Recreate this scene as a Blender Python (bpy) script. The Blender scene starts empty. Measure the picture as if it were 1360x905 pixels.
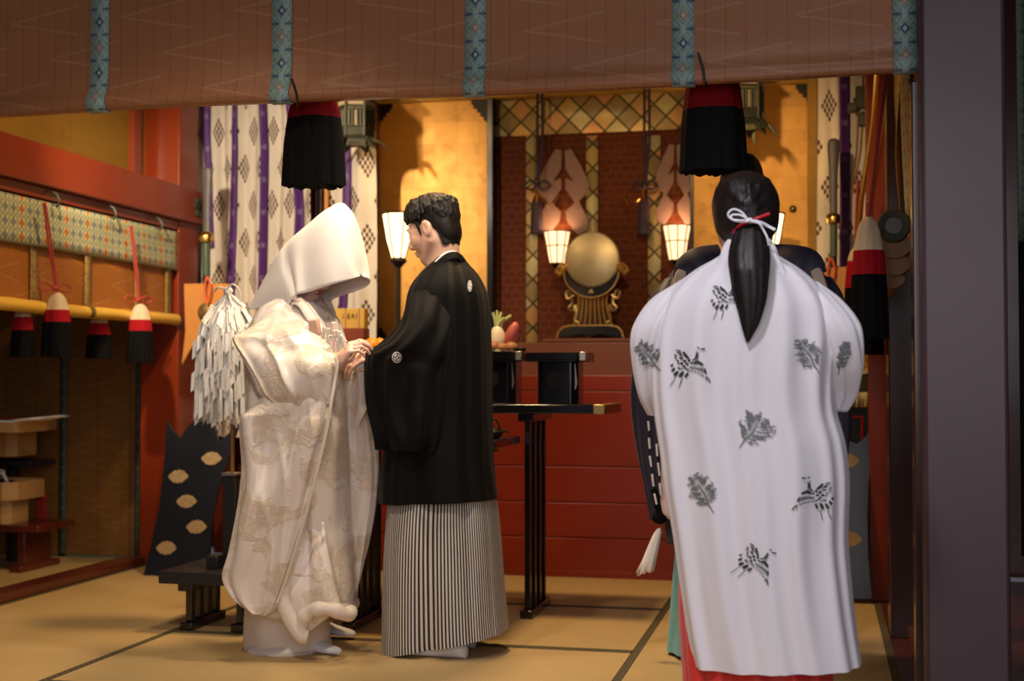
import bpy, bmesh, math, random
import numpy as np
from mathutils import Vector, Matrix, noise
from mathutils.bvhtree import BVHTree
R = math.radians
random.seed(7)
SC = bpy.context.scene
COL = SC.collection

# ------------------------------------------------------------------ camera geometry
F = 1786.0; CX, CY = 680.0, 452.5; EYE = 1.03
YAW = math.atan2(410, F); PIT = math.atan2(52.5, F)
_r = (math.cos(YAW), math.sin(YAW)); _f = (-math.sin(YAW), math.cos(YAW))

def ray(px, py):
    a = (px - CX) / F; b = -(py - CY) / F
    fw = math.cos(PIT) - b * math.sin(PIT); up = math.sin(PIT) + b * math.cos(PIT)
    return Vector((a * _r[0] + fw * _f[0], a * _r[1] + fw * _f[1], up))

def at(px, py, Y):
    d = ray(px, py); t = Y / d.y
    return Vector((d.x * t, Y, EYE + d.z * t))

def atx(px, py, X):
    d = ray(px, py); t = X / d.x
    return Vector((X, d.y * t, EYE + d.z * t))

def atz(px, py, Z):
    d = ray(px, py); t = (Z - EYE) / d.z
    return Vector((d.x * t, d.y * t, Z))

# ------------------------------------------------------------------ scene tags
def tag(o, label=None, cat=None, group=None, kind=None):
    if label: o['label'] = label
    if cat: o['category'] = cat
    if group: o['group'] = group
    if kind: o['kind'] = kind
    return o

def thing(name, label, cat, loc, group=None):
    o = bpy.data.objects.new(name, None); COL.objects.link(o)
    o.empty_display_size = 0.05
    o.location = loc
    return tag(o, label, cat, group)

def wloc(o):
    v = Vector((0, 0, 0))
    while o is not None:
        v += Vector(o.location); o = o.parent
    return v

def copy_tree(o, parent=None):
    c = o.copy(); COL.objects.link(c)
    if parent is not None:
        c.parent = parent
    for ch in [x for x in bpy.data.objects if x.parent == o]:
        copy_tree(ch, c)
    return c

# ------------------------------------------------------------------ mesh builder
class MB:
    def __init__(self):
        self.v = []; self.f = []; self.m = []; self.uv = []
        self.hasuv = False

    def add(self, vs, fs, mi=0, uvs=None):
        b = len(self.v)
        self.v += [tuple(p) for p in vs]
        for k, f in enumerate(fs):
            self.f.append([b + i for i in f]); self.m.append(mi)
            if uvs is not None:
                self.hasuv = True
                self.uv.append([tuple(uvs[i]) for i in f])
            else:
                self.uv.append([(0, 0)] * len(f))
        return self

    def box(self, lo, hi, mi=0, M=None):
        x0, y0, z0 = lo; x1, y1, z1 = hi
        vs = [Vector(p) for p in ((x0,y0,z0),(x1,y0,z0),(x1,y1,z0),(x0,y1,z0),(x0,y0,z1),(x1,y0,z1),(x1,y1,z1),(x0,y1,z1))]
        if M is not None: vs = [M @ p for p in vs]
        return self.add(vs, [(0,3,2,1),(4,5,6,7),(0,1,5,4),(1,2,6,5),(2,3,7,6),(3,0,4,7)], mi)

    def cbox(self, c, s, mi=0, M=None):
        return self.box([c[i]-s[i]/2 for i in range(3)], [c[i]+s[i]/2 for i in range(3)], mi, M)

    def grid(self, P, cu=False, cv=False, mi=0, uv=None):
        """P[i][j]: rows i, columns j"""
        nu, nv = len(P), len(P[0])
        vs = [p for row in P for p in row]
        fs = []; uvs = None
        for i in range(nu if cu else nu-1):
            for j in range(nv if cv else nv-1):
                i2 = (i+1) % nu; j2 = (j+1) % nv
                fs.append((i*nv+j, i*nv+j2, i2*nv+j2, i2*nv+j))
        if uv is None:
            return self.add(vs, fs, mi)
        b = len(self.v)
        self.v += [tuple(p) for p in vs]; self.hasuv = True
        k = 0
        for i in range(nu if cu else nu-1):
            for j in range(nv if cv else nv-1):
                self.f.append([b+q for q in fs[k]]); self.m.append(mi)
                u = [uv[i][j], uv[i][(j+1) % len(uv[i])], uv[(i+1) % len(uv)][(j+1) % len(uv[i])], uv[(i+1) % len(uv)][j]]
                self.uv.append([tuple(q) for q in u]); k += 1
        return self

    def tube(self, pts, r, n=8, caps=True, mi=0, closed=False, flat=1.0):
        pts = [Vector(p) for p in pts]
        N = len(pts)
        rr = list(r) if isinstance(r, (list, tuple)) else [r] * N
        rings = []; up = None
        for i in range(N):
            if closed:
                t = pts[(i+1) % N] - pts[i-1]
            else:
                t = pts[min(i+1, N-1)] - pts[max(i-1, 0)]
            if t.length < 1e-9: t = Vector((0, 0, 1))
            t.normalize()
            if up is None:
                a = Vector((0, 0, 1)) if abs(t.z) < .9 else Vector((1, 0, 0))
                up = (a - t * a.dot(t)).normalized()
            else:
                up = (up - t * up.dot(t))
                up = up.normalized() if up.length > 1e-6 else t.orthogonal().normalized()
            s = t.cross(up)
            rings.append([pts[i] + (up * math.cos(2*math.pi*k/n) * flat + s * math.sin(2*math.pi*k/n)) * rr[i] for k in range(n)])
        self.grid(rings, cu=closed, cv=True, mi=mi)
        if caps and not closed:
            b = len(self.v) - N*n
            self.f.append([b+k for k in range(n)][::-1]); self.m.append(mi); self.uv.append([(0,0)]*n)
            self.f.append([b+(N-1)*n+k for k in range(n)]); self.m.append(mi); self.uv.append([(0,0)]*n)
        return self

    def lathe(self, prof, c, n=24, M=None, mi=0, a0=0.0, caps=True):
        c = Vector(c); rings = []
        for r, z in prof:
            ring = []
            for k in range(n):
                a = a0 + 2*math.pi*k/n
                p = Vector((r*math.cos(a), r*math.sin(a), z))
                if M is not None: p = M @ p
                ring.append(c + p)
            rings.append(ring)
        self.grid(rings, cv=True, mi=mi)
        if caps:
            b = len(self.v) - len(prof)*n
            for base, rev in ((b, True), (b+(len(prof)-1)*n, False)):
                ids = [base+k for k in range(n)]
                self.f.append(ids[::-1] if rev else ids); self.m.append(mi); self.uv.append([(0,0)]*n)
        return self

    def prism(self, poly, o, ex, ey, ed, mi=0):
        """2D polygon poly in the frame (o; ex, ey), extruded by the vector ed"""
        o, ex, ey, ed = Vector(o), Vector(ex), Vector(ey), Vector(ed)
        n = len(poly)
        a = [o + ex*p[0] + ey*p[1] for p in poly]
        vs = a + [p + ed for p in a]
        fs = [list(range(n))[::-1], list(range(n, 2*n))] + [(i, (i+1) % n, n+(i+1) % n, n+i) for i in range(n)]
        return self.add(vs, fs, mi)

    def ell(self, c, r, nu=12, nv=20, M=None, mi=0):
        prof = [(max(1e-4, math.sin(math.pi*i/nu)), -math.cos(math.pi*i/nu)) for i in range(nu+1)]
        D = Matrix.Diagonal((r[0], r[1], r[2]))
        if M is not None: D = M.to_3x3() @ D
        return self.lathe(prof, c, nv, D, mi)

    def build(self, name, mat, parent=None, smooth=True, ang=40, bevel=0, seg=2, solid=0, sub=0, origin=None, recalc=True, off=0.0):
        off0 = wloc(parent) if parent is not None else Vector((0, 0, 0))
        if parent is None:
            if origin is None:
                A = np.array(self.v); lo = A.min(0); hi = A.max(0)
                origin = Vector(((lo[0]+hi[0])/2, (lo[1]+hi[1])/2, lo[2]))
            off0 = Vector(origin)
        me = bpy.data.meshes.new(name)
        me.from_pydata([(p[0]-off0.x, p[1]-off0.y, p[2]-off0.z) for p in self.v], [], self.f)
        mats = mat if isinstance(mat, (list, tuple)) else [mat]
        for m in mats: me.materials.append(m)
        me.polygons.foreach_set('material_index', self.m)
        if self.hasuv:
            L = me.uv_layers.new(name='UVMap')
            flat = [c for fu in self.uv for q in fu for c in q]
            L.data.foreach_set('uv', flat)
        if recalc:
            bm = bmesh.new(); bm.from_mesh(me)
            bmesh.ops.recalc_face_normals(bm, faces=bm.faces[:])
            bm.to_mesh(me); bm.free()
        if smooth:
            me.polygons.foreach_set('use_smooth', [True]*len(me.polygons))
            if ang < 180: me.set_sharp_from_angle(angle=R(ang))
        me.update()
        o = bpy.data.objects.new(name, me); COL.objects.link(o)
        if parent is not None: o.parent = parent
        else: o.location = off0
        if solid:
            md = o.modifiers.new('thick', 'SOLIDIFY'); md.thickness = solid; md.offset = off
        if bevel:
            md = o.modifiers.new('bevel', 'BEVEL'); md.width = bevel; md.segments = seg; md.limit_method = 'ANGLE'; md.angle_limit = R(35)
        if sub:
            md = o.modifiers.new('sub', 'SUBSURF'); md.levels = sub; md.render_levels = sub
        return o

def spline(pts, n=8, closed=False):
    """Catmull-Rom through points (any dimension)"""
    P = [np.array(p, float) for p in pts]; N = len(P); out = []
    rng = range(N if closed else N-1)
    for i in rng:
        if closed:
            p0, p1, p2, p3 = P[i-1], P[i], P[(i+1) % N], P[(i+2) % N]
        else:
            p1, p2 = P[i], P[i+1]
            p0 = P[i-1] if i > 0 else 2*p1-p2
            p3 = P[i+2] if i+2 < N else 2*p2-p1
        for k in range(n):
            t = k/n
            out.append(.5*((2*p1)+(-p0+p2)*t+(2*p0-5*p1+4*p2-p3)*t*t+(-p0+3*p1-3*p2+p3)*t**3))
    if not closed: out.append(P[-1])
    return out

def interp(tab, x):
    """piecewise-linear table [(x, a, b, ..)] -> tuple"""
    if x <= tab[0][0]: return tab[0][1:]
    for i in range(len(tab)-1):
        if x <= tab[i+1][0]:
            t = (x-tab[i][0])/(tab[i+1][0]-tab[i][0])
            return tuple(a+(b-a)*t for a, b in zip(tab[i][1:], tab[i+1][1:]))
    return tab[-1][1:]

def smooth_tab(tab, n=6):
    return [tuple(p) for p in spline(tab, n)]

# ------------------------------------------------------------------ signed-distance bodies (one continuous surface)
class Body:
    def __init__(self): self.p = []
    def cap(self, a, b, ra, rb=None, k=.012, op=1):
        self.p.append(('c', np.array(a, float), np.array(b, float), ra, ra if rb is None else rb, k, op)); return self
    def ell(self, c, r, Rm=None, k=.012, op=1):
        Rm = np.eye(3) if Rm is None else np.array(Rm.to_3x3())
        self.p.append(('e', np.array(c, float), np.array(r, float), Rm, 0, k, op)); return self
    def mesh(self, h):
        lo = np.full(3, 1e9); hi = np.full(3, -1e9)
        for p in self.p:
            if p[0] == 'c':
                m = max(p[3], p[4]); lo = np.minimum(lo, np.minimum(p[1], p[2])-m); hi = np.maximum(hi, np.maximum(p[1], p[2])+m)
            else:
                m = p[2].max(); lo = np.minimum(lo, p[1]-m); hi = np.maximum(hi, p[1]+m)
        lo -= 4*h; hi += 4*h
        n = np.ceil((hi-lo)/h).astype(int)+1
        D = np.full(n, .2, np.float32)
        ax = [lo[i]+h*np.arange(n[i]) for i in range(3)]
        for p in self.p:
            k = p[5]
            if p[0] == 'c':
                m = max(p[3], p[4])+k+3*h; a0 = np.minimum(p[1], p[2])-m; a1 = np.maximum(p[1], p[2])+m
            else:
                m = p[2].max()+k+3*h; a0 = p[1]-m; a1 = p[1]+m
            i0 = np.clip(((a0-lo)/h).astype(int), 0, n); i1 = np.clip(((a1-lo)/h).astype(int)+2, 0, n)
            X, Y, Z = np.meshgrid(*[ax[i][i0[i]:i1[i]] for i in range(3)], indexing='ij', sparse=False)
            if p[0] == 'c':
                ab = p[2]-p[1]; L2 = max(1e-12, ab@ab)
                t = np.clip(((X-p[1][0])*ab[0]+(Y-p[1][1])*ab[1]+(Z-p[1][2])*ab[2])/L2, 0, 1)
                d = np.sqrt((X-p[1][0]-t*ab[0])**2+(Y-p[1][1]-t*ab[1])**2+(Z-p[1][2]-t*ab[2])**2)-(p[3]+(p[4]-p[3])*t)
            else:
                q = np.stack([X-p[1][0], Y-p[1][1], Z-p[1][2]], -1)@p[3]
                r = p[2]
                k0 = np.sqrt(((q/r)**2).sum(-1)); k1 = np.sqrt(((q/(r*r))**2).sum(-1))
                d = k0*(k0-1)/np.maximum(k1, 1e-6)
            S = D[i0[0]:i1[0], i0[1]:i1[1], i0[2]:i1[2]]
            d = d.astype(np.float32)
            if p[6] == 1:
                hh = np.clip(k-np.abs(S-d), 0, None)/k
                S[...] = np.minimum(S, d)-hh*hh*k*.25
            else:
                hh = np.clip(k-np.abs(S+d), 0, None)/k
                S[...] = np.maximum(S, -d)+hh*hh*k*.25
        return surface_nets(D, lo, h)

def surface_nets(D, lo, h):
    ins = D < 0
    n = np.array(D.shape)
    cnt = np.zeros(n-1, np.int8)
    for dx in (0, 1):
        for dy in (0, 1):
            for dz in (0, 1):
                cnt += ins[dx:n[0]-1+dx, dy:n[1]-1+dy, dz:n[2]-1+dz]
    act = (cnt > 0) & (cnt < 8)
    idx = -np.ones(n-1, np.int64)
    cells = np.argwhere(act); idx[act] = np.arange(len(cells))
    pos = np.zeros((len(cells), 3)); w = np.zeros(len(cells))
    c = [(a, b, d) for a in (0, 1) for b in (0, 1) for d in (0, 1)]
    for i in range(8):
        for j in range(i+1, 8):
            if sum(abs(c[i][q]-c[j][q]) for q in range(3)) != 1: continue
            ci = cells+np.array(c[i]); cj = cells+np.array(c[j])
            vi = D[ci[:,0], ci[:,1], ci[:,2]]; vj = D[cj[:,0], cj[:,1], cj[:,2]]
            x = (vi < 0) != (vj < 0)
            t = np.where(x, vi/np.where(x, vi-vj, 1), 0)
            p = ci+(cj-ci)*t[:, None]
            pos[x] += p[x]; w[x] += 1
    pos = pos/w[:, None]*h+lo
    faces = []
    for a in range(3):
        b, d = (a+1) % 3, (a+2) % 3
        sl0 = [slice(None)]*3; sl1 = [slice(None)]*3
        sl0[a] = slice(0, n[a]-1); sl1[a] = slice(1, n[a])
        ch = ins[tuple(sl0)] != ins[tuple(sl1)]
        e = np.argwhere(ch)
        e = e[(e[:, b] > 0) & (e[:, d] > 0) & (e[:, b] < n[b]-1) & (e[:, d] < n[d]-1)]
        flip = ins[e[:,0], e[:,1], e[:,2]]
        q = []
        for ob, od in ((-1,-1),(0,-1),(0,0),(-1,0)):
            f = e.copy(); f[:, b] += ob; f[:, d] += od
            q.append(idx[f[:,0], f[:,1], f[:,2]])
        q = np.stack(q, 1)
        q[~flip] = q[~flip][:, ::-1]
        faces.append(q)
    return pos, np.concatenate(faces)

def smooth_mesh(V, Fq, it=2, lam=.5):
    V = V.copy(); n = len(V)
    e = np.concatenate([Fq[:, [0,1]], Fq[:, [1,2]], Fq[:, [2,3]], Fq[:, [3,0]]])
    for _ in range(it):
        acc = np.zeros_like(V); cnt = np.zeros(n)
        for a, b in ((0,1),(1,0)):
            np.add.at(acc, e[:, a], V[e[:, b]]); np.add.at(cnt, e[:, a], 1)
        V += lam*(acc/np.maximum(cnt, 1)[:, None]-V)
    return V

def sdf_obj(body, h, name, mat, parent, it=2):
    V, Fq = body.mesh(h)
    V = smooth_mesh(V, Fq, it)
    mb = MB(); mb.v = [tuple(p) for p in V]; mb.f = [list(map(int, f)) for f in Fq]
    mb.m = [0]*len(mb.f); mb.uv = [[(0,0)]*4]*len(mb.f)
    return mb.build(name, mat, parent, ang=180, recalc=False)

# ------------------------------------------------------------------ shader helpers
class S:
    """a shader socket with arithmetic"""
    nt = None
    def __init__(self, s): self.s = s
    @staticmethod
    def m(op, *a):
        n = S.nt.nodes.new('ShaderNodeMath'); n.operation = op
        for i, x in enumerate(a):
            if isinstance(x, S): S.nt.links.new(x.s, n.inputs[i])
            else: n.inputs[i].default_value = x
        return S(n.outputs[0])
    def __add__(a, b): return S.m('ADD', a, b)
    __radd__ = __add__
    def __sub__(a, b): return S.m('SUBTRACT', a, b)
    def __rsub__(a, b): return S.m('SUBTRACT', b, a)
    def __mul__(a, b): return S.m('MULTIPLY', a, b)
    __rmul__ = __mul__
    def __truediv__(a, b): return S.m('DIVIDE', a, b)
    def __lt__(a, b): return S.m('LESS_THAN', a, b)
    def __gt__(a, b): return S.m('GREATER_THAN', a, b)
    def abs(a): return S.m('ABSOLUTE', a)
    def frac(a): return S.m('FRACT', a)
    def floor(a): return S.m('FLOOR', a)
    def sin(a): return S.m('SINE', a)
    def mod(a, b): return S.m('FLOORED_MODULO', a, b)
    def min(a, b): return S.m('MINIMUM', a, b)
    def max(a, b): return S.m('MAXIMUM', a, b)
    def sqrt(a): return S.m('SQRT', a)

def smooth_lt(x, edge, w):
    """1 where x < edge, soft over w"""
    n = S.nt.nodes.new('ShaderNodeMapRange'); n.interpolation_type = 'SMOOTHSTEP'
    S.nt.links.new(x.s, n.inputs[0])
    n.inputs[1].default_value = edge-w; n.inputs[2].default_value = edge+w
    n.inputs[3].default_value = 1; n.inputs[4].default_value = 0
    return S(n.outputs[0])

def mixc(f, a, b):
    n = S.nt.nodes.new('ShaderNodeMix'); n.data_type = 'RGBA'
    ins = [n.inputs[0], n.inputs[6], n.inputs[7]]
    for i, x in zip(ins, (f, a, b)):
        if isinstance(x, S): S.nt.links.new(x.s, i)
        elif isinstance(x, (int, float)): i.default_value = x
        else: i.default_value = (x[0], x[1], x[2], 1)
    return S(n.outputs[2])

def coord(kind='Object'):
    n = S.nt.nodes.new('ShaderNodeTexCoord'); s = S.nt.nodes.new('ShaderNodeSeparateXYZ')
    S.nt.links.new(n.outputs[kind], s.inputs[0])
    return S(s.outputs[0]), S(s.outputs[1]), S(s.outputs[2]), S(n.outputs[kind])

def noise_tex(vec, scale, detail=3, rough=.5, stretch=None, distort=0):
    n = S.nt.nodes.new('ShaderNodeTexNoise')
    n.inputs['Scale'].default_value = scale; n.inputs['Detail'].default_value = detail; n.inputs['Roughness'].default_value = rough
    n.inputs['Distortion'].default_value = distort
    if stretch:
        mp = S.nt.nodes.new('ShaderNodeMapping'); mp.inputs['Scale'].default_value = stretch
        S.nt.links.new(vec.s, mp.inputs[0]); S.nt.links.new(mp.outputs[0], n.inputs['Vector'])
    else:
        S.nt.links.new(vec.s, n.inputs['Vector'])
    return S(n.outputs[0])

def voro(vec, scale, feature='F1', stretch=None):
    n = S.nt.nodes.new('ShaderNodeTexVoronoi'); n.feature = feature; n.inputs['Scale'].default_value = scale
    if stretch:
        mp = S.nt.nodes.new('ShaderNodeMapping'); mp.inputs['Scale'].default_value = stretch
        S.nt.links.new(vec.s, mp.inputs[0]); S.nt.links.new(mp.outputs[0], n.inputs['Vector'])
    else:
        S.nt.links.new(vec.s, n.inputs['Vector'])
    return S(n.outputs['Distance']), S(n.outputs['Color'])

def lin(c):
    return tuple(((v/255.0)/12.92 if v <= 10.3 else (((v/255.0)+.055)/1.055)**2.4) for v in c)

def mat(name, col=(.5,.5,.5), rough=.5, metal=0.0, fn=None, spec=.5, sheen=0, coat=0, emit=None, estr=0, sss=0, transm=0):
    """fn(bsdf) may return dict(color=S, rough=S, metal=S, bump=(S, strength, dist), alpha=S)"""
    m = bpy.data.materials.new(name); m.use_nodes = True
    nt = m.node_tree; S.nt = nt
    b = nt.nodes['Principled BSDF']
    b.inputs['Base Color'].default_value = (*col, 1); b.inputs['Roughness'].default_value = rough; b.inputs['Metallic'].default_value = metal
    b.inputs['Specular IOR Level'].default_value = spec
    if sheen: b.inputs['Sheen Weight'].default_value = sheen
    if coat: b.inputs['Coat Weight'].default_value = coat; b.inputs['Coat Roughness'].default_value = .12
    if sss:
        b.inputs['Subsurface Weight'].default_value = sss; b.inputs['Subsurface Radius'].default_value = (.02, .007, .004); b.inputs['Subsurface Scale'].default_value = .3
    if transm: b.inputs['Transmission Weight'].default_value = transm
    if emit: b.inputs['Emission Color'].default_value = (*emit, 1); b.inputs['Emission Strength'].default_value = estr
    if fn:
        d = fn() or {}
        for k, i in (('color', 'Base Color'), ('rough', 'Roughness'), ('metal', 'Metallic'), ('alpha', 'Alpha'), ('emit', 'Emission Color')):
            if k in d: nt.links.new(d[k].s, b.inputs[i])
        if 'bump' in d:
            n = nt.nodes.new('ShaderNodeBump'); n.inputs['Strength'].default_value = d['bump'][1]; n.inputs['Distance'].default_value = d['bump'][2]
            nt.links.new(d['bump'][0].s, n.inputs['Height']); nt.links.new(n.outputs[0], b.inputs['Normal'])
    return m

def mottled(c1, c2, scale=6, stretch=None, bump=.0, detail=4, rough=None):
    def fn():
        _, _, _, v = coord(); n = noise_tex(v, scale, detail, .6, stretch)
        d = dict(color=mixc(n, c1, c2))
        if bump: d['bump'] = (n, bump, .01)
        if rough: d['rough'] = rough[0]+(rough[1]-rough[0])*n
        return d
    return fn
def point(loc, power, col, size=.04):
    l = bpy.data.lights.new('lamp', 'POINT'); l.energy = power; l.color = col; l.shadow_soft_size = size
    o = bpy.data.objects.new('lamp_light', l); COL.objects.link(o); o.location = loc; return o
# ------------------------------------------------------------------ materials
def _tatami(ax):
    def fn():
        x, y, z, v = coord()
        a, b = (x, y) if ax == 'x' else (y, x)
        w = (b*1150.0).sin()                  # rush stalks
        rib = (a*420.0).sin()                 # warp ribs
        n = noise_tex(v, 3.0, 5, .6); n2 = noise_tex(v, 90.0, 2, .5, (1,.05,1) if ax == 'y' else (.05,1,1))
        c = mixc(n, (.50,.345,.150), (.62,.44,.205))
        c = mixc(n2*.5, c, (.40,.27,.11))
        c = mixc((rib*.5+.5)*.16, c, (.34,.22,.09))
        return dict(color=c, bump=(rib*.6+w*.4, .25, .002))
    return fn
M_TATAMI_X = mat('tatami_x', rough=.55, fn=_tatami('x'), spec=.35)
M_TATAMI_Y = mat('tatami_y', rough=.55, fn=_tatami('y'), spec=.35)
def _heri():
    x, y, z, v = coord()
    k = ((x*180.0).sin()*(y*180.0).sin()) > .1
    return dict(color=mixc(k, (.060,.048,.022), (.125,.098,.048)))
M_HERI = mat('tatami_border', rough=.8, fn=_heri)

def _lacq(c1, c2, r0, r1, sc=2.5, stretch=(1,1,1)):
    def fn():
        x, y, z, v = coord(); n = noise_tex(v, sc, 5, .6, stretch)
        n2 = noise_tex(v, 30, 2)
        return dict(color=mixc(n, c1, c2), rough=r0+(r1-r0)*n, bump=(n2, .03, .004))
    return fn
M_RED = mat('red_lacquer', rough=.3, fn=_lacq((.20,.022,.004), (.29,.042,.007), .22, .38), coat=.1)
M_REDSTEP = mat('red_step_lacquer', rough=.28, fn=_lacq((.20,.016,.003), (.29,.028,.004), .26, .42, 1.5), coat=0)
M_BROWNRED = mat('dark_red_lacquer', rough=.3, fn=_lacq((.075,.012,.006), (.13,.022,.010), .2, .38), coat=.25)
M_LEDGE = mat('brown_ledge', rough=.4, fn=_lacq((.16,.045,.020), (.21,.065,.030), .3, .5, 3, (.3,1,4)))
M_PILLAR = mat('aubergine_lacquer', rough=.4, fn=_lacq((.058,.032,.040), (.074,.042,.048), .34, .5, 1.6))
M_DARKPOST = mat('dark_glossy_post', rough=.2, fn=_lacq((.030,.011,.009), (.05,.018,.013), .16, .26), coat=.15)
M_BLACK = mat('black_lacquer', (.006,.006,.008), rough=.16, coat=.4, fn=_lacq((.004,.004,.006), (.009,.009,.011), .12, .24))
M_BLACKMATTE = mat('black_wood', rough=.42, fn=_lacq((.008,.008,.010), (.018,.017,.018), .35, .5, 6, (1,1,.3)))
M_CEIL = mat('ceiling_dark', rough=.6, fn=_lacq((.10,.03,.012), (.16,.05,.02), .5, .7))
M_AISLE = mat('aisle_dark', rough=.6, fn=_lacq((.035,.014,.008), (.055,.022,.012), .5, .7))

def _gold(c1, c2, rough, leaf=.11, gap=.16):
    def fn():
        x, y, z, v = coord()
        n = noise_tex(v, 2.2, 6, .65); n2 = noise_tex(v, 14, 4, .6)
        # square gold leaves, laid edge to edge along the panel
        a = (x+y)*(1/leaf); b = z*(1/leaf)
        e = ((a.frac()-.5).abs()).max((b.frac()-.5).abs())
        seam = (e > .485)
        cell = S.nt.nodes.new('ShaderNodeTexWhiteNoise'); cell.noise_dimensions = '2D'
        cb = S.nt.nodes.new('ShaderNodeCombineXYZ')
        S.nt.links.new(a.floor().s, cb.inputs[0]); S.nt.links.new(b.floor().s, cb.inputs[1]); S.nt.links.new(cb.outputs[0], cell.inputs[0])
        cv = S(cell.outputs[0])
        c = mixc(n, c1, c2); c = mixc(cv*gap, c, (c1[0]*.5, c1[1]*.45, c1[2]*.4)); c = mixc(seam*.28, c, (c1[0]*.6, c1[1]*.5, c1[2]*.5))
        c = mixc((n2 > .62)*.22, c, (c1[0]*.55, c1[1]*.45, c1[2]*.3))
        return dict(color=c, rough=rough+.18*n2, bump=(n2, .05, .01))
    return fn
M_GOLDLEAF = mat('gold_leaf', rough=.5, metal=.45, fn=_gold((.50,.245,.038), (.72,.39,.085), .36, .13, .30))
M_GOLDWALL = mat('old_gold_wall', rough=.5, metal=.3, fn=_gold((.33,.185,.018), (.42,.24,.030), .45, .2))
M_GILT = mat('gilt_metal', (.80,.50,.14), rough=.28, metal=1, fn=mottled((.60,.36,.09), (.88,.58,.18), 25))
M_BRASS = mat('aged_brass', (.45,.33,.14), rough=.38, metal=.9, fn=mottled((.26,.18,.07), (.55,.40,.17), 30))
M_MIRROR = mat('bronze_mirror', (.6,.5,.3), rough=.42, metal=.7, fn=mottled((.30,.25,.13), (.74,.63,.38), 10, detail=6))
M_SILVER = mat('silvered_fitting', (.6,.56,.5), rough=.3, metal=.9, fn=mottled((.35,.31,.26), (.75,.70,.62), 40))
M_VERDI = mat('green_bronze', rough=.5, metal=.35, fn=mottled((.045,.05,.032), (.10,.11,.07), 20))
M_IRON = mat('dark_iron', (.02,.018,.016), rough=.45, metal=.6)
M_BLADE = mat('dull_blade', rough=.5, metal=.3, fn=mottled((.09,.085,.08), (.15,.14,.13), 12))
M_GREENSHAFT = mat('green_shaft', rough=.4, fn=mottled((.05,.085,.05), (.09,.14,.085), 12))
M_BAMBOO = mat('golden_roll', rough=.42, fn=mottled((.74,.42,.04), (.86,.56,.08), 14, (1,.15,1)))

def _blind(base1, base2, chev, alpha, zz=.11, per=.30, vline=.062, axis='x', cst=.42):
    def fn():
        x, y, z, v = coord()
        u = x if axis == 'x' else y
        slat = (z*1900.0).sin()
        n = noise_tex(v, 2.0, 4, .6, (.5,.5,4)); n2 = noise_tex(v, 6, 3, .6, (.25,.25,30))
        c = mixc(n, base1, base2); c = mixc(n2*.55, c, (base1[0]*.6, base1[1]*.55, base1[2]*.5))
        vl = ((u/vline).frac()-.5).abs() > .475
        c = mixc(vl*.45, c, (base1[0]*.4, base1[1]*.3, base1[2]*.3))
        # woven arrow-head marks
        row = (z/zz); ro = row.floor()
        uu = (u/per+ro*.37).frac(); vv = (row.frac()-.5)
        arm = (vv.abs()-uu*.62).abs()
        mark = smooth_lt(arm, .028, .02)*(uu < .62)
        c = mixc(mark*cst, c, chev)
        c = mixc((slat*.5+.5)*.18, c, (base1[0]*.5, base1[1]*.45, base1[2]*.4))
        d = dict(color=c, bump=(slat, .3, .002))
        if alpha < 1: d['alpha'] = 1.0-(slat > .55)*(1.0-alpha)
        return d
    return fn
M_BLIND = mat('reed_blind', rough=.36, fn=_blind((.37,.155,.068), (.47,.21,.10), (.64,.37,.22), .86, .13, .42, cst=.26))
M_BLIND_SIDE = mat('side_reed_blind', rough=.45, fn=_blind((.42,.145,.020), (.52,.19,.030), (.66,.34,.09), 1, .12, .34, .05, 'y'))
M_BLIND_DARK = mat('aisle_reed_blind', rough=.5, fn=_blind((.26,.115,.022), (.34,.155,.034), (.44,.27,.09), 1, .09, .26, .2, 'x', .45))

def _brocade(bg, c1, c2, c3, pz, w, axis='x'):
    """medallions up a strip: UV u across 0..1, v along in metres"""
    def fn():
        u, v, _, vec = coord('UV')
        a = (u-.5).abs()*2.0
        p = (v/pz); fr = (p.frac()-.5).abs()*2.0; odd = (p.floor().mod(2.0))
        dia = a+fr                       # 0 centre
        c = mixc(smooth_lt(((dia*13.0).sin()), 0.1, .5)*.6, bg, c1)
        petal = ((a*7.0).sin()*(fr*8.0).sin()) > .25
        c = mixc(petal*.55, c, c1)
        eye = smooth_lt(dia, .46, .05); core = smooth_lt(dia, .2, .04)
        c = mixc(eye, c, mixc(odd, c2, c3)); c = mixc(core, c, (.42,.46,.42))
        edge = smooth_lt((fr-.98).abs(), .09, .03)*(a > .25)
        c = mixc(edge*.8, c, c2)
        n = noise_tex(vec, 60, 2)
        c = mixc(n*.25, c, (.02,.05,.05))
        return dict(color=c)
    return fn
M_TEAL = mat('teal_brocade', rough=.55, sheen=.2, fn=_brocade((.17,.29,.26), (.36,.48,.44), (.030,.075,.16), (.32,.22,.13), .088, .08))
M_GREENSTRIP = mat('green_brocade', rough=.6, fn=_brocade((.045,.07,.045), (.085,.12,.075), (.02,.04,.045), (.05,.06,.04), .08, .08))
M_GOLDSTRIP = mat('gold_brocade_strip', rough=.4, metal=.3, fn=_brocade((.36,.22,.045), (.60,.42,.11), (.16,.10,.03), (.5,.36,.12), .05, .08))
def _valance():
    u, v, _, vec = coord('UV')
    p = u/.062; q = v/.062
    a = (p.frac()-.5).abs(); b = (q.frac()-.5).abs()
    ring = (((a-.25)*(a-.25)+(b-.25)*(b-.25)).sqrt()*22.0).sin()
    dia = a+b*.8
    sel = (p.floor()).mod(3.0)
    cc = mixc(sel > 1.5, (.20,.24,.24), mixc(sel > .5, (.40,.40,.22), (.55,.17,.03)))
    c = mixc(smooth_lt(ring, 0.0, .3), (.62,.58,.32), (.33,.37,.22))
    c = mixc(smooth_lt(dia, .33, .04), c, cc)
    return dict(color=c)
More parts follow.
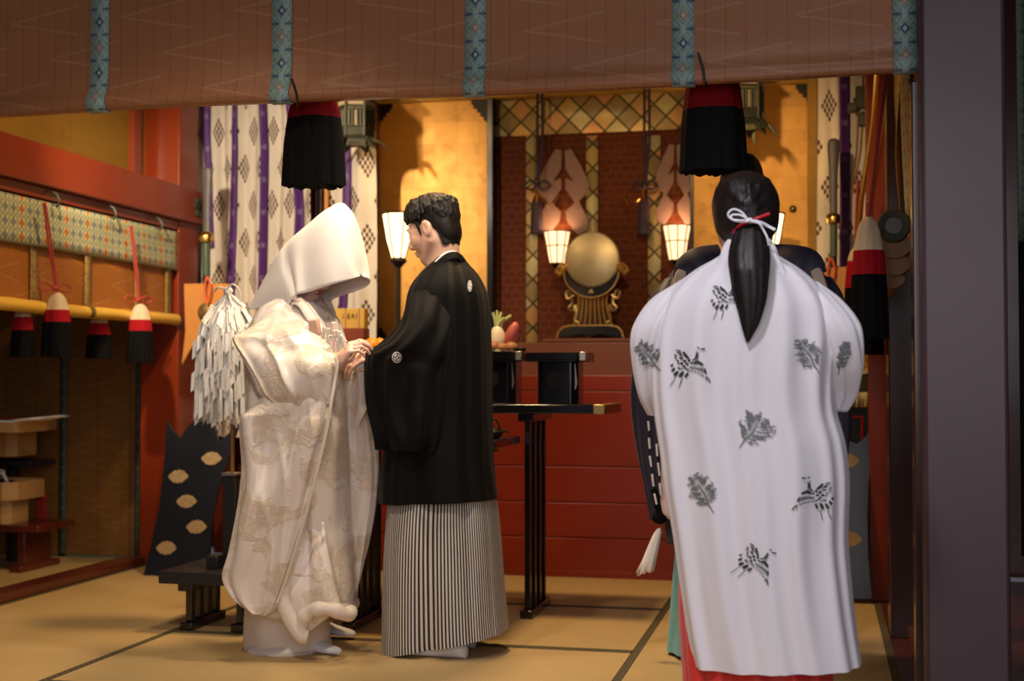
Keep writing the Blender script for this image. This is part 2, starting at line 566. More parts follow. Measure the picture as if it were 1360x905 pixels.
M_VALANCE = mat('valance_brocade', rough=.55, fn=_valance)
def _sanctum_brocade():
    u, v, _, vec = coord('UV')
    p = (u+v)/.14; q = (u-v)/.14
    a = (p.frac()-.5).abs(); b = (q.frac()-.5).abs()
    line = a.max(b) > .445
    k = (p.floor()+q.floor()*2.0).mod(5.0)
    c = mixc(k > .5, (.66,.46,.15), (.34,.25,.10)); c = mixc(k > 1.5, c, (.62,.56,.28)); c = mixc(k > 2.5, c, (.34,.24,.10)); c = mixc(k > 3.5, c, (.70,.36,.13))
    fl = ((p*31.4).sin()*(q*31.4).sin())
    c = mixc((fl > .3)*.5, c, (.75,.66,.38))
    c = mixc(line, c, (.085,.075,.025))
    return dict(color=c)
M_SANCT = mat('sanctum_brocade', rough=.45, metal=.15, fn=_sanctum_brocade)
def _sanctum_reed():
    x, y, z, v = coord()
    n = S.nt.nodes.new('ShaderNodeTexBrick'); n.inputs['Scale'].default_value = 1
    n.inputs['Brick Width'].default_value = .055; n.inputs['Row Height'].default_value = .042; n.inputs['Mortar Size'].default_value = .003
    cb = S.nt.nodes.new('ShaderNodeCombineXYZ'); S.nt.links.new(x.s, cb.inputs[0]); S.nt.links.new(z.s, cb.inputs[1])
    S.nt.links.new(cb.outputs[0], n.inputs['Vector'])
    n.inputs['Color1'].default_value = (.090,.018,.004,1); n.inputs['Color2'].default_value = (.115,.025,.006,1); n.inputs['Mortar'].default_value = (.17,.050,.014,1)
    nn = noise_tex(v, 2, 3)
    return dict(color=mixc(nn*.6, S(n.outputs[0]), (.07,.018,.007)))
M_SANCTREED = mat('sanctum_reed', rough=.7, spec=.15, fn=_sanctum_reed)

def _curtain():
    u, v, _, vec = coord('UV')
    # dotted lozenges, staggered
    P, Q = .24, .43
    row = (v/Q*2.0).floor()
    uu = ((u/P+row*.5).frac()-.5)*P; vv = ((v/Q*2.0).frac()-.5)*Q*.5
    inside = ((uu.abs()/.070)+(vv.abs()/.092)) < 1.0
    p = (uu/.036+vv/.047); q = (uu/.036-vv/.047)
    a = (p.frac()-.5); b = (q.frac()-.5)
    dots = ((a*a+b*b).sqrt()) < .42
    n = noise_tex(vec, 5, 4); cl = noise_tex(vec, 160, 2)
    c = mixc(n, (.70,.63,.52), (.80,.74,.64)); c = mixc(cl*.25, c, (.6,.52,.42))
    c = mixc(inside*dots, c, (.115,.055,.035))
    return dict(color=c)
M_CURTAIN = mat('printed_curtain', rough=.85, fn=_curtain)
def _ribbon():
    u, v, _, vec = coord('UV')
    k = ((v/.19).frac()-.5).abs()
    w = noise_tex(vec, 40, 2)
    mark = smooth_lt(k, .07, .04)*smooth_lt((u-.5).abs(), .26, .1)*((w > .50))
    return dict(color=mixc(mark*.7, (.085,.018,.17), (.42,.34,.48)))
M_PURPLE = mat('purple_ribbon', rough=.6, fn=_ribbon)
M_PURPLEDK = mat('dark_purple_silk', rough=.6, fn=mottled((.028,.014,.032), (.05,.025,.055), 30, (1,1,.1)))

def fibre(c1, c2, sc=120, r=.7):
    def fn():
        x, y, z, v = coord(); n = noise_tex(v, sc, 2, .6, (1,1,.04))
        return dict(color=mixc(n, c1, c2), bump=(n, .5, .004))
    return mat('fibre', rough=.85, fn=fn, spec=.12)
M_TBLACK = fibre((.002,.002,.002), (.007,.006,.006))
M_TRED = fibre((.30,.006,.010), (.42,.012,.018))
M_TREDDK = fibre((.12,.001,.003), (.18,.003,.006))
M_TCREAM = fibre((.62,.48,.30), (.76,.62,.42))
M_CORD = mat('red_cord', (.42,.045,.035), rough=.7, fn=mottled((.34,.030,.022), (.50,.07,.05), 150))
M_ORANGECORD = mat('orange_cord', (.72,.12,.03), rough=.6)
M_PAPER = mat('white_paper', rough=.85, fn=mottled((.84,.83,.81), (.90,.89,.87), 40))
M_ROPE = mat('white_cord', (.78,.74,.68), rough=.7)
M_WOODLIGHT = mat('pale_cypress', rough=.5, fn=mottled((.50,.27,.085), (.62,.36,.13), 5, (1,1,12)))
M_WOODMID = mat('brown_wood', rough=.5, fn=mottled((.16,.07,.022), (.24,.11,.035), 6, (1,1,12)))
M_PLAQUE = mat('orange_plaque', rough=.5, fn=mottled((.55,.22,.045), (.68,.30,.07), 8))
M_LAMPGLASS = mat('lit_lamp_paper', (.9,.8,.62), rough=.6, emit=(1.0,.66,.30), estr=4.5)
M_LAMPPANE = mat('lit_milk_glass', (.9,.8,.7), rough=.3, emit=(1.0,.66,.36), estr=1.7)
M_YELLOW = mat('yellow_board', rough=.5, fn=mottled((.50,.29,.035), (.58,.35,.05), 8))
M_REDBROWN = mat('red_brown_board', (.20,.035,.010), rough=.4)
M_INK = mat('ink', (.02,.012,.006), rough=.7)
M_ORANGE = mat('orange_fruit', rough=.45, fn=mottled((.85,.22,.010), (.90,.30,.02), 40))
M_ORNAMENT = mat('gilt_lozenge', rough=.55, metal=.4, fn=mottled((.30,.19,.09), (.66,.48,.26), 45, bump=.3))
# ------------------------------------------------------------------ the room
def struct(o): o['kind'] = 'structure'; return o
UX, UY, UZ = Vector((1,0,0)), Vector((0,1,0)), Vector((0,0,1))

XL = -3.5            # plane of the side opening on the left
DY = 7.0             # front of the red dais
# floor: boards below, tatami laid on top with border cloth
mb = MB()
mb.box((-5.6, 1.0, -.10), (1.6, 7.3, -.012), 3)
def mat_y(x0, x1, y0, y1): 
    mb.box((x0, y0, -.012), (x0+.030, y1, .0006), 2); mb.box((x1-.030, y0, -.012), (x1, y1, .0006), 2); mb.box((x0+.030, y0, -.012), (x1-.030, y1, 0), 1)
def mat_x(x0, x1, y0, y1):
    mb.box((x0, y0, -.012), (x1, y0+.028, .0006), 2); mb.box((x0, y1-.028, -.012), (x1, y1, .0006), 2); mb.box((x0, y0+.028, -.012), (x1, y1-.028, 0), 0)
ys = [1.32, 2.27, 3.21, 4.15, 5.10, 6.06, 7.0]
for a, b in zip(ys[:-1], ys[1:]): mat_x(-2.585, -.705, a+.001, b-.001)
for a, b in ((1.32, 3.21), (3.212, 5.10), (5.102, 7.0)): mat_y(-.702, .262, a, b)
for a, b in ((1.32, 3.21), (3.212, 5.10), (5.102, 7.0)): mat_y(-3.68, -2.588, a, b)
for a, b in ((3.3, 5.2), (5.202, 7.1)): mat_y(-4.75, -3.81, a, b)
mb.box((.262, 1.32, -.012), (1.6, 7.3, 0), 3)
floor = struct(mb.build('floor', [M_TATAMI_X, M_TATAMI_Y, M_HERI, M_BROWNRED], smooth=False))

# sill between the room and the aisle on the left
mb = MB(); mb.box((-3.81, 1.5, 0), (-3.68, 6.9, .045))
struct(mb.build('trim_1', M_BROWNRED, bevel=.004))

# left corner pillar
pl0 = at(185, 600, 6.88); pl1 = at(236, 600, 6.88)
pyb = atx(262, 450, pl1.x).y
mb = MB(); mb.box((pl0.x, 6.88, 0), (pl1.x, pyb, 3.3))
struct(mb.build('trim_2', M_RED, bevel=.008))
# long beam over the side opening
zb1 = atx(0, 178, XL).z; zb0 = atx(0, 235, XL).z
beam_x = pl1.x + .035
mb = MB(); mb.box((beam_x-.16, 2.0, zb0), (beam_x, pyb+.03, zb1)); mb.box((beam_x-.13, 2.0, zb0-.055), (beam_x-.04, 6.88, zb0))
beam = struct(mb.build('trim_3', M_RED, bevel=.006))
# gilded upper wall over the beam with a timber strip
mb = MB(); mb.box((-3.80, 1.0, zb1-.05), (-3.70, 6.9, 3.3), 0)
for yy in (6.70,): mb.box((-3.705, yy, zb1-.05), (-3.665, yy+.07, 3.3), 1)
struct(mb.build('wall_left', [M_GOLDWALL, M_RED], smooth=False))
# aisle beyond the side opening
mb = MB()
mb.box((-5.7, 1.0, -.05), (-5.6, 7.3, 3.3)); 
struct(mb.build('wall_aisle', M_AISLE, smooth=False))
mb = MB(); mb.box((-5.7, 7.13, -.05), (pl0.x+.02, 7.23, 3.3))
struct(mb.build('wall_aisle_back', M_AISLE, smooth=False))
mb = MB(); mb.box((-5.7, .6, 3.3), (2.4, 9.0, 3.42))
struct(mb.build('ceiling', M_CEIL, smooth=False))
# back of the hall behind everything
mb = MB(); mb.box((-4.0, 8.05, -.05), (2.4, 8.15, 3.3))
struct(mb.build('wall_back', M_BROWNRED, smooth=False))

# the red dais: a stack of boards each standing out a little further, then brown ledge
XD0, XD1 = at(440, 600, DY).x, .55
mb = MB()
zy = [at(690, y, DY).z for y in (761, 711, 665, 618, 519, 498)]
zy[0] = 0
for i in range(5):
    mb.box((XD0, DY-.012*(4-i), zy[i]), (XD1, 8.05, zy[i+1]-.004), 0)
mb.box((XD0, DY-.055, 0), (XD1, DY-.01, .035), 0)
zl = at(690, 456, 7.2).z
mb.box((XD0, 7.16, zy[5]-.01), (XD1, 8.05, zl), 1)
dais = struct(mb.build('wall_dais', [M_REDSTEP, M_LEDGE], bevel=.003, smooth=False))

# dark panelling behind the side curtains
mb = MB(); mb.box((pl1.x-.05, 7.45, 0), (at(500,300,7.45).x, 7.5, 3.3)); mb.box((at(1086,300,7.45).x, 7.45, 0), (1.6, 7.5, 3.3))
struct(mb.build('wall_side_bays', M_BROWNRED, smooth=False))

# right wall line: red post, glossy post, big pillar
pr0 = at(1154, 600, 6.5).x; 
mb = MB(); mb.box((pr0, 6.5, 0), (pr0+.20, 6.7, 3.3)); struct(mb.build('trim_4', M_RED, bevel=.006))
pq0 = at(1181, 600, 5.6).x
mb = MB(); mb.box((pq0, 5.6, 0), (pq0+.22, 5.82, 3.3)); struct(mb.build('trim_5', M_DARKPOST, bevel=.006))
mb = MB(); mb.box((pq0+.06, 2.0, 0), (pq0+.18, 6.6, .05)); struct(mb.build('trim_6', M_BROWNRED, bevel=.004))
pz0 = at(1227, 600, 4.02).x; pz1 = at(1341, 600, 4.02).x
mb = MB(); mb.box((pz0, 4.02, 0), (pz1, 4.30, 3.3)); struct(mb.build('trim_7', M_PILLAR, bevel=.012))
mb = MB(); mb.box((pz0-.018, 4.14, 0), (pz0+.01, 4.24, 1.92)); struct(mb.build('trim_8', M_DARKPOST, bevel=.004))
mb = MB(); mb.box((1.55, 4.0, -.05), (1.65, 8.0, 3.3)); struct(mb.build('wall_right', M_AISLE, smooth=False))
# head beam that carries the great front blind
mb = MB(); mb.box((-5.6, 4.22, 2.62), (1.6, 4.40, 2.9)); struct(mb.build('trim_9', M_RED, bevel=.006))

# gold doors of the sanctuary with dark corner fittings
YG = 7.5
zt = 2.95; zbot = zl
def corner_poly(s):   # cloud-cut corner, legs along +x and -y
    return [(0,0),(1,0),(.92,-.12),(.98,-.2),(.84,-.26),(.80,-.42),(.62,-.44),(.60,-.6),(.44,-.62),(.42,-.8),(.25,-.82),(.22,-1),(.10,-1.04),(0,-1.22)]
def gold_door(name, px0, px1, label, ztop):
    x0 = at(px0, 300, YG).x; x1 = at(px1, 300, YG).x
    mb = MB(); mb.box((x0, YG, zbot), (x1, YG+.05, ztop))
    d = mb.build(name, M_GOLDLEAF, bevel=.003); d['kind'] = 'structure'; d['label'] = label
    for cx, sx, cz, sz in ((x0, 1, ztop, 1), (x1, -1, ztop, 1), (x0, 1, zbot, -1), (x1, -1, zbot, -1)):
        m = MB(); q = [(a*.105*sx, b*.125*sz) for a, b in corner_poly(1)]
        m.prism(q, (cx, YG-.006, cz), UX, UZ, (0, .012, 0))
        m.build('corner_fitting', M_IRON, d, smooth=False)
    return d
ztd = at(560, 136, YG).z
d1 = gold_door('door_1', 499, 648, 'gilded sanctuary door behind the man in black', ztd)
d2 = gold_door('door_2', 921, 1083, 'gilded sanctuary door behind the head with the hair ribbon', ztd)
kp = at(1053, 278, YG)
mb = MB(); mb.lathe([(.019,0),(.021,.006),(.012,.012),(.010,.025),(.004,.03)], (kp.x, YG, kp.z), 16, Matrix.Rotation(R(90), 3, 'X')); mb.build('door_knob', M_BRASS, d2)
# lintel above the doors and dark frame beside the sanctum opening
mb = MB(); mb.box((at(499,300,YG).x-.3, YG-.02, ztd), (at(1083,300,YG).x+.4, YG+.06, 3.3)); struct(mb.build('trim_10', M_GOLDWALL, bevel=.004))
for k, (a, b) in enumerate(((648, 656), (917, 922))):
    mb = MB(); mb.box((at(a,300,YG).x, YG-.03, zbot), (at(b,300,YG).x, YG+.12, ztd)); struct(mb.build('trim_%d' % (11+k), M_BLACK, bevel=.003))
xg = at(1075,300,YG-.04)
mb = MB(); mb.box((at(1073,300,YG-.04).x, YG-.04, zbot), (at(1087,300,YG-.04).x, YG+.06, 3.3)); struct(mb.build('trim_13', M_GOLDWALL, bevel=.004))
mb = MB(); mb.box((-2.2, 7.75, zbot), (0, 7.8, 3.3)); struct(mb.build('wall_sanctum', M_BROWNRED, smooth=False))
# ------------------------------------------------------------------ blinds, tassels and cords
def strip_box(mb, x0, x1, y, z0, z1, t=.004, wrap=.02):
    """brocade band on the front of a blind facing -Y; UV u across, v along (m)"""
    n = 24; P = []; UV = []
    for i in range(n+1):
        z = z0+(z1-z0)*i/n
        P.append([(x0, y-t, z), (x1, y-t, z)]); UV.append([(0, z-z0), (1, z-z0)])
    mb.grid(P, uv=UV)
    # sides and wrap under the hem
    for i in range(n):
        pass
    return mb

# great front blind, rolled at the hem
YB = 4.15
bx0, bx1 = -4.3, at(1211, 60, YB).x
zB = 1.945
root = thing('reed_blind', 'wide brown reed blind with teal brocade bands hanging across the top', 'blind', ((bx0+bx1)/2, YB, zB))
def blind_prof(z):   # the sheet bellies out a little towards its rolled hem
    t = max(0, 1-(z-zB)/.16)
    return -.022*t*t
prof = []
for k in range(9):
    a = -math.pi/2+math.pi*k/8
    prof.append((YB+.012-.030*math.cos(a)*0-.026*math.cos(a), zB+.026+.026*math.sin(a)))
P = []
zs = [zB+.052+(3.25-zB-.052)*i/40 for i in range(41)]
cs = [zB+.0+.052*i/6 for i in range(7)]
sect = [(YB+.03, zB+.05), (YB+.028, zB+.015), (YB+.012, zB+.001)]+[(YB-.016-.012*math.sin(math.pi*(i/6)), zB+.004+.05*i/6) for i in range(7)]
sect += [(YB+blind_prof(z)-.0, z) for z in zs[1:]]
nx = 80
mb = MB()
for j in range(nx+1):
    x = bx0+(bx1-bx0)*j/nx
    w = .004*math.sin(x*3.1)+.003*math.sin(x*7.3+1)
    P.append([(x, y+w*min(1, (z-zB)/.4)*0.8, z+.006*math.sin(x*2.2)) for y, z in sect])
mb.grid(P)
mb.build('reed_sheet', M_BLIND, root, ang=180)
for px in (133, 375, 632, 908, 1202, -95):
    c = at(px, 105 if px < 1100 else 60, YB).x; hw = .035
    mb = MB(); S_ = []; UV = []
    v = 0; last = None
    for y, z in sect:
        if last: v += math.dist(last, (y, z))
        last = (y, z)
        S_.append([(c-hw, y-.0055, z+.006*math.sin(c*2.2)-(.004 if z < zB+.02 else 0)), (c+hw, y-.0055, z+.006*math.sin(c*2.2)-(.004 if z < zB+.02 else 0))]); UV.append([(0, v), (1, v)])
    # a finer run so that the band follows the sheet
    mb.grid(S_, uv=UV); mb.build('brocade_band', M_TEAL, root, ang=180, solid=.003)
for px, py0, py1 in ((392, 104, 141), (932, 70, 109)):
    a = at(px-5, py0, YB-.03); b = at(px+4, py1, YB-.035)
    mb = MB(); mb.tube([a, (a+b)/2+Vector((.004,0,0)), b, b+Vector((.004,.03,-.006))], [.0035,.004,.004,.003], 6); mb.build('hook', M_IRON, root)

def tassel(name_label, group, top, w, L, bands, cord_from=None, bow=False, cordmat=None, flat=.8, seed=0, coff=.006, twist=0):
    """bands: [(name, material, f0, f1)] fractions of the length; returns the thing"""
    rnd = random.Random(seed); top = Vector(top)
    t = thing('tassel', name_label, 'tassel', top+Vector((0, 0, -L)), group)
    def rad(f):
        return interp([(0, .18), (.04, .42), (.12, .62), (.3, .82), (.6, .95), (1, 1.0)], f)[0]*w/2
    ph = [rnd.uniform(0, 6.28) for _ in range(6)]; n = 72
    rag = [rnd.uniform(-.012, .006) for _ in range(n)]
    for bi, (nm, m, f0, f1) in enumerate(bands):
        rows = 10; mb = MB(); G = []
        for i in range(rows+1):
            f = f0+(f1-f0)*i/rows
            row = []
            for k in range(n):
                a = 2*math.pi*k/n
                lump = 1+.05*math.sin(5*a+ph[0])+.035*math.sin(11*a+ph[1])*f+.03*math.sin(23*a+ph[2])*f
                rr = rad(f)*lump*(1.0-.012*bi*0)
                z = -f*L+(rag[k]*L*1.2 if (i == rows and f1 > .98) else 0)
                row.append(top+Vector((rr*math.cos(a), rr*math.sin(a)*flat, z)))
            G.append(row)
        if f0 == 0: G.insert(0, [top+(p-top)*.3 for p in G[0]])
        last = G[-1]; cz = sum((p.z for p in last))/n
        G.append([Vector((top.x+(p.x-top.x)*.6, top.y+(p.y-top.y)*.6, p.z+.012)) for p in last])
        G.append([Vector((top.x, top.y, cz+.02)) for p in last])
        mb.grid(G, cv=True); mb.build(nm, m, t, ang=60)
    if cord_from is not None:
        c = Vector(cord_from); mb = MB()
        for s in (-1, 1):
            o = Vector((s*coff*.3, s*coff, 0))
            mb.tube([c+o, c*.5+top*.5+o*1.2, top+o*.5+Vector((0,0,-.01))], .0048, 8)
        mb.build('cord', cordmat or M_CORD, t)
        if bow:
            mb = MB(); q = top+Vector((0, -.02, .02))
            for s in (-1, 1):
                lp = [q, q+Vector((s*.02, s*.05, .022)), q+Vector((s*.03, s*.085, .004)), q+Vector((s*.02, s*.06, -.014)), q]
                mb.tube([Vector(p) for p in spline(lp, 5)], .0042, 7)
            mb.ell(q, (.014, .016, .012)); mb.build('bow', cordmat or M_CORD, t)
    return t
def kinds3(a=.30, b=.52): return [('crown', M_TCREAM, 0, a), ('red_band', M_TRED, a, b), ('fringe', M_TBLACK, b, 1)]
# the two great tassels under the front blind
for px, x0, x1, y0, ysplit, y1, lab in ((418, 381, 458, 128, 158, 247, 'big red and black tassel under the front blind, above the white bridal hood'),
                                   (946, 903, 991, 92, 147, 228, 'big red and black tassel under the front blind, above the tied back hair')):
    Y = YB+.14
    tp = at(px, y0-22, Y); bt = at(px, y1, Y); w = (at(x1, y1, Y)-at(x0, y1, Y)).length*1.0
    L = tp.z-bt.z; fs = (tp.z-at(px, ysplit, Y).z)/L
    t = tassel(lab, 'great tassels under the front blind', tp, w, L, [('red_band', M_TREDDK, 0, fs), ('fringe', M_TBLACK, fs, 1)], seed=px)
    mb = MB(); mb.tube([tp+Vector((0,0,-.02)), tp+Vector((0,-.01,.3)), tp+Vector((0,.02,.8))], .007, 8); mb.build('cord', M_CORD, t)

# blind of the side opening on the left, rolled up
xv = XL
zv1 = atx(0, 255, xv).z; zv0 = atx(0, 320, xv).z
zr = atx(120, 415, xv).z; rr_ = .030
yB0, yB1 = 3.6, 6.84
root = thing('rolled_reed_blind', 'amber reed blind with patterned valance, rolled up on its golden roll at the side opening', 'blind', (xv, 5.3, zr-rr_))
mb = MB(); P = []
for i in range(41):
    y = yB0+(yB1-yB0)*i/40
    P.append([(xv-.01+.006*math.sin(y*5)*(1-k/6), y, zr+(zv1-zr)*k/6) for k in range(7)])
mb.grid(P); mb.build('reed_sheet', M_BLIND_SIDE, root, ang=180)
mb = MB(); P = []; UV = []
for i in range(61):
    y = yB0+(yB1+.03-yB0)*i/60
    bul = .008*math.sin(y*6.0)+.004*math.sin(y*15)
    P.append([(xv+.012+bul*(1-k/5), y, zv0+(zv1-zv0)*k/5) for k in range(6)]); UV.append([(y, (zv1-zv0)*k/5) for k in range(6)])
mb.grid(P, uv=UV); mb.build('valance', M_VALANCE, root, ang=180, solid=.004)
for px in (44, 116, 182, 222):
    q = atx(px, 370, xv); mb = MB(); P = []; UV = []
    for k in range(9):
        z = zr+(zv0+.02-zr)*k/8; P.append([(xv+.004, q.y-.028, z), (xv+.004, q.y+.028, z)]); UV.append([(0, z), (1, z)])
    mb.grid(P, uv=UV); mb.build('brocade_band', M_GOLDSTRIP, root, ang=180, solid=.003)
mb = MB(); rp = []
for i in range(60):
    y = yB0+(yB1+.02-yB0)*i/59
    rp.append((xv+.01, y, zr+.003*math.sin(y*4)))
mb.tube(rp, [rr_*(1+.03*math.sin(i*1.3)) for i in range(60)], 14); mb.build('roll', M_BAMBOO, root)
for px in (115, 178, 60):
    q = atx(px, 415, xv); mb = MB(); mb.tube([(xv+.01, q.y-.02, zr), (xv+.01, q.y+.02, zr)], rr_*1.06, 14); mb.build('binding', M_GOLDSTRIP, root)
for px, py in ((68, 268), (144, 285), (206, 300)):
    q = atx(px, py, xv+.02); mb = MB()
    mb.tube([q+Vector((0,.0,.05)), q+Vector((.03,0,.03)), q+Vector((.045,0,0)), q+Vector((.03,0,-.025)), q+Vector((.01,0,-.012))], [.006,.007,.007,.006,.004], 8); mb.build('hook', M_VERDI, root)
# four tassels along it
for px, y0, y1, w, cpx, cpy, lab, sd in ((76, 389, 474, 42, 59, 270, 'cream, red and black tassel on a red cord, second along the golden roll', 1),
                               (186, 404, 482, 38, 174, 300, 'cream, red and black tassel on a red cord nearest the red corner pillar', 2)):
    X = xv+.075
    tp = atx(px, y0, X); bt = atx(px, y1, X); sc = (tp.z-bt.z)/(y1-y0)
    tassel(lab, 'tassels of the side blind', tp, w*sc*.95, tp.z-bt.z, kinds3(.27, .46), atx(cpx, cpy, X), True, seed=sd)
for px, y0, y1, w, lab, sd in ((31, 408, 475, 34, 'dim tassel hanging behind the golden roll, at the far left edge', 3), (132, 418, 476, 36, 'dim tassel hanging behind the golden roll, between two bright tassels', 4)):
    X = xv-.075
    tp = atx(px, y0, X); bt = atx(px, y1, X); sc = (tp.z-bt.z)/(y1-y0)
    t = tassel(lab, 'tassels of the side blind', tp, w*sc*.95, tp.z-bt.z, kinds3(.2, .46), None, seed=sd)
    mb = MB(); mb.tube([tp+Vector((0,0,-.01)), tp+Vector((.01,0,.2)), tp+Vector((.03,0,zv1-tp.z))], .005, 6); mb.build('cord', M_CORD, t)
# nail cover at the beam end
q = atx(262, 273, beam_x)
q = Vector((beam_x, pyb-.07, (zb0+zb1)/2-.0)); 
t = beam
mb = MB(); mb.prism([(.055*(1+.16*math.cos(6*a))*math.cos(a), .055*(1+.16*math.cos(6*a))*math.sin(a)) for a in [2*math.pi*k/60 for k in range(60)]], q, UY, UZ, (.012,0,0)); nc = mb.build('nail_cover', M_VERDI, t, bevel=.003)
mb = MB(); mb.ell(q+Vector((.014,0,0)), (.012,.02,.02)); mb.build('boss', M_IRON, nc)

# reed blind at the back of the aisle
ya = 7.10
xa1 = pl0.x-.005
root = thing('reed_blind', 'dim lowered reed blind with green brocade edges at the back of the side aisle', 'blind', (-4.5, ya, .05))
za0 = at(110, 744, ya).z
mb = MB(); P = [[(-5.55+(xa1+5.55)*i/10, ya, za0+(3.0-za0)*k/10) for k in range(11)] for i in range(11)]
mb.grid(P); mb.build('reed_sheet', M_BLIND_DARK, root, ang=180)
for px, hw in ((84, .022), (183, .014), (-40, .022)):
    c = at(px, 620, ya).x; c = min(c, xa1-hw); mb = MB(); P = []; UV = []
    for k in range(20):
        z = za0+(3.0-za0)*k/19; P.append([(c-hw, ya-.006, z), (c+hw, ya-.006, z)]); UV.append([(0, z), (1, z)])
    mb.grid(P, uv=UV); mb.build('brocade_band', M_GREENSTRIP, root, solid=.003)
mb = MB(); P = [[(-5.55, ya-.006, za0), (-5.55, ya-.006, za0+.03)], [(xa1, ya-.006, za0), (xa1, ya-.006, za0+.03)]]
mb.grid(P, uv=[[(0,0),(1,0)],[(0,6),(1,6)]]); mb.build('hem_band', M_GREENSTRIP, root, solid=.003)

# ------------------------------------------------------------------ side curtains
def curtain(label, px0, px1, Y, zlow, ztop, nf, ribs, seed, amp=.028, pyref=300, us=1.5):
    rnd = random.Random(seed)
    x0 = at(px0, pyref, Y).x; x1 = at(px1, pyref, Y).x; W = x1-x0
    t = thing('curtain', label, 'curtain', ((x0+x1)/2, Y, zlow), 'white curtains printed with dotted lozenges')
    ph = rnd.uniform(0, 6); ph2 = rnd.uniform(0, 6)
    def fold(s, z):
        k = (ztop-z)/(ztop-zlow)
        return amp*(.5+.5*k)*(math.sin(2*math.pi*nf*s+ph+.35*math.sin(z*2.2))+.45*math.sin(2*math.pi*nf*2.3*s+ph2-.5*z))
    nu, nv = 140, 24
    P = []; UV = []; 
    for i in range(nu+1):
        s = i/nu; row = []; uvr = []
        for j in range(nv+1):
            z = zlow+(ztop-zlow)*j/nv
            row.append((x0+W*s+.006*math.sin(z*3+s*9), Y+fold(s, z), z)); uvr.append((s*W*us+seed*.13, z))
        P.append(row); UV.append(uvr)
    mb = MB(); mb.grid(P, uv=UV); mb.build('cloth', M_CURTAIN, t, ang=180)
    for pts, w in ribs:      # ribbon: list of (px,py), width in m
        tab = [(-py, px) for px, py in pts][::-1]
        mb = MB(); P = []; UV = []
        za, zb_ = at(pts[0][0], pts[0][1], Y).z, at(pts[-1][0], pts[-1][1], Y).z
        for j in range(40):
            f = j/39; idx = f*(len(pts)-1); i0 = min(int(idx), len(pts)-2); fr = idx-i0
            px = pts[i0][0]+(pts[i0+1][0]-pts[i0][0])*fr; py = pts[i0][1]+(pts[i0+1][1]-pts[i0][1])*fr
            q = at(px, py, Y); ww = w[0]+(w[1]-w[0])*f; row = []; uvr = []
            for k in range(5):
                x = q.x+ww*(k/4-.5); s = (x-x0)/W
                row.append((x, Y+fold(s, q.z)-.012-.004*math.sin(k/4*math.pi), q.z)); uvr.append((k/4, q.z))
            P.append(row); UV.append(uvr)
        mb.grid(P, uv=UV); mb.build('ribbon', M_PURPLE, t, ang=180, solid=.002)
    return t
YC = 7.22
curtain('white curtain with purple ribbons beside the red corner pillar', 255, 412, YC, .70, 2.9, 4.5,
        [([(277,120),(277,180),(280,240),(283,330)],(.045,.035)), ([(314,110),(314,200),(312,300),(308,400),(306,470)],(.030,.075)),
         ([(350,110),(353,200),(352,300),(350,400),(350,470)],(.04,.036)), ([(384,110),(392,200),(398,280),(395,360),(388,450)],(.045,.045))], 1, us=2.15)
curtain('narrow white curtain with one purple ribbon beside the gilded door, behind the bridal hood', 437, 499, YC-.02, 1.15, 2.9, 1.3,
        [([(455,110),(461,220),(460,330),(454,420),(452,520)],(.05,.055))], 2, .02)
curtain('white curtain with one purple ribbon beside the hanging spear on the far side', 1086, 1190, YC, .70, 2.9, 2.2,
        [([(1121,60),(1122,180),(1122,300),(1120,420)],(.055,.05))], 3, .022)

# spears with square plaques at the two ends
def spear(label, px, y_tip, y_ring, y_end, Y, group):
    q = lambda y: at(px, y, Y)
    t = thing('ceremonial_spear', label, 'spear', q(760), group)
    s = (q(200)-q(300)).length/100
    c = q(y_tip); b = q(y_ring-8)
    mb = MB(); prof = [(.0, 3.0), (.03, 6.5), (.10, 7.8), (.2, 7.4), (.5, 5.6), (.8, 5.0), (1, 5.2)]
    P = []
    for f, w in smooth_tab(prof, 5):
        p = c+(b-c)*f; w = max(w, 1.0)*s
        P.append([p+Vector((w*math.cos(a), .35*w*math.sin(a), 0)) for a in [2*math.pi*k/12 for k in range(12)]])
    mb.grid(P, cv=True); mb.f.append(list(range(12))); mb.m.append(0); mb.uv.append([(0,0)]*12); mb.build('blade', M_BLADE, t, ang=50)
    mb = MB(); mb.lathe([(5*s, -8*s), (9*s, -6*s), (10.5*s, 0), (9*s, 5*s), (5*s, 8*s)], q(y_ring), 20); mb.build('collar', M_GILT, t)
    mb = MB(); mb.tube([q(y_ring+6), q(y_ring+50)], 5.2*s, 14); mb.build('painted_shaft', M_GREENSHAFT, t)
    mb = MB(); mb.tube([q(y_ring+50), q(y_end)], 4.8*s, 12); mb.build('shaft', M_BLACKMATTE, t)
    return t
spear('grey bladed ceremonial spear with a gilt collar beside the red corner pillar', 274, 222, 316, 755, 6.84, 'ceremonial spears')
spear('grey bladed ceremonial spear with a gilt collar behind the woman in the white crane robe', 1107, 184, 291, 790, 6.96, 'ceremonial spears')
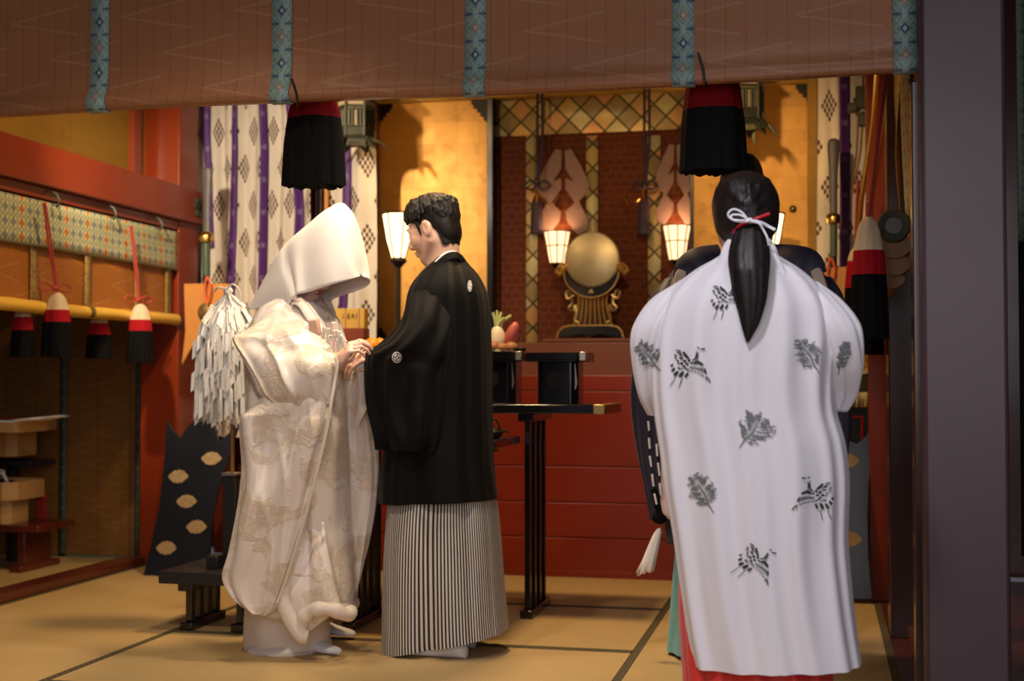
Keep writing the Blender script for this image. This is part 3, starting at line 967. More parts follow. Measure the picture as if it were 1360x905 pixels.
def plaque(label, poly, med, cord, Y):
    pts = [at(x, y, Y) for x, y in poly]; c = pts[0]
    t = thing('hanging_plaque', label, 'plaque', at(med[0], poly[-1][1], Y), 'orange plaques hung on the spears')
    mb = MB(); mb.prism([(p.x-c.x, p.z-c.z) for p in pts], c, UX, UZ, (0, .018, 0)); mb.build('board', M_PLAQUE, t, smooth=False, bevel=.002)
    q = at(*med, Y-.006); s = .0040
    mb = MB(); mb.lathe([(13*s,0),(13*s,.006),(9*s,.012),(3*s,.016)], (q.x, q.y+.006, q.z), 28, Matrix.Rotation(R(90), 3, 'X')); mb.build('medallion', M_BRASS, t)
    a = at(cord[0], cord[1], Y-.03); b = at(cord[0]+1, cord[2], Y-.03); mb = MB()
    lp = [b, b+(a-b)*.5+Vector((-.016,0,0)), a, a+(b-a)*.4+Vector((.020,0,0)), b]
    mb.tube([Vector(p) for p in spline(lp, 6)], .006, 8); mb.build('cord', M_ORANGECORD, t)
plaque('orange plaque with a round medallion on a red cord, behind the white paper wand', [(244,377),(304,377),(305,440),(286,480),(270,455),(258,455),(241,485),(246,440)], (274,415), (275,368,405), 6.74)
plaque('orange plaque on a red cord beyond the shoulder of the white crane robe', [(1086,357),(1131,354),(1133,420),(1120,460),(1108,440),(1096,440),(1084,462)], (1108,402), (1103,343,380), 6.90)
mb = MB(); 

# hanging bronze lanterns
def lantern(label, cx, y0, y1, hw, Y):
    s = (at(cx,200,Y)-at(cx,300,Y)).length/100
    c = at(cx, (y0+y1)/2, Y); H_ = (y1-y0)*s; r = hw*s*1.12
    t = thing('hanging_lantern', label, 'lantern', at(cx, y1+18, Y), 'bronze hanging lanterns')
    N = 6; a0 = R(18)
    def pt(k, z, rr): a = a0+k*math.pi/3; return Vector((c.x+rr*math.cos(a), c.y+rr*math.sin(a), c.z+z))
    # pierced body: posts, rails and lattice, built as one shell of bars around a paper lining
    mb = MB()
    for k in range(N):
        mb.tube([pt(k,-H_/2,r), pt(k,H_/2,r)], .007, 6)
        for z in (-.5, -.24, .22, .30, .5):
            mb.tube([pt(k,z*H_,r), pt(k+1,z*H_,r)], .006, 6)
        mid = lambda z, f: pt(k,z,r)*(1-f)+pt(k+1,z,r)*f
        for f in (.2, .36, .64, .8):
            mb.tube([mid(-.24*H_,f), mid(.22*H_,f)], .0065, 6)
        A, B, C_, D_ = pt(k,-.5*H_,r), pt(k+1,-.5*H_,r), pt(k+1,-.24*H_,r), pt(k,-.24*H_,r)
        mb.add([A,B,C_,D_], [(0,1,2,3)])
        if k % 2:
            for q in range(5):
                z = -.2*H_+q*.085*H_; mb.tube([mid(z,.36), mid(z+.09*H_,.5), mid(z,.64)], .005, 5)
    mb.build('pierced_body', M_VERDI, t)
    mb = MB(); mb.lathe([(r*.90,-H_*.48),(r*.90,H_*.48)], c, 6, a0=a0); mb.build('paper_lining', M_LININGDIM, t, smooth=False)
    mb = MB(); mb.lathe([(r*1.0,0),(r*1.5,.01),(r*1.55,.02),(r*1.2,.05),(r*.5,.11),(.02,.15),(.012,.2),(.02,.22),(.001,.24)], c+Vector((0,0,H_/2)), 6, a0=a0); mb.build('roof', M_VERDI, t, smooth=False)
    mb = MB(); mb.lathe([(r*.3,-.03),(r*1.1,-.025),(r*1.28,-.006),(r*1.05,.004)], c-Vector((0,0,H_/2)), 6, a0=a0); 
    for k in range(N):
        p0 = pt(k,-H_/2-.008,r*1.05); p1 = pt(k,-H_/2-.03,r*1.5); p2 = pt(k,-H_/2-.085,r*1.95)
        mb.tube([p0,(p0+p1)/2+Vector((0,0,.008)),p1,p2], [.018,.02,.015,.003], 8, flat=.45)
        # scalloped apron
        a, b = pt(k,-H_/2-.01,r*1.15), pt(k+1,-H_/2-.01,r*1.15)
        mb.add([a, b, b+Vector((0,0,-.06)), (a*.7+b*.3)*1+Vector((0,0,-.022)), (a*.3+b*.7)*1+Vector((0,0,-.022)), a+Vector((0,0,-.06))], [(0,1,2,4,3,5)])
    mb.build('foot', M_VERDI, t)
    mb = MB(); mb.tube([c+Vector((0,0,H_/2+.23)), Vector((c.x, c.y, 3.3))], .006, 6); mb.build('chain', M_IRON, t)
    return t
M_LININGDIM = mat('lantern_lining', (.62,.48,.28), rough=.8)
lantern('green bronze hexagonal lantern hanging in front of the white curtain near the gilded door', 472, 134, 184, 22, 6.95)
lantern('green bronze hexagonal lantern hanging beyond the great tassel over the dark hair', 989, 106, 162, 22, 6.95)
# dark pole and brown pole between the left curtains
t = thing('sheathed_sword', 'dark upright sheathed sword between the left curtains', 'sword', at(421, 480, 7.1))
mb = MB(); mb.tube([at(424, 190, 7.1), at(419, 745, 7.1)], .024, 12, flat=.6); mb.build('scabbard', M_BLACK, t)
mb = MB(); mb.tube([at(424.5, 150, 7.1), at(424, 192, 7.1)], .020, 12, flat=.7); mb.build('grip', M_WOODMID, t)
mb = MB(); mb.lathe([(.042,-.006),(.045,0),(.042,.006)], at(424, 192, 7.1), 16); mb.build('guard', M_BRASS, t)
t = thing('lacquered_pole', 'orange brown lacquered pole between the left curtains', 'pole', at(432, 520, 7.14))
mb = MB(); mb.tube([at(434, 60, 7.16), at(432, 745, 7.16)], .015, 10); mb.build('shaft', M_PLAQUE, t)
for y in (300, 360): mb = MB(); mb.tube([at(432.3, y, 7.14), at(432.2, y+7, 7.14)], .018, 10); mb.build('ferrule', M_BRASS, t)
# ------------------------------------------------------------------ sanctum blind, mirror, lamps
YM = 7.56
def P2(px, py, Y=YM): return at(px, py, Y)
root = thing('sanctum_blind', 'dark red woven sanctum blind with gold lozenge brocade borders behind the round mirror', 'blind', P2(786, 455))
mb = MB(); a = P2(656, 455); b = P2(920, 120); n = 12
mb.grid([[(a.x+(b.x-a.x)*i/n, YM, zl+(b.z+.05-zl)*j/n) for j in range(n+1)] for i in range(n+1)]); mb.build('reed_sheet', M_SANCTREED, root, ang=180)
def band(px0, px1, py0, py1, Y, dz=0):
    a = P2(px0, py1, Y); b = P2(px1, py0, Y); z0 = max(a.z, zl) if py1 > 440 else a.z
    mb = MB(); mb.grid([[(a.x, Y, z0), (a.x, Y, b.z)], [(b.x, Y, z0), (b.x, Y, b.z)]], uv=[[(a.x, z0), (a.x, b.z)], [(b.x, z0), (b.x, b.z)]]); return mb
band(654, 921, 118, 182, YM-.012).build('brocade_header', M_SANCT, root, solid=.004)
for x0, x1 in ((699, 714), (779, 794), (861, 877)):
    band(x0, x1, 180, 455, YM-.010).build('brocade_band', M_SANCT, root, solid=.004)
# zigzag paper streamers before the blind
M_SHIDE = mat('veiled_paper', rough=.8, fn=mottled((.21,.125,.105), (.26,.16,.14), 20))  # white paper dimmed in its colour, as if veiled by the reed
ZIG = [(2,0),(11,-2),(24,18),(36,42),(36,54),(22,66),(36,92),(34,104),(20,110),(5,92),(3,80),(16,68),(3,50),(3,36),(14,40),(3,24)]
def zigzag(cx, y0, y1, hw, side, Y):
    """folded paper streamer stepping outward and back"""
    mb = MB(); k = (y1-y0)/110; w = [P2(cx+side*x*hw/36, y0+y*k, Y) for x, y in ZIG]; o = w[0]
    mb.prism([(p.x-o.x, p.z-o.z) for p in w], o, UX, UZ, (0, .002, 0)); return mb
for cx, y0, y1, hw, lab in ((748, 200, 312, 34, 'pale zigzag paper streamer on the sanctum blind, above the lamp beside the mirror'), (897, 193, 300, 26, 'pale zigzag paper streamer on the sanctum blind, above the lamp near the white robe')):
    t = thing('paper_streamer', lab, 'streamer', P2(cx, y1, YM-.03), 'zigzag paper streamers on the sanctum blind')
    for s in (-1, 1): zigzag(cx, y0, y1, hw, s, YM-.03).build('folded_strip', M_SHIDE, t, smooth=False)
# purple tassels on looped cords
for cx, x2, lab in ((714, 8, 'dark purple tassel on a looped cord before the sanctum blind, above the daikon stand'), (856, -8, 'dark purple tassel on a looped cord before the sanctum blind, over the mirror stand')):
    Y = YM-.08; s = .0042
    t = thing('purple_tassel', lab, 'tassel', P2(cx, 313, Y), 'purple tassels before the sanctum')
    mb = MB()
    for d in (-3, 3):
        mb.tube([P2(cx+3+d, 118, Y), P2(cx+3+d*1.2, 190, Y), P2(cx+1, 244, Y)], .008, 8)
    for sd in (-1, 1):
        lp = [P2(cx,246,Y), P2(cx+sd*9,240,Y), P2(cx+sd*17,247,Y), P2(cx+sd*9,252,Y), P2(cx,247,Y)]
        mb.tube([Vector(p) for p in spline(lp, 5)], .007, 7)
    mb.ell(P2(cx,247,Y), (.02,.02,.02)); mb.build('cord', M_PURPLEDK, t)
    mb = MB(); mb.lathe([(.001,0),(3*s,-.002),(7*s,-9*s),(8*s,-25*s),(9*s,-52*s),(7*s,-53*s),(.001,-52*s)], P2(cx-1, 260, Y), 24); mb.build('fringe', M_PURPLEDK, t)
    mb = MB(); q = [P2(cx-2,252,Y-.03), P2(cx+x2*.4,262,Y-.03), P2(cx+x2*1.6,271,Y-.03), P2(cx+x2*2.6,273,Y-.03), P2(cx+x2*3.6,258,Y-.03)]
    mb.tube(q, [.012,.016,.014,.014,.01], 8, flat=.35); mb.tube([P2(cx-1,251,Y-.03), P2(cx-2,268,Y-.03)], [.012,.02], 8, flat=.4); mb.build('gilt_ribbon', M_GILT, t)

# round mirror on its stand
Y0 = 7.38; s = (P2(787,345,Y0)-P2(787,445,Y0)).length/100
t = thing('mirror', 'round tarnished bronze mirror resting in the crescent stand', 'mirror', P2(787, 381, Y0))
c = P2(787, 345, Y0)
mb = MB(); mb.lathe([(.001,.03),(34*s,.03),(36.5*s,.024),(36.5*s,-.006),(34.5*s,-.012),(33.5*s,-.006),(18*s,-.010),(.001,-.013)][::-1], c, 64, Matrix.Rotation(R(-90), 3, 'X') @ Matrix.Scale(-1, 3, (0,0,1))); mb.build('disc', M_MIRROR, t, ang=30)
q0 = P2(787, 449, Y0)
st = thing('mirror_stand', 'black and gilt crescent stand with fan ribs that holds the round mirror', 'stand', (q0.x, Y0, zl))
mb = MB(); mb.box((P2(727,0,Y0).x, Y0-.16, zl+.006), (P2(840,0,Y0).x, Y0+.14, zl+.024)); mb.box((P2(735,0,Y0).x, Y0-.12, zl), (P2(832,0,Y0).x, Y0+.1, zl+.008)); mb.build('plinth', M_LEDGE, st, bevel=.003)
mb = MB(); bs = [(-44,2),(-42,10),(-36,16),(-26,18),(26,18),(36,16),(42,10),(44,2),(30,3),(12,6),(0,3),(-12,6),(-30,3)]
mb.prism([(x*s, y*s) for x, y in bs], (c.x, Y0-.09, zl+.022), UX, UZ, (0,.16,0)); mb.build('base', M_BLACK, st, bevel=.004)
mb = MB(); mb.tube([(c.x+x*s, Y0-.092, zl+.022+y*s) for x, y in bs[:8]], .006, 6); mb.build('gilt_edge', M_GILT, st)
zb_ = zl+.022+17*s; zt_ = P2(787, 390, Y0).z
for k in range(8):
    f = (k-3.5)/3.5; mb = MB()
    mb.tube([Vector(p) for p in spline([(c.x+26*s*f, Y0, zb_), (c.x+21*s*f, Y0, zb_+.35*(zt_-zb_)), (c.x+18.5*s*f, Y0, zb_+.7*(zt_-zb_)), (c.x+19*s*f, Y0, zt_+.01)], 5)], .0085, 8); mb.build('rib', M_GILT, st)
mb = MB(); mb.prism([(-26*s,0),(26*s,0),(21*s,.35*(zt_-zb_)),(18*s,.7*(zt_-zb_)),(19*s,zt_-zb_),(-19*s,zt_-zb_),(-18*s,.7*(zt_-zb_)),(-21*s,.35*(zt_-zb_))], (c.x, Y0+.004, zb_), UX, UZ, (0,.02,0)); mb.build('backboard', M_BLACK, st, smooth=False)
arc = []
for k in range(25):
    a = R(205+130*k/24); arc.append((a, 38*s, (38+ (11*math.sin(math.pi*k/24)**.8 if 0<k<24 else 0)+2)*s))
poly = [(r1*math.cos(a), r1*math.sin(a)) for a, r0, r1 in arc]+[(r0*math.cos(a), r0*math.sin(a)) for a, r0, r1 in arc[::-1]]
mb = MB(); mb.prism(poly, (c.x, Y0-.045, c.z), UX, UZ, (0,.085,0)); mb.build('crescent', M_BLACK, st, bevel=.003)
mb = MB(); mb.tube([(c.x+r1*math.cos(a), Y0-.048, c.z+r1*math.sin(a)) for a, r0, r1 in arc], .0045, 6); mb.build('gilt_edge', M_GILT, st)
for sd in (-1, 1):
    mb = MB(); cc = Vector((c.x+sd*42*s, Y0-.03, c.z-13*s)); sp = []
    for k in range(30):
        a = k/29*2*math.pi*1.6; r = (8.5-6.2*k/29)*s; sp.append(cc+Vector((sd*r*math.cos(a+1.2), 0, r*math.sin(a-1.2+0))))
    mb.tube(sp, .010, 8); mb.build('scroll', M_GILT, st)
    mb = MB()
    pts = [(25,-47),(33,-52),(36,-45),(32,-41),(29,-47),(27,-58),(32,-64),(26,-68),(24,-60),(22,-72),(24,-80),(19,-84)]
    mb.tube([Vector(p) for p in spline([(c.x+sd*x*s, Y0, c.z+y*s) for x, y in pts], 4)], .009, 7); mb.build('leaf_scroll', M_BRASS, st)
mb = MB(); mb.prism([(-4*s,0),(4*s,0),(0,6*s)], (c.x, Y0-.052, c.z-45*s), UX, UZ, (0,.006,0)); mb.build('emblem', M_BRASS, st)

# small glass lamps on bent brackets
def cup_lamp(label, px, ytop, ybot, wt, wb, Y, group):
    s = (P2(px,300,Y)-P2(px,400,Y)).length/100; c = P2(px, ybot, Y)
    t = thing('bracket_lamp', label, 'lamp', c-Vector((0,0,.06)), group)
    Hh = (ybot-ytop)*s; N = 8
    prof = [(wb/2, 0), (wb/2+.18*(wt-wb)/2*1.5, .25), (wb/2+.45*(wt-wb)/2*1.2, .55), (wt/2, 1)]
    mb = MB(); mb.lathe([(r*s, f*Hh) for r, f in prof], c, N, a0=R(10), caps=False); gs_ = mb.build('glass_shade', M_LAMPPANE, t, smooth=False)
    mb = MB()
    for k in range(N):
        a = R(10)+2*math.pi*k/N
        mb.tube([c+Vector((r*s*1.01*math.cos(a), r*s*1.01*math.sin(a), f*Hh)) for r, f in prof], .0035, 5)
    for r, f in prof[:1]+prof[2:]:
        mb.tube([c+Vector((r*s*1.01*math.cos(R(10)+2*math.pi*k/N), r*s*1.01*math.sin(R(10)+2*math.pi*k/N), f*Hh)) for k in range(N)], .0035, 5, closed=True)
    mb.build('leading', M_BRASS, gs_)
    mb = MB(); mb.lathe([(.002,-.03),(.018,-.026),(.028,-.008),(wb*s*.5,0),(wb*s*.45,.004)], c, 16)
    mb.tube([c+Vector((0,0,-.02)), c+Vector((0,.03,-.06)), c+Vector((0,.10,-.06)), Vector((c.x, YM-.02, c.z-.03))], .007, 8); mb.build('bracket', M_IRON, t)
    point(c+Vector((0,0,Hh*.75)), 2.2, (1,.62,.3), .03)
    return t
cup_lamp('small leaded glass lamp glowing beside the round mirror', 740, 308, 350, 34, 19, 7.47, 'small leaded glass lamps')
cup_lamp('small leaded glass lamp glowing next to the white crane robe', 899, 300, 346, 36, 20, 7.47, 'small leaded glass lamps')

# floor lamps with paper shades
def floor_lamp(label, px, ytop, ybot, wt, wb, Y, group):
    s = (P2(px,300,Y)-P2(px,400,Y)).length/100; c = P2(px, ybot, Y)
    t = thing('floor_lamp', label, 'lamp', (c.x, Y, zy[5]), group)
    Hh = (ybot-ytop)*s; N = 6; A0 = R(8)
    prof = [(wb/2, 0), (wb/2+.55*(wt-wb)/2, .42), (wt/2, 1)]
    mb = MB(); mb.lathe([(r*s, f*Hh) for r, f in prof], c, N, a0=A0, caps=False); gs_ = mb.build('paper_shade', M_LAMPGLASS, t, smooth=False)
    mb = MB()
    for k in range(N):
        a = A0+2*math.pi*k/N
        mb.tube([c+Vector((r*s*1.01*math.cos(a), r*s*1.01*math.sin(a), f*Hh)) for r, f in prof], .005, 5)
    for r, f in (prof[0], prof[2]):
        mb.tube([c+Vector((r*s*1.01*math.cos(A0+2*math.pi*k/N), r*s*1.01*math.sin(A0+2*math.pi*k/N), f*Hh)) for k in range(N)], .006, 5, closed=True)
    mb.build('shade_frame', M_IRON, gs_)
    mb = MB(); mb.lathe([(.014,-.05),(.03,-.035),(.05,-.012),(wb*s*.52,0),(wb*s*.48,.006)], c, 18); mb.build('cup', M_IRON, t)
    mb = MB(); mb.tube([Vector((c.x, Y, zy[5]+.03)), c-Vector((0,0,.03))], .011, 10); mb.build('pole', M_IRON, t)
    mb = MB(); mb.lathe([(.10,0),(.10,.012),(.06,.022),(.02,.035),(.012,.05)], (c.x, Y, zy[5]), 24); mb.build('base', M_IRON, t)
    point(c+Vector((0,0,Hh*.55)), 8, (1,.64,.28), .05)
    return t
floor_lamp('bright paper shaded floor lamp beside the face of the man in black', 529, 284, 344, 43, 17, 7.08, 'paper shaded floor lamps')
floor_lamp('paper shaded floor lamp before the gilded door, hidden behind the dark haired head', 1020, 284, 344, 43, 17, 7.08, 'paper shaded floor lamps')

# ------------------------------------------------------------------ black tables and offerings
def comb_leg(root, x, y0, y1, ztop, nbar=4, bw=.026, zf=.035, name='leg'):
    mb = MB()
    for k in range(nbar):
        y = y0+.03+(y1-y0-.06)*k/(nbar-1)
        mb.box((x-bw/2, y-bw/2, zf), (x+bw/2, y+bw/2, ztop))
    o = mb.build(name, M_BLACK, root, bevel=.003)
    mb = MB(); mb.box((x-.028, y0-.012, 0), (x+.028, y1+.012, zf)); mb.build('foot_bar', M_BLACK, o, bevel=.004)
    mb = MB(); mb.box((x-.034, y0-.02, ztop-.035), (x+.034, y1+.02, ztop)); mb.build('head_bar', M_BLACK, o, bevel=.004)
ta0, ta1 = 5.70, 6.08
TZ = .925
xr = atz(712, 812, 0).x
xe = at(797, 538, 5.85).x; xs = at(478, 538, 5.85).x
t = thing('offering_table', 'long black lacquer offering table with a gilt corner, behind the man in black', 'table', ((xe+xs)/2, 5.89, 0))
mb = MB(); mb.box((xs-.02, ta0-.04, TZ-.04), (xe, ta1+.04, TZ)); mb.build('top', M_BLACK, t, bevel=.005)
for x0, x1 in ((xe, xe+.052), (xs-.072, xs-.02)):
    mb = MB(); mb.box((x0, ta0-.043, TZ-.042), (x1, ta1+.043, TZ+.001)); mb.build('gilt_end', M_BRASS, t, bevel=.004)
comb_leg(t, xr, ta0, ta1, TZ-.04); comb_leg(t, xs+.22, ta0, ta1, TZ-.04)
# lower table mostly hidden behind the pair
tb0, tb1 = 5.27, 5.66; TB = .79
xb1 = at(674, 588, 5.45).x; xb0 = atz(486, 826, 0).x-.36
t = thing('low_offering_table', 'lower black lacquer table with comb legs standing between the pair in wedding dress', 'table', ((xb0+xb1)/2, 5.46, 0))
mb = MB(); mb.box((xb0, tb0-.03, TB-.035), (xb1, tb1+.03, TB)); mb.build('top', M_BLACK, t, bevel=.005)
xl2 = atz(486, 826, 0).x
comb_leg(t, xl2, tb0, tb1, TB-.035, 5); comb_leg(t, xl2+.50, tb0, tb1, TB-.035, 5)
mb = MB(); g = at(499, 577, tb0); mb.box((g.x-.012, tb0-.036, TB-.04), (g.x+.03, tb0-.02, TB+.02)); mb.build('gilt_fitting', M_BRASS, t, bevel=.003)
q = at(660, 583, 5.4); tt = thing('sake_kettle', 'small dark sake kettle on the lower table at the back of the man in black', 'kettle', (q.x-.02, 5.42, TB+.001))
mb = MB(); mb.lathe([(.03,0),(.045,.006),(.05,.025),(.035,.042),(.012,.048)], (q.x-.03,5.42,TB), 20); mb.build('body', M_IRON, tt)
mb = MB(); mb.tube([(q.x+.01,5.42,TB+.02),(q.x+.03,5.42,TB+.03),(q.x+.05,5.42,TB+.022)], [.008,.006,.004], 7); mb.build('spout', M_IRON, tt)
mb = MB(); mb.tube([Vector(p) for p in spline([(q.x-.07,5.42,TB+.03),(q.x-.05,5.42,TB+.075),(q.x-.01,5.42,TB+.075),(q.x+.01,5.42,TB+.035)],5)], .004, 6); mb.build('handle', M_IRON, tt)

def sanbo(label, cx, Y, z, bw, bh, tw, th, m=M_BLACK, group=None, fit=M_SILVER, holecol=None, depth=None):
    """stand: octagon-cornered solid box with a flat disc for its eye hole, under a rimmed tray"""
    t = thing('offering_stand', label, 'stand', (cx, Y, z), group)
    d = depth or bw
    mb = MB(); ch = bw*.16
    oc = [(-bw/2+ch,-d/2),(bw/2-ch,-d/2),(bw/2,-d/2+ch),(bw/2,d/2-ch),(bw/2-ch,d/2),(-bw/2+ch,d/2),(-bw/2,d/2-ch),(-bw/2,-d/2+ch)]
    mb.prism(oc, (cx,Y,z), UX, UY, (0,0,bh)); bo = mb.build('body', m, t, smooth=False, bevel=.003)
    mb = MB(); oc2 = [(x*tw/bw, y*tw/bw) for x, y in oc]
    a = z+bh; mb.prism(oc2, (cx,Y,a), UX, UY, (0,0,.010))
    N = 8
    for k in range(N):
        p0, p1 = oc2[k], oc2[(k+1)%N]; q0 = (p0[0]*.93, p0[1]*.93); q1 = (p1[0]*.93, p1[1]*.93)
        mb.add([(cx+x, Y+y, zz) for zz in (a+.008, a+th) for x, y in (p0,p1,q1,q0)], [(0,1,5,4),(1,2,6,5),(2,3,7,6),(3,0,4,7),(4,5,6,7),(0,3,2,1)])
    tr = mb.build('tray', m, t, smooth=False)
    hz = z+bh*.58; hr = bw*.17
    mb = MB(); mb.tube([(cx+hr*math.cos(b)-bw*.05, Y-d/2-.001, hz+hr*math.sin(b)*1.1) for b in [2*math.pi*k/28 for k in range(28)]], .003, 6, closed=True); mb.build('eye_rim', M_IRON, bo)
    mb = MB(); mb.lathe([(hr*.96,0),(hr*.96,.003)], (cx-bw*.05, Y-d/2-.0005, hz), 28, Matrix.Diagonal((1,1.1,1)) @ Matrix.Identity(3) if False else Matrix.Rotation(R(90),3,'X')); mb.build('eye', M_VOID if holecol is None else holecol, bo)
    if fit is M_SILVER:
        mb = MB(); mb.box((cx+tw*.40, Y-tw*.5*d/bw-.002, a+.004), (cx+tw*.502, Y-tw*.28, a+th+.001)); mb.build('silver_corner', fit, tr, bevel=.002)
        mb = MB(); mb.tube([(cx+bw*.44, Y-d/2+.0, z+bh*.95), (cx+bw*.47, Y-d/2+.005, z+bh*.5), (cx+bw*.45, Y-d/2+.0, z+bh*.35)], [.003,.006,.003], 6); mb.build('silver_clasp', fit, bo)
    return t
M_VOID = mat('eye_hole_shade', (.002,.002,.002), rough=.9)  # shade inside the eye hole, painted as a flat near-black disc
def stand_at(px0, px1, ybot, ytray, ytop, tx0, tx1, Y, label, zt=TZ):
    a = at(px0, 500, Y); b = at(px1, 500, Y); zt1 = at(px0, ytray, Y).z; zt2 = at(px0, ytop, Y).z
    tw = (at(tx1,500,Y).x-at(tx0,500,Y).x)
    return sanbo(label, (a.x+b.x)/2, Y+.05, zt, b.x-a.x, zt1-zt, tw, zt2-zt1, group='black offering stands'), Vector(((a.x+b.x)/2, Y+.05, zt2))
s1, c1 = stand_at(715, 769, 533, 481, 469, 702, 782, 5.80, 'empty looking black lacquer offering stand near the gilt end of the table')
s2, c2 = stand_at(632, 686, 533, 480, 468, 622, 699, 5.80, 'black lacquer offering stand that carries the daikon and vegetables')
s3, c3 = stand_at(466, 520, 533, 478, 466, 452, 534, 5.86, 'black lacquer offering stand that carries oranges behind the joined hands')
# paper plates
for c, lab in ((c2, 'white paper sheet under the vegetables'), (c1, 'white paper sheet on the empty looking offering stand')):
    mb = MB(); G = []
    for i in range(9):
        G.append([(c.x-.090+.18*i/8, c.y-.090+.18*j/8, c.z-.006+.006*abs(math.sin(i*1.1+j*.7))) for j in range(9)])
    mb.grid(G); tag(mb.build('paper_sheet', M_PAPER, solid=.0015), lab, 'paper')
# daikon, sweet potato, mushrooms, greens, lotus root lumps
V_DAIKON = mat('daikon', rough=.45, fn=mottled((.66,.58,.42), (.78,.70,.54), 8), sss=.1)
V_STALK = mat('daikon_stalk', rough=.5, fn=mottled((.42,.50,.16), (.62,.66,.30), 12))
V_POTATO = mat('red_root', rough=.45, fn=mottled((.36,.06,.055), (.52,.13,.10), 25))
V_MUSH = mat('brown_mushroom', rough=.6, fn=mottled((.26,.10,.035), (.42,.19,.07), 25))
V_GREEN = mat('dark_greens', rough=.6, fn=mottled((.02,.025,.012), (.05,.055,.02), 25))
q = at(661, 468, 5.78); zc = c2.z
def V3(px, py, Y): return at(px, py, Y)
t = thing('daikon', 'white daikon radish with cut green stalks on the offering stand', 'radish', (q.x, 5.83, zc))
s = .0034
b = V3(661, 466, 5.83); 
mb = MB(); mb.lathe([(.001,0),(8*s,1*s),(11*s,8*s),(11.5*s,17*s),(9.5*s,26*s),(6.5*s,32*s),(4*s,34*s),(.001,34.5*s)], (b.x, 5.83, zc), 24); mb.build('root', V_DAIKON, t)
top = Vector((b.x, 5.83, zc+33*s))
for k, (dx, dz, bend) in enumerate(((-5,19,-1),(-1,22,0),(3,20,1),(5,12,5),(10,15,8),(0,17,1))):
    mb = MB(); mb.tube([top+Vector((dx*.35*s,(k%3-1)*.006,-2*s)), top+Vector((dx*.6*s,(k%3-1)*.010,dz*.5*s)), top+Vector(((dx+bend)*s,(k%3-1)*.012,dz*s))], [.0085,.0075,.006], 8); mb.build('stalk', V_STALK, t)
t2 = MB(); a = V3(673, 464, 5.80); e = V3(686, 428, 5.80); a.z = zc+.012
t2.tube([a, a+(e-a)*.2, a+(e-a)*.5, a+(e-a)*.8, e-(e-a)*.03, e], [.010,.024,.030,.024,.012,.003], 16); tag(t2.build('sweet_potato', V_POTATO), 'upright red sweet potato leaning beside the daikon', 'vegetable')
for px, py, r, lab, m in ((655, 455, .034, 'brown mushroom below the daikon at the edge of the black sleeve', V_MUSH), (667, 460, .028, 'brown mushroom between daikon and red sweet potato', V_MUSH), (679, 459, .031, 'brown mushroom under the red sweet potato', V_MUSH)):
    p = V3(px, py, 5.75); t3 = thing('mushroom', lab, 'mushroom', (p.x, 5.75, zc), 'mushrooms on the offering stand')
    mb = MB(); mb.lathe([(.004,0),(.009,.002),(.009,r*.6)], (p.x, 5.75, zc), 12); mb.build('stem', V_DAIKON, t3)
    mb = MB(); mb.lathe([(.006,r*.35),(r*.95,r*.45),(r,r*.7),(r*.8,r*1.1),(r*.4,r*1.35),(.001,r*1.4)], (p.x, 5.75, zc), 18); mb.build('cap', m, t3)
rnd = random.Random(4)
t4 = thing('leafy_greens', 'dark leafy greens beside the mushrooms on the offering stand', 'vegetable', (V3(691,464,5.78).x, 5.78, zc))
for k in range(7):
    p = V3(687+rnd.uniform(0,9), 464, 5.78+rnd.uniform(-.03,.03)); mb = MB(); a = rnd.uniform(0, 6.28); l = rnd.uniform(.03,.05)
    d = Vector((math.cos(a), math.sin(a), .7)); n_ = d.cross(UZ).normalized(); o = Vector((p.x, p.y, zc))
    rows = [[o+d*(l*f)+n_*(w*l*sd)+UZ*(-.3*l*f*f) for sd in (-1,0,1)] for f, w in ((0,.08),(.3,.35),(.6,.42),(.85,.25),(1,.02))]
    mb.grid(rows); mb.build('leaf', V_GREEN, t4, solid=.002)
# oranges
for k, (px, py, lab) in enumerate(((494, 456, 'orange behind the joined hands, nearer the white sleeve'), (504, 457, 'orange behind the joined hands, against the black sleeve'))):
    oy = 5.81+.07*k; p = at(px, py, oy); t5 = thing('orange', lab, 'fruit', (p.x, oy, c3.z-.01), 'oranges behind the joined hands')
    r = .034
    mb = MB(); mb.ell((p.x, oy, c3.z-.01+r), (r*1.05, r*1.05, r)); mb.build('peel', M_ORANGE, t5)
    mb = MB(); mb.lathe([(.006,0),(.004,.003),(.001,.004)], (p.x, oy, c3.z-.01+2*r-.002), 8); mb.build('stem_end', V_STALK, t5)
# yellow board box with writing, behind the bride
YS = 6.5
a = at(436, 441, YS); b = at(484, 441, YS); zt_ = at(460, 410, YS).z; z1 = at(460, 436, YS).z; z0_ = at(460, 462, YS).z
t = thing('notice_box', 'yellow lettered board above a red brown box behind the bridal chest', 'box', ((a.x+b.x)/2, YS, 0))
x0 = at(428, 430, YS).x; x1 = b.x
mb = MB(); mb.box((x0, YS, z1-.01), (x1, YS+.06, zt_)); mb.build('board', M_YELLOW, t, bevel=.003)
mb = MB(); mb.box((x0-.01, YS-.012, z0_), (x1+.0, YS+.08, z1)); mb.build('box_body', M_REDBROWN, t, bevel=.003)
mb = MB(); mb.box((x0+.03, YS+.02, 0), (x1-.03, YS+.06, z0_+.01)); mb.build('support', M_BLACKMATTE, t, bevel=.003)
for px in (458, 476):
    p = at(px, 420, YS); mb = MB(); mb.box((p.x-.004, YS-.008, at(px,449,YS).z), (p.x+.004, YS, zt_)); mb.build('slat', M_WOODLIGHT, t)
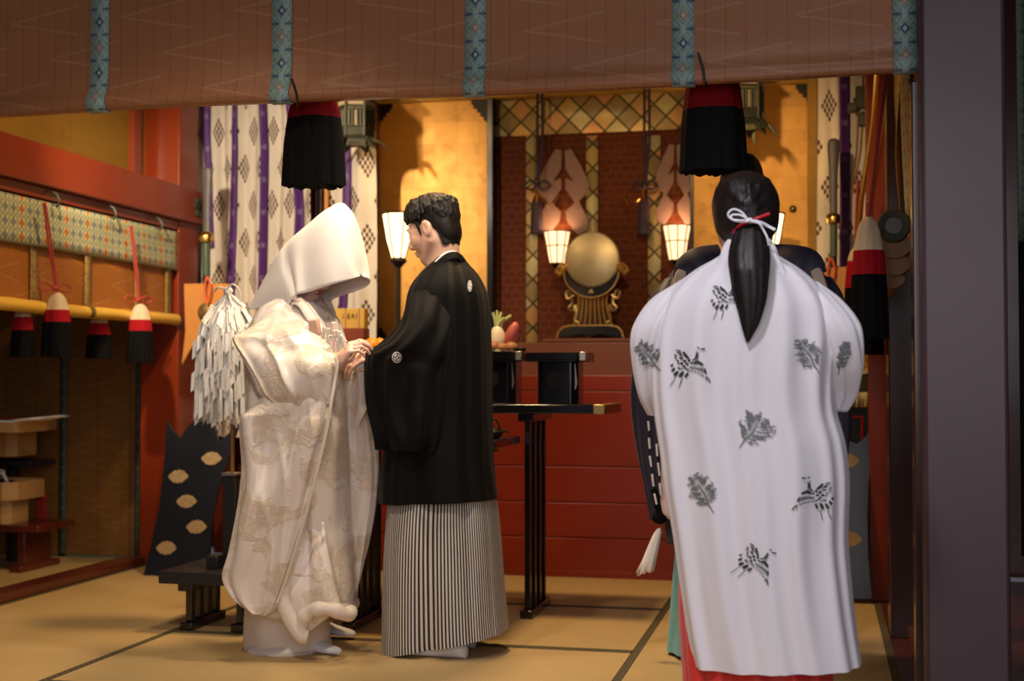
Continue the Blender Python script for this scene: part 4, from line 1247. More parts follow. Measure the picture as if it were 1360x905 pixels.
# three brushed characters on the board
glyphs = [  # strokes in a unit square (x right, y up)
 [[(.1,.8),(.9,.8)],[(.5,1),(.5,.1)],[(.15,.45),(.85,.45)],[(.5,.5),(.15,.05)],[(.5,.5),(.9,.05)]],
 [[(.2,.9),(.85,.9)],[(.1,.5),(.9,.5)],[(.5,.9),(.5,.1)],[(.15,.08),(.9,.08)]],
 [[(.1,.65),(.9,.65)],[(.5,1),(.5,.6)],[(.5,.65),(.1,.05)],[(.5,.6),(.92,.05)]],
 [[(.35,1),(.15,.6)],[(.3,.8),(.7,.8)],[(.65,.8),(.1,.05)],[(.45,.5),(.9,.05)]],
]
mb = MB(); gs = (at(460,420,YS)-at(468,420,YS)).length
for k, g in enumerate(glyphs):
    o = at(454.5+k*5.9+ (0), 423.5, YS)
    for st_ in g:
        p = [o+UX*(x*gs*.62)+UZ*(y*gs*.8)+UY*(-.0015) for x, y in st_]
        mb.tube(p, .0035, 5, flat=.4)
mb.build('lettering', M_INK, t)
# gilded arrow feathers standing behind the hood
t = thing('arrow_bundle', 'bundle of gold feathered arrow ends sticking out behind the bridal hood', 'arrows', at(368, 420, 6.3))
for k in range(6):
    a = at(349+k*6.5, 372-k*6.5, 6.3); e = at(372+k*4, 420, 6.3); d = (e-a).normalized(); n_ = Vector((d.z, 0, -d.x))
    mb = MB(); mb.prism([(-.011,0),(.011,0),(.012,.13),(-.012,.13)], a+Vector((0,.01*k,0)), n_, d, (0,.004,0)); mb.tube([a, e, Vector((e.x+.12, e.y+.02, .0))], .005, 6); mb.build('feather', M_GOLDSTRIP if k % 2 else M_BRASS, t, smooth=False)

# ------------------------------------------------------------------ shields, wand and its stand
SHP = [(221,561),(228,572),(239,584),(246,572),(254,562),(263,556),(272,557),(280,562),(285,570),(289,587),(297,582),(318,562),(309,590),(300,620),(290,652),(284,678),(279,708),(277,768),(250,769),(190,766),(194,750),(200,728),(206,700),(211,677),(214,650),(217,622),(220,590)]
def shield(label, pts, orn, Yb, lean, yb, flip=None):
    Yof = lambda y: Yb+lean*(yb-y)/210
    W = [at(x, y, Yof(y)) for x, y in pts]
    n = Vector((0, -1, -lean/.85)).normalized()
    t = thing('ceremonial_shield', label, 'shield', Vector((sum(p.x for p in W)/len(W), Yb, min(p.z for p in W))), 'black ceremonial shields')
    mb = MB(); m = len(W); back = [p-n*.022 for p in W]
    mb.add(W+back, [list(range(m)), list(range(m, 2*m))[::-1]]+[(i, m+i, m+(i+1)%m, (i+1)%m) for i in range(m)])
    mb.build('board', M_SHIELD, t, smooth=False)
    for x, y in orn:
        c = at(x, y, Yof(y))+n*.004; s = .0042
        e = []
        for k in range(40):
            a = 2*math.pi*k/40; r = 1+.10*math.cos(8*a)
            cx_ = math.cos(a); e.append((14*s*cx_, math.copysign(8.2*s*(1-abs(cx_)**2.4)*(1+.08*math.cos(14*cx_)), math.sin(a))))
        mb = MB(); up = Vector((0, lean/.85, 1)).normalized()
        mb.prism(e, c, UX, up, -n*.012); mb.build('lozenge_ornament', M_ORNAMENT, t, smooth=False)
    return t
M_SHIELD = mat('blue_black_lacquer', rough=.32, fn=_lacq((.008,.009,.014), (.016,.018,.026), .26, .36), coat=.2)
shield('black shield with a three pointed top and gilt lozenges before the corner pillar', SHP, [(281,609),(237,633),(248,666),(261,700),(221,728)], 6.50, .22, 768)
RS = [(1160,560),(1150,580),(1138,590),(1122,584),(1108,588),(1100,620),(1095,700),(1090,795),(1158,796),(1153,740),(1152,690),(1154,640),(1157,600)]
shield('black shield with gilt lozenges partly hidden behind the white crane robe', RS, [(1124,612),(1128,716)], 6.42, .10, 795)
# low stand with comb legs and a socket post
xs0 = atz(271, 829, 0).x; xs1 = xs0+.225
t = thing('wand_stand', 'low black stand with comb legs and an upright socket beside the bridal robe', 'stand', ((xs0+xs1)/2, 5.28, 0))
sy0, sy1 = 5.12, 5.42
zt_ = at(270, 752, 5.25).z
mb = MB(); mb.box((xs0-.10, sy0-.06, zt_-.05), (xs1+.10, sy1+.06, zt_)); mb.build('top', M_BLACKMATTE, t, bevel=.004)
comb_leg(t, xs0, sy0, sy1, zt_-.05, 4, .03); comb_leg(t, xs1, sy0, sy1, zt_-.05, 4, .03)
sp = at(308.5, 629, 5.27); 
mb = MB(); mb.box((sp.x-.030, 5.24, zt_), (sp.x+.030, 5.30, sp.z)); mb.build('socket_post', M_BLACKMATTE, t, bevel=.004)
mb = MB(); mb.box((sp.x-.034, 5.236, sp.z-.008), (sp.x+.034, 5.304, sp.z+.004)); mb.build('metal_rim', M_SILVER, t, bevel=.002)
mb = MB(); mb.box((at(284,0,5.2).x, 5.16, zt_), (at(299,0,5.2).x, 5.24, zt_+.055)); mb.build('stop_block', M_BLACKMATTE, t, bevel=.004)
# paper wand
wt = at(303, 388, 5.27); wand = thing('paper_wand', 'tall purification wand bushy with white paper strips, behind the bride', 'wand', (sp.x, 5.27, sp.z-.05))
mb = MB(); mb.tube([(sp.x, 5.27, sp.z-.03), (sp.x, 5.27, sp.z+.2), (wt.x, 5.27, wt.z)], .0095, 10); mb.build('stick', M_WOODMID, wand)
rnd = random.Random(12); mb = MB(); s = (at(300,400,5.27)-at(300,500,5.27)).length/100
for k in range(230):
    a = rnd.uniform(0, 2*math.pi); lay = rnd.random(); rr = (6+33*lay**.6)*s
    d = Vector((math.cos(a), math.sin(a)*.8, 0)); tn = Vector((-d.y, d.x, 0)).normalized()
    ztop = -rnd.uniform(2, 14)*s; zend = -rnd.uniform(105, 176)*s; nseg = 6
    prev = None; side = rnd.choice((-1, 1)); tw = rnd.uniform(-.9, .9)
    for q in range(nseg):
        f0, f1 = q/nseg, (q+1)/nseg
        def pos(f):
            out = rr*(math.sin(min(1, f*2.1)*math.pi/2)**.9)*(1+.14*f)
            return wt+d*out+Vector((0, 0, ztop+(zend-ztop)*(f**1.12)))
        tt = (tn*math.cos(tw+q*.25*side)+d*math.sin(tw+q*.25*side)); w = .0105
        sh = tt*(w*.75*side*(1 if q % 2 else -1))*(f0 > .2)
        c0, c1 = pos(f0)+sh, pos(f1+.02)+sh
        sl = Vector((0, 0, .010*side*(1 if q % 2 else -1)))
        mb.add([c0-tt*w+sl, c0+tt*w-sl, c1+tt*w-sl, c1-tt*w+sl], [(0,1,2,3)])
o = mb.build('paper_strips', M_PAPER, wand, smooth=False, recalc=False); o['kind'] = 'stuff'
mb = MB()
mb.tube([Vector(p) for p in spline([wt+Vector((-.055,-.02,.0)), wt+Vector((-.03,-.03,.018)), wt+Vector((0,-.02,.012)), wt+Vector((.035,-.03,.03)), wt+Vector((.06,-.02,.0)), wt+Vector((.065,-.02,-.05))], 5)], .006, 8, flat=.5)
mb.ell(wt+Vector((0,0,.004)), (.02,.02,.018)); mb.build('paper_knot', M_PAPER, wand)
o = wand
# ------------------------------------------------------------------ altar stands in the side aisle
def fl(px, py): return atz(px, py, 0)
p = fl(40, 760); YA = p.y
X = lambda px: at(px, 650, YA).x
Z = lambda py: at(30, py, YA).z
t = thing('low_table', 'low dark red table at the back of the side aisle, cut by the left edge', 'table', (X(-20), YA+.1, 0))
mb = MB(); mb.box((X(-90), YA-.05, Z(706)), (X(58), YA+.32, Z(697))); mb.build('top', M_BROWNRED, t, bevel=.004)
for px in (28, -60):
    mb = MB(); mb.box((X(px)-.02, YA, .03), (X(px)+.025, YA+.26, Z(706))); mb.build('leg', M_BROWNRED, t, bevel=.004)
    mb = MB(); mb.box((X(px)-.03, YA-.06, 0), (X(px)+.045, YA+.32, .035)); mb.build('foot_bar', M_BROWNRED, t, bevel=.006)
def sanbo2(label, px0, px1, y0, y1, tx0, tx1, ty, Y, eye=M_VOID):
    zA, zB_ = at(20, y0, Y).z, at(20, y1, Y).z; zC = at(20, ty, Y).z
    return sanbo(label, (at(px0,0,Y).x+at(px1,0,Y).x)/2, Y+.1, zA, at(px1,0,Y).x-at(px0,0,Y).x, zB_-zA, at(tx1,0,Y).x-at(tx0,0,Y).x, zC-zB_, M_WOODLIGHT, 'pale wooden offering stands', M_WOODMID, eye)
M_REDEYE = mat('red_eye', (.30,.02,.012), rough=.5)
sanbo2('pale wooden offering stand with a red eye on the low dark red table', -30, 20, 697, 664, -44, 35, 640, YA, M_REDEYE)
mb = MB(); mb.box((at(14,0,YA).x+.004, YA+.29, Z(697)), (at(27,0,YA).x, YA+.31, Z(664)+.02)); tag(mb.build('red_board', M_REDEYE, bevel=.002), 'upright red board beside the lower pale offering stand', 'board')
# upper tier: dark shelf with a second stand, paper on top
t = thing('shelf_stand', 'dark tiered shelf behind the pale offering stands in the side aisle', 'shelf', (X(-20), YA+.35, 0))
zs2 = at(20, 612, YA+.3).z
mb = MB(); mb.box((at(-90,0,YA+.3).x, YA+.24, zs2-.03), (at(54,0,YA+.3).x, YA+.5, zs2)); mb.build('board', M_BLACKMATTE, t, bevel=.004)
for px in (16, -70): mb = MB(); q = at(px,0,YA+.36).x; mb.box((q, YA+.36, 0), (q+.04, YA+.42, zs2-.02)); mb.build('leg', M_BLACKMATTE, t, bevel=.003)
sanbo2('pale wooden offering stand with a black eye on the dark upper shelf', -28, 29, 607, 573, -50, 44, 560, YA+.22)
yq = YA+.02
t = thing('offering_box', 'long pale wooden box under white paper at the left edge of the picture', 'box', (at(-10,0,yq).x, yq, 0))
zc0, zc1 = at(10, 575, yq-.25).z, at(10, 560, yq-.25).z; xq0, xq1 = at(-80,0,yq-.25).x, at(27,0,yq-.25).x
mb = MB(); mb.box((xq0, yq-.25, zc0), (xq1, yq+.05, zc1)); mb.build('top', M_WOODLIGHT, t, bevel=.003)
for px in (-3, -70): mb = MB(); q = at(px,0,yq-.22).x; mb.box((q-.02, yq-.22, 0), (q+.01, yq-.18, zc0)); mb.build('leg', M_WOODLIGHT, t, bevel=.002)
mb = MB(); rows = []
for i in range(13):
    x = xq0+(xq1+.13-xq0)*i/12; up = .010*max(0, i-9)**1.1*.6
    rows.append([(x, yq-.26+.31*j/4, zc1+.006+up+.003*math.sin(i*2+j)) for j in range(5)])
mb.grid(rows, mi=0); tag(mb.build('paper_sheet', M_PAPER, solid=.010, off=1), 'white paper with a red border curling over the pale wooden box at the left edge', 'paper')
mb = MB(); mb.box((xq0, yq-.263, zc1+.012), (xq1-.02, yq-.12, zc1+.016)); tag(mb.build('red_cloth', M_REDEYE, bevel=.001), 'thin red cloth strip on the white paper at the left edge', 'cloth')
# dark dish with white rim and cord on the lower tray
p = at(14, 640, YA+.1); t = thing('covered_dish', 'dark dish tied with white cord on the lower pale stand', 'dish', (p.x-.04, YA+.08, Z(640)))
mb = MB(); mb.lathe([(.05,0),(.085,.012),(.09,.025),(.06,.045),(.02,.055),(.001,.057)], (p.x-.04, YA+.08, Z(652)), 24); mb.build('body', M_BLACKMATTE, t)
mb = MB()
mb.tube([Vector(q) for q in spline([(p.x-.13,YA+.0,Z(636)),(p.x-.05,YA-.01,Z(630)),(p.x+.02,YA-.01,Z(630)),(p.x+.06,YA-.02,Z(640))],6)], .008, 7)
mb.tube([Vector(q) for q in spline([(p.x-.12,YA+.06,Z(628)),(p.x-.02,YA+.05,Z(627)),(p.x+.0,YA+.04,Z(632))],6)], .007, 7); mb.build('white_cord', M_ROPE, t)
# ------------------------------------------------------------------ the right-hand opening: its blind, tassels and the draped altar
M_PLAQUETAN = mat('tan_fold', rough=.6, fn=mottled((.22,.11,.045), (.36,.20,.085), 18))
XR = pq0+.05
zb_top = 2.9
t = thing('rolled_reed_blind', 'rolled up reed blind with pale green brocade seen edge-on beside the big dark pillar', 'blind', (XR, 5.6, 1.45))
y0, y1 = 4.9, 6.45
zroll = at(1187, 300, 5.0).z
mb = MB(); mb.grid([[(XR+.03+.010*math.sin(i*.9), y0+(y1-y0)*i/24, zroll+(zb_top-zroll)*j/10) for j in range(11)] for i in range(25)]); mb.build('reed_sheet', M_BLIND_SIDE, t, ang=180)
# valance hanging in front of it, its near edge rippled
mb = MB(); P = []; UV = []
for i in range(31):
    y = y0-.02+(y1-y0)*i/30; P.append([]); UV.append([])
    for j in range(11):
        z = zroll+.02+(zb_top-zroll)*j/10
        P[-1].append((XR+.012+.012*math.sin(y*14+z*3)-.03*(j/10), y, z)); UV[-1].append((y, z))
mb.grid(P[:9], uv=UV[:9]); mb.build('brocade_edge', M_VALANCE, t, ang=180, solid=.006)
for yy in (5.5, 6.2):
    mb = MB(); rows = [[(XR-.012+.01*math.sin(z*9+d*4), yy-.03+.06*d, z) for d in (0, 1)] for z in [zroll+(zb_top-zroll)*k/20 for k in range(21)]]
    mb.grid(rows, uv=[[(0, r[0][2]), (1, r[0][2])] for r in rows]); mb.build('brocade_band', M_GOLDSTRIP, t, ang=180, solid=.004)
c = at(1187, 300, 5.0)
mb = MB(); mb.tube([(c.x, 5.0+.0, c.z), (c.x, 6.3, c.z)], .050, 24); mb.build('roll', M_BAMBOO, t)
mb = MB(); mb.lathe([(.030,-.004),(.055,-.012),(.060,0),(.060,.035),(.051,.04)], (c.x, 5.0, c.z), 28, Matrix.Rotation(R(-90),3,'X'), caps=False); mb.build('end_ring', M_VERDI, t)
mb = MB(); mb.lathe([(.001,0),(.030,0),(.034,.006)], (c.x, 4.992, c.z), 24, Matrix.Rotation(R(-90),3,'X'), caps=False); mb.build('end_cap', M_SILVERDK if 'M_SILVERDK' in globals() else M_BLADE, t)
# slack brocade wrapped under the roll
for k, (px, py, rx, rz) in enumerate(((1190, 328, 20, 20), (1191, 352, 17, 19), (1186, 372, 15, 15))):
    q = at(px, py, 5.02+.03*k); s = .0028
    mb = MB(); G = []
    for i in range(13):
        yy = q.y+.9*i/12
        G.append([(q.x+rx*s*math.cos(a)*(1+.06*math.sin(3*a+i)), yy, q.z+rz*s*.7*math.sin(a)*(1+.08*math.sin(2*a+i*.7))) for a in [2*math.pi*m/20 for m in range(20)]])
    mb.grid(G, cv=True); b_ = len(mb.v)-13*20; mb.f.append([b_+m for m in range(20)]); mb.m.append(0); mb.uv.append([(0,0)]*20)
    mb.build('wrapped_fold', M_PLAQUETAN, t, ang=60)
X_ = lambda px, Y: at(px, 300, Y).x
def rt(px, y0_, y1_, w, Y, bands, cord, lab, seed, bow=False):
    tp = at(px, y0_, Y); bt = at(px, y1_, Y); s = (tp.z-bt.z)/(y1_-y0_)
    return tassel(lab, 'tassels of the edge-on blind', tp, w*s, tp.z-bt.z, bands, at(cord[0], cord[1], Y) if cord else None, bow, seed=seed, coff=.012)
rt(1153, 288, 449, 47, 4.88, kinds3(.28, .48), (1178, 90), 'large cream, red and black tassel on double red cords beside the big dark pillar', 11)
rt(1152, 400, 471, 40, 5.9, kinds3(.3, .5), (1152, 270), 'low dark tassel behind the large one beside the big dark pillar', 12)
rt(1136, 330, 415, 30, 6.25, kinds3(.2, .62), (1140, 240), 'small tassel peeping out between the white shoulder and the large tassel', 13)
# bow hung on the blind: long curved lacquer stave with a gilt edge
t = thing('ceremonial_bow', 'tall curved lacquered bow with a bright gilt edge beyond the white curtain', 'bow', at(1143, 262, 6.1))
pts = [at(x, y, 6.1) for x, y in ((1166, 60), (1163, 110), (1159, 160), (1153, 205), (1147, 245), (1143, 275), (1141, 330), (1143, 420))]
pts = [Vector(p) for p in spline(pts, 5)]
mb = MB(); mb.tube(pts, .012, 8); mb.build('stave', M_GILT, t)
mb = MB(); mb.tube([p+Vector((.045,.03,0)) for p in pts], .028, 8, flat=.4); mb.build('grip_binding', M_PLAQUE, t)
# lacquer quiver ornament high on the curtain
t = thing('hanging_bracket', 'small dark bracket on a cord before the white curtain beside the bow', 'fitting', at(1140, 165, 6.9))
mb = MB(); a = at(1146, 130, 6.9); mb.cbox(a, (.07,.06,.11)); mb.cbox(a+Vector((-.05,0,-.05)), (.05,.05,.045)); mb.cbox(a+Vector((.0,0,-.11)), (.04,.04,.07)); mb.build('block', M_VERDI, t, bevel=.006)
mb = MB(); mb.tube([at(1147,60,6.9), a], .006, 6); mb.tube([a+Vector((-.02,0,-.05)), at(1138,200,6.9), at(1131,260,6.9)], .005, 6); mb.tube([a+Vector((0,0,-.1)), at(1143,200,6.9), at(1136,240,6.9)], .005, 6); mb.build('cord', M_WOODMID, t)
# draped altar block behind the priest
M_GREENDK = mat('green_drab_cloth', rough=.7, fn=mottled((.035,.036,.016), (.05,.05,.022), 20))
YD = 6.62
t = thing('draped_altar', 'low altar draped in wave patterned gold brocade behind the navy sleeve', 'altar', at(1125, 600, YD))
def _wave():
    x, y, z, v = coord(); n = noise_tex(v, 9, 2, .5, (1,1,2.2), 1.5)
    return dict(color=mixc(((n*38.0).sin()) > .72, (.58,.36,.05), (.08,.06,.02)))
M_WAVE = mat('wave_brocade', rough=.5, metal=.15, fn=_wave)
xa, xb = at(1095, 500, YD).x, at(1154, 500, YD).x
def layer(nm, y0_, y1_, m, dx=0, wav=0):
    mb = MB(); z0_, z1_ = at(1140, y1_, YD).z, at(1140, y0_, YD).z
    G = []
    for i in range(31):
        x = xa-dx+(xb-xa+2*dx)*i/30
        G.append([(x, YD-dx-.004*math.sin(i*1.3), z0_+wav*math.sin(x*30)), (x, YD-dx-.002, (z0_+z1_)/2), (x, YD-dx, z1_), (x, YD+.16, z1_), (x, YD+.16, z0_)])
    mb.grid(G); mb.build(nm, m, t, ang=50)
layer('dark_body', 530, 800, M_BLACKMATTE)
layer('gilt_rail', 521, 541, M_GILT, .02)
layer('green_cloth', 495, 522, M_GREENSTRIP2 if 'M_GREENSTRIP2' in globals() else M_GREENDK, .008)
layer('cream_hem', 490, 497, M_TCREAM, .014, .006)
layer('brocade_cloth', 440, 494, M_WAVE, .012, .006)
mb = MB(); q0, q1 = at(1131, 554, YD), at(1145, 554, YD)
mb.tube([q0+Vector((0,-.02,0)), q1+Vector((0,-.02,0)), at(1145, 590, YD)+Vector((0,-.02,0))], .006, 6); mb.build('red_line', M_TRED, t)
# brocade hanging past the big pillar at the edge of the picture
t = thing('brocade_hanging', 'dark green brocade hanging at the edge of the picture beyond the big pillar', 'hanging', at(1356, 300, 4.2))
mb = MB(); a, b = at(1349, 0, 4.3).x, at(1349, 0, 4.3).x+.12
mb.grid([[(a+(b-a)*i/6, 4.3+.012*math.sin(i*2), 1.45+1.8*j/12) for j in range(13)] for i in range(7)], uv=[[(i/6, 1.8*j/12) for j in range(13)] for i in range(7)]); mb.build('cloth', M_GREENSTRIP, t, solid=.004)
mb = MB(); mb.grid([[(a+(b-a)*i/6, 4.3+.012*math.sin(i*2), .5+.95*j/12) for j in range(13)] for i in range(7)]); mb.build('dark_hem', M_TBLACK, t, solid=.004)
# ------------------------------------------------------------------ people: cloth materials
M_SKIN = mat('skin', rough=.45, sss=.15, fn=mottled((.62,.37,.27), (.70,.44,.33), 14))
M_SKINPALE = mat('skin_pale', rough=.45, sss=.15, fn=mottled((.72,.47,.38), (.78,.54,.45), 14))
M_LIP = mat('lips', (.40,.07,.06), rough=.4)
def _hair():
    x, y, z, v = coord(); n = noise_tex(v, 90, 3, .6, (1,1,.05))
    return dict(color=mixc(n, (.004,.003,.003), (.016,.011,.009)), rough=.36+.22*n, bump=(n, .4, .004))
M_HAIR = mat('black_hair', rough=.4, fn=_hair, spec=.35)
def _hairshort():
    x, y, z, v = coord(); n = noise_tex(v, 60, 3, .6, (.25,1,.6))
    return dict(color=mixc(n, (.003,.0025,.002), (.013,.009,.007)), rough=.46+.2*n, bump=(n, .5, .005))
M_HAIRSHORT = mat('dark_hair', rough=.5, fn=_hairshort, spec=.28)
M_HAORI = mat('black_silk', rough=.68, sheen=.03, fn=mottled((.0030,.0027,.0026), (.005,.0043,.004), 60), spec=.13)
M_CREST = mat('white_crest', (.72,.70,.68), rough=.8)
M_WHITECOLLAR = mat('white_collar', (.75,.73,.72), rough=.8)
def _stripe():
    u, v, _, vec = coord('UV'); k = ((u*1.0).frac()-.5).abs()
    n = noise_tex(vec, 60, 2)
    return dict(color=mixc(smooth_lt(k, .245, .04), (.012,.013,.018), mixc(n, (.56,.51,.45), (.66,.61,.55))))
M_STRIPE = mat('striped_silk', rough=.6, fn=_stripe, sheen=.1)
M_TABI = mat('white_tabi', rough=.8, fn=mottled((.62,.63,.68), (.72,.72,.76), 40))
def _whiterobe():
    x, y, z, v = coord(); n = noise_tex(v, 500, 2)
    return dict(color=mixc(n, (.74,.71,.75), (.80,.77,.81)), bump=(n, .1, .001))
M_CHIHAYA = mat('white_robe_cloth', rough=.75, fn=_whiterobe, sheen=.1)
M_PRINT = mat('green_black_print', rough=.7, fn=mottled((.012,.022,.016), (.03,.045,.032), 60))
M_PRINTG = mat('grey_print', rough=.7, fn=mottled((.10,.115,.11), (.20,.215,.21), 90))
M_REDHAKAMA = mat('scarlet_silk', rough=.55, sheen=.2, fn=mottled((.60,.018,.012), (.70,.030,.020), 8))
M_TURQ = mat('turquoise_silk', rough=.6, sheen=.2, fn=mottled((.10,.33,.33), (.14,.40,.40), 8))
M_NAVY = mat('navy_silk', rough=.6, sheen=.1, fn=mottled((.014,.014,.036), (.022,.020,.050), 12))
M_PINK = mat('pale_pink_silk', rough=.7, fn=mottled((.74,.54,.50), (.80,.62,.57), 8))
M_BEIGE = mat('beige_silk', rough=.7, fn=mottled((.52,.42,.33), (.62,.52,.42), 8))
M_REDSTR = mat('red_ribbon', (.55,.01,.02), rough=.5)
M_HOOD = mat('white_silk_hood', rough=.62, sheen=.15, fn=mottled((.80,.76,.73), (.84,.80,.77), 4))
M_ROPE2 = mat('white_hair_cord', (.80,.80,.84), rough=.7)
def _shiromuku():
    u, v, _, vec = coord('UV'); x, y, z, ov = coord()
    n1 = noise_tex(ov, 7.5, 3, .55, None, .8); n2 = noise_tex(ov, 34, 3, .6, None, 1.2)
    d, c_ = voro(ov, 30.0)
    big = smooth_lt(1.0-n1, .50, .035)            # woven ground against plain satin
    petals = smooth_lt((d*19.0).sin(), .0, .3)
    thread = (n2 > .53)*big
    base = mixc(big, (.77,.70,.65), (.63,.55,.48))
    c = mixc(petals*big*.55, base, (.66,.53,.38))
    c = mixc(thread*.5, c, (.80,.70,.54))
    weave = (u*2600.0).sin()*.5
    return dict(color=c, rough=.30+.22*big-.10*thread, bump=(big*.6+thread*.5+petals*big*.5, .35, .004))
M_SHIRO = mat('ivory_brocade', rough=.36, fn=_shiromuku, sheen=.1, spec=.55)
M_SATIN = mat('ivory_satin', rough=.36, fn=mottled((.70,.62,.54), (.76,.68,.60), 5), sheen=.15)
M_SATINW = mat('white_satin', rough=.45, fn=mottled((.70,.63,.57), (.76,.69,.63), 5), sheen=.1)
M_COLLAR = mat('mauve_grey_collar', rough=.6, fn=mottled((.42,.33,.30), (.50,.40,.36), 14))
M_PINKBROC = mat('pink_brocade', rough=.5, fn=mottled((.62,.33,.24), (.76,.52,.40), 70))

# ------------------------------------------------------------------ cloth lofts
def atp(px, py, P, n):
    d = ray(px, py); o = Vector((0, 0, EYE)); P = Vector(P); n = Vector(n)
    return o+d*((P-o).dot(n)/d.dot(n))

def loft(rows, n=96, p=2.3, sub=6, fold=None, cap0=True, cap1=True, uscale=1.0, front=1.0):
    """rows: (Lx,Ly,Rx,Ry,YL,YR,b) in pixels, depth of each edge and half-depth; returns MB (rings as rows)"""
    T = smooth_tab(rows, sub); mb = MB(); G = []; UV = []; N = len(T)
    for i, (lx, ly, rx, ry, yl, yr, b) in enumerate(T):
        L = at(lx, ly, yl); Rr = at(rx, ry, yr); C = (L+Rr)/2; A = (Rr-L)/2; t = i/(N-1)
        nrm = Vector((A.y, -A.x, 0)).normalized() if A.length > 1e-6 else Vector((0,-1,0))
        ring = []; uvr = []
        for k in range(n):
            th = 2*math.pi*k/n; c, s = math.cos(th), math.sin(th)
            cc = math.copysign(abs(c)**(2/p), c); ss = math.copysign(abs(s)**(2/p), s)
            f = fold(th, t, C.z) if fold else 0
            off = A.normalized()*(c*f*.35) if A.length > 1e-6 else Vector()
            ring.append(C+A*cc+nrm*(b*ss*(front if s > 0 else 1)+s*f)+off)
            uvr.append((th/(2*math.pi)*uscale, C.z))
        G.append(ring); UV.append(uvr)
    # seam: repeat first column for clean UVs
    for r_, u_ in zip(G, UV): r_.append(r_[0].copy()); u_.append((uscale, u_[0][1]))
    if cap0:
        c = sum(G[0][:-1], Vector())/n
        for f in (.5, .02):
            G.insert(0, [c+(q-c)*f for q in (G[0] if f == .5 else G[1])]); UV.insert(0, UV[0])
    if cap1:
        c = sum(G[-1][:-1], Vector())/n; last = G[-1]
        for f in (.5, .02):
            G.append([c+(q-c)*f for q in last]); UV.append(UV[-1])
    mb.grid(G, uv=UV)
    return mb

def weld(o, d=1e-4):
    bm = bmesh.new(); bm.from_mesh(o.data); bmesh.ops.remove_doubles(bm, verts=bm.verts[:], dist=d)
    bmesh.ops.recalc_face_normals(bm, faces=bm.faces[:]); bm.to_mesh(o.data); bm.free()
    return o

def folds(amps, seed=0, grow=(1, 1), drift=1.0, nz=0.0, nzs=(3, 2)):
    """amps: [(k, amplitude)] vertical folds that wander with height"""
    rnd = random.Random(seed); ph = [rnd.uniform(0, 6.28) for _ in amps]; dr = [rnd.uniform(-1, 1)*drift for _ in amps]
    def f(th, t, z):
        g = grow[0]+(grow[1]-grow[0])*t; v = 0
        for (k, a), p_, d_ in zip(amps, ph, dr):
            v += a*math.sin(k*th+p_+d_*t*2.5)
        if nz: v += nz*noise.noise(Vector((math.cos(th)*nzs[0], math.sin(th)*nzs[0], z*nzs[1]+seed*3.7)))
        return v*g
    return f

def crease(th, z, a, sc=(3, 3, 1.2), seed=0, sharp=4, slant=0.0):
    """sharp-ridged wrinkles"""
    n_ = noise.noise(Vector((math.cos(th)*sc[0]+slant*z, math.sin(th)*sc[1], z*sc[2]+seed*5.3)))
    return a*((1-abs(n_)*1.6 if abs(n_) < .62 else 0)**sharp)

def ribbon(pts, w, t=.006, n=6, up=None):
    """flat band through 3-D points; w half-width (or list)"""
    P = [Vector(p) for p in spline(pts, n)]; N = len(P); mb = MB(); G = []
    for i in range(N):
        tg = (P[min(i+1, N-1)]-P[max(i-1, 0)]).normalized()
        u = Vector(up) if up is not None else Vector((0, -1, 0))
        s = tg.cross(u).normalized(); nn = s.cross(tg).normalized()
        ww = w if not isinstance(w, (list, tuple)) else interp([(k/(len(w)-1), x) for k, x in enumerate(w)], i/(N-1))[0]
        G.append([P[i]+s*ww*a+nn*t*b for a, b in ((-1,0),(-.8,.8),(0,1),(.8,.8),(1,0),(.8,-.8),(0,-1),(-.8,-.8))])
    mb.grid(G, cv=True)
    m = len(mb.v); mb.f += [list(range(8)), list(range(m-8, m))]; mb.m += [0,0]; mb.uv += [[(0,0)]*8]*2
    return mb

# ------------------------------------------------------------------ bodies
def frame(fwd_deg, pitch, roll=0):
    """head frame: columns forward, left, up. fwd_deg is the compass angle of the face in the XY plane"""
    f = Vector((math.cos(R(fwd_deg)), math.sin(R(fwd_deg)), 0)); l = Vector((-f.y, f.x, 0)); u = Vector((0,0,1))
    f2 = f*math.cos(R(pitch))-u*math.sin(R(pitch)); u2 = u*math.cos(R(pitch))+f*math.sin(R(pitch))
    l2 = l*math.cos(R(roll))+u2*math.sin(R(roll)); u3 = u2*math.cos(R(roll))-l*math.sin(R(roll))
    return Matrix((f2, l2, u3)).transposed()

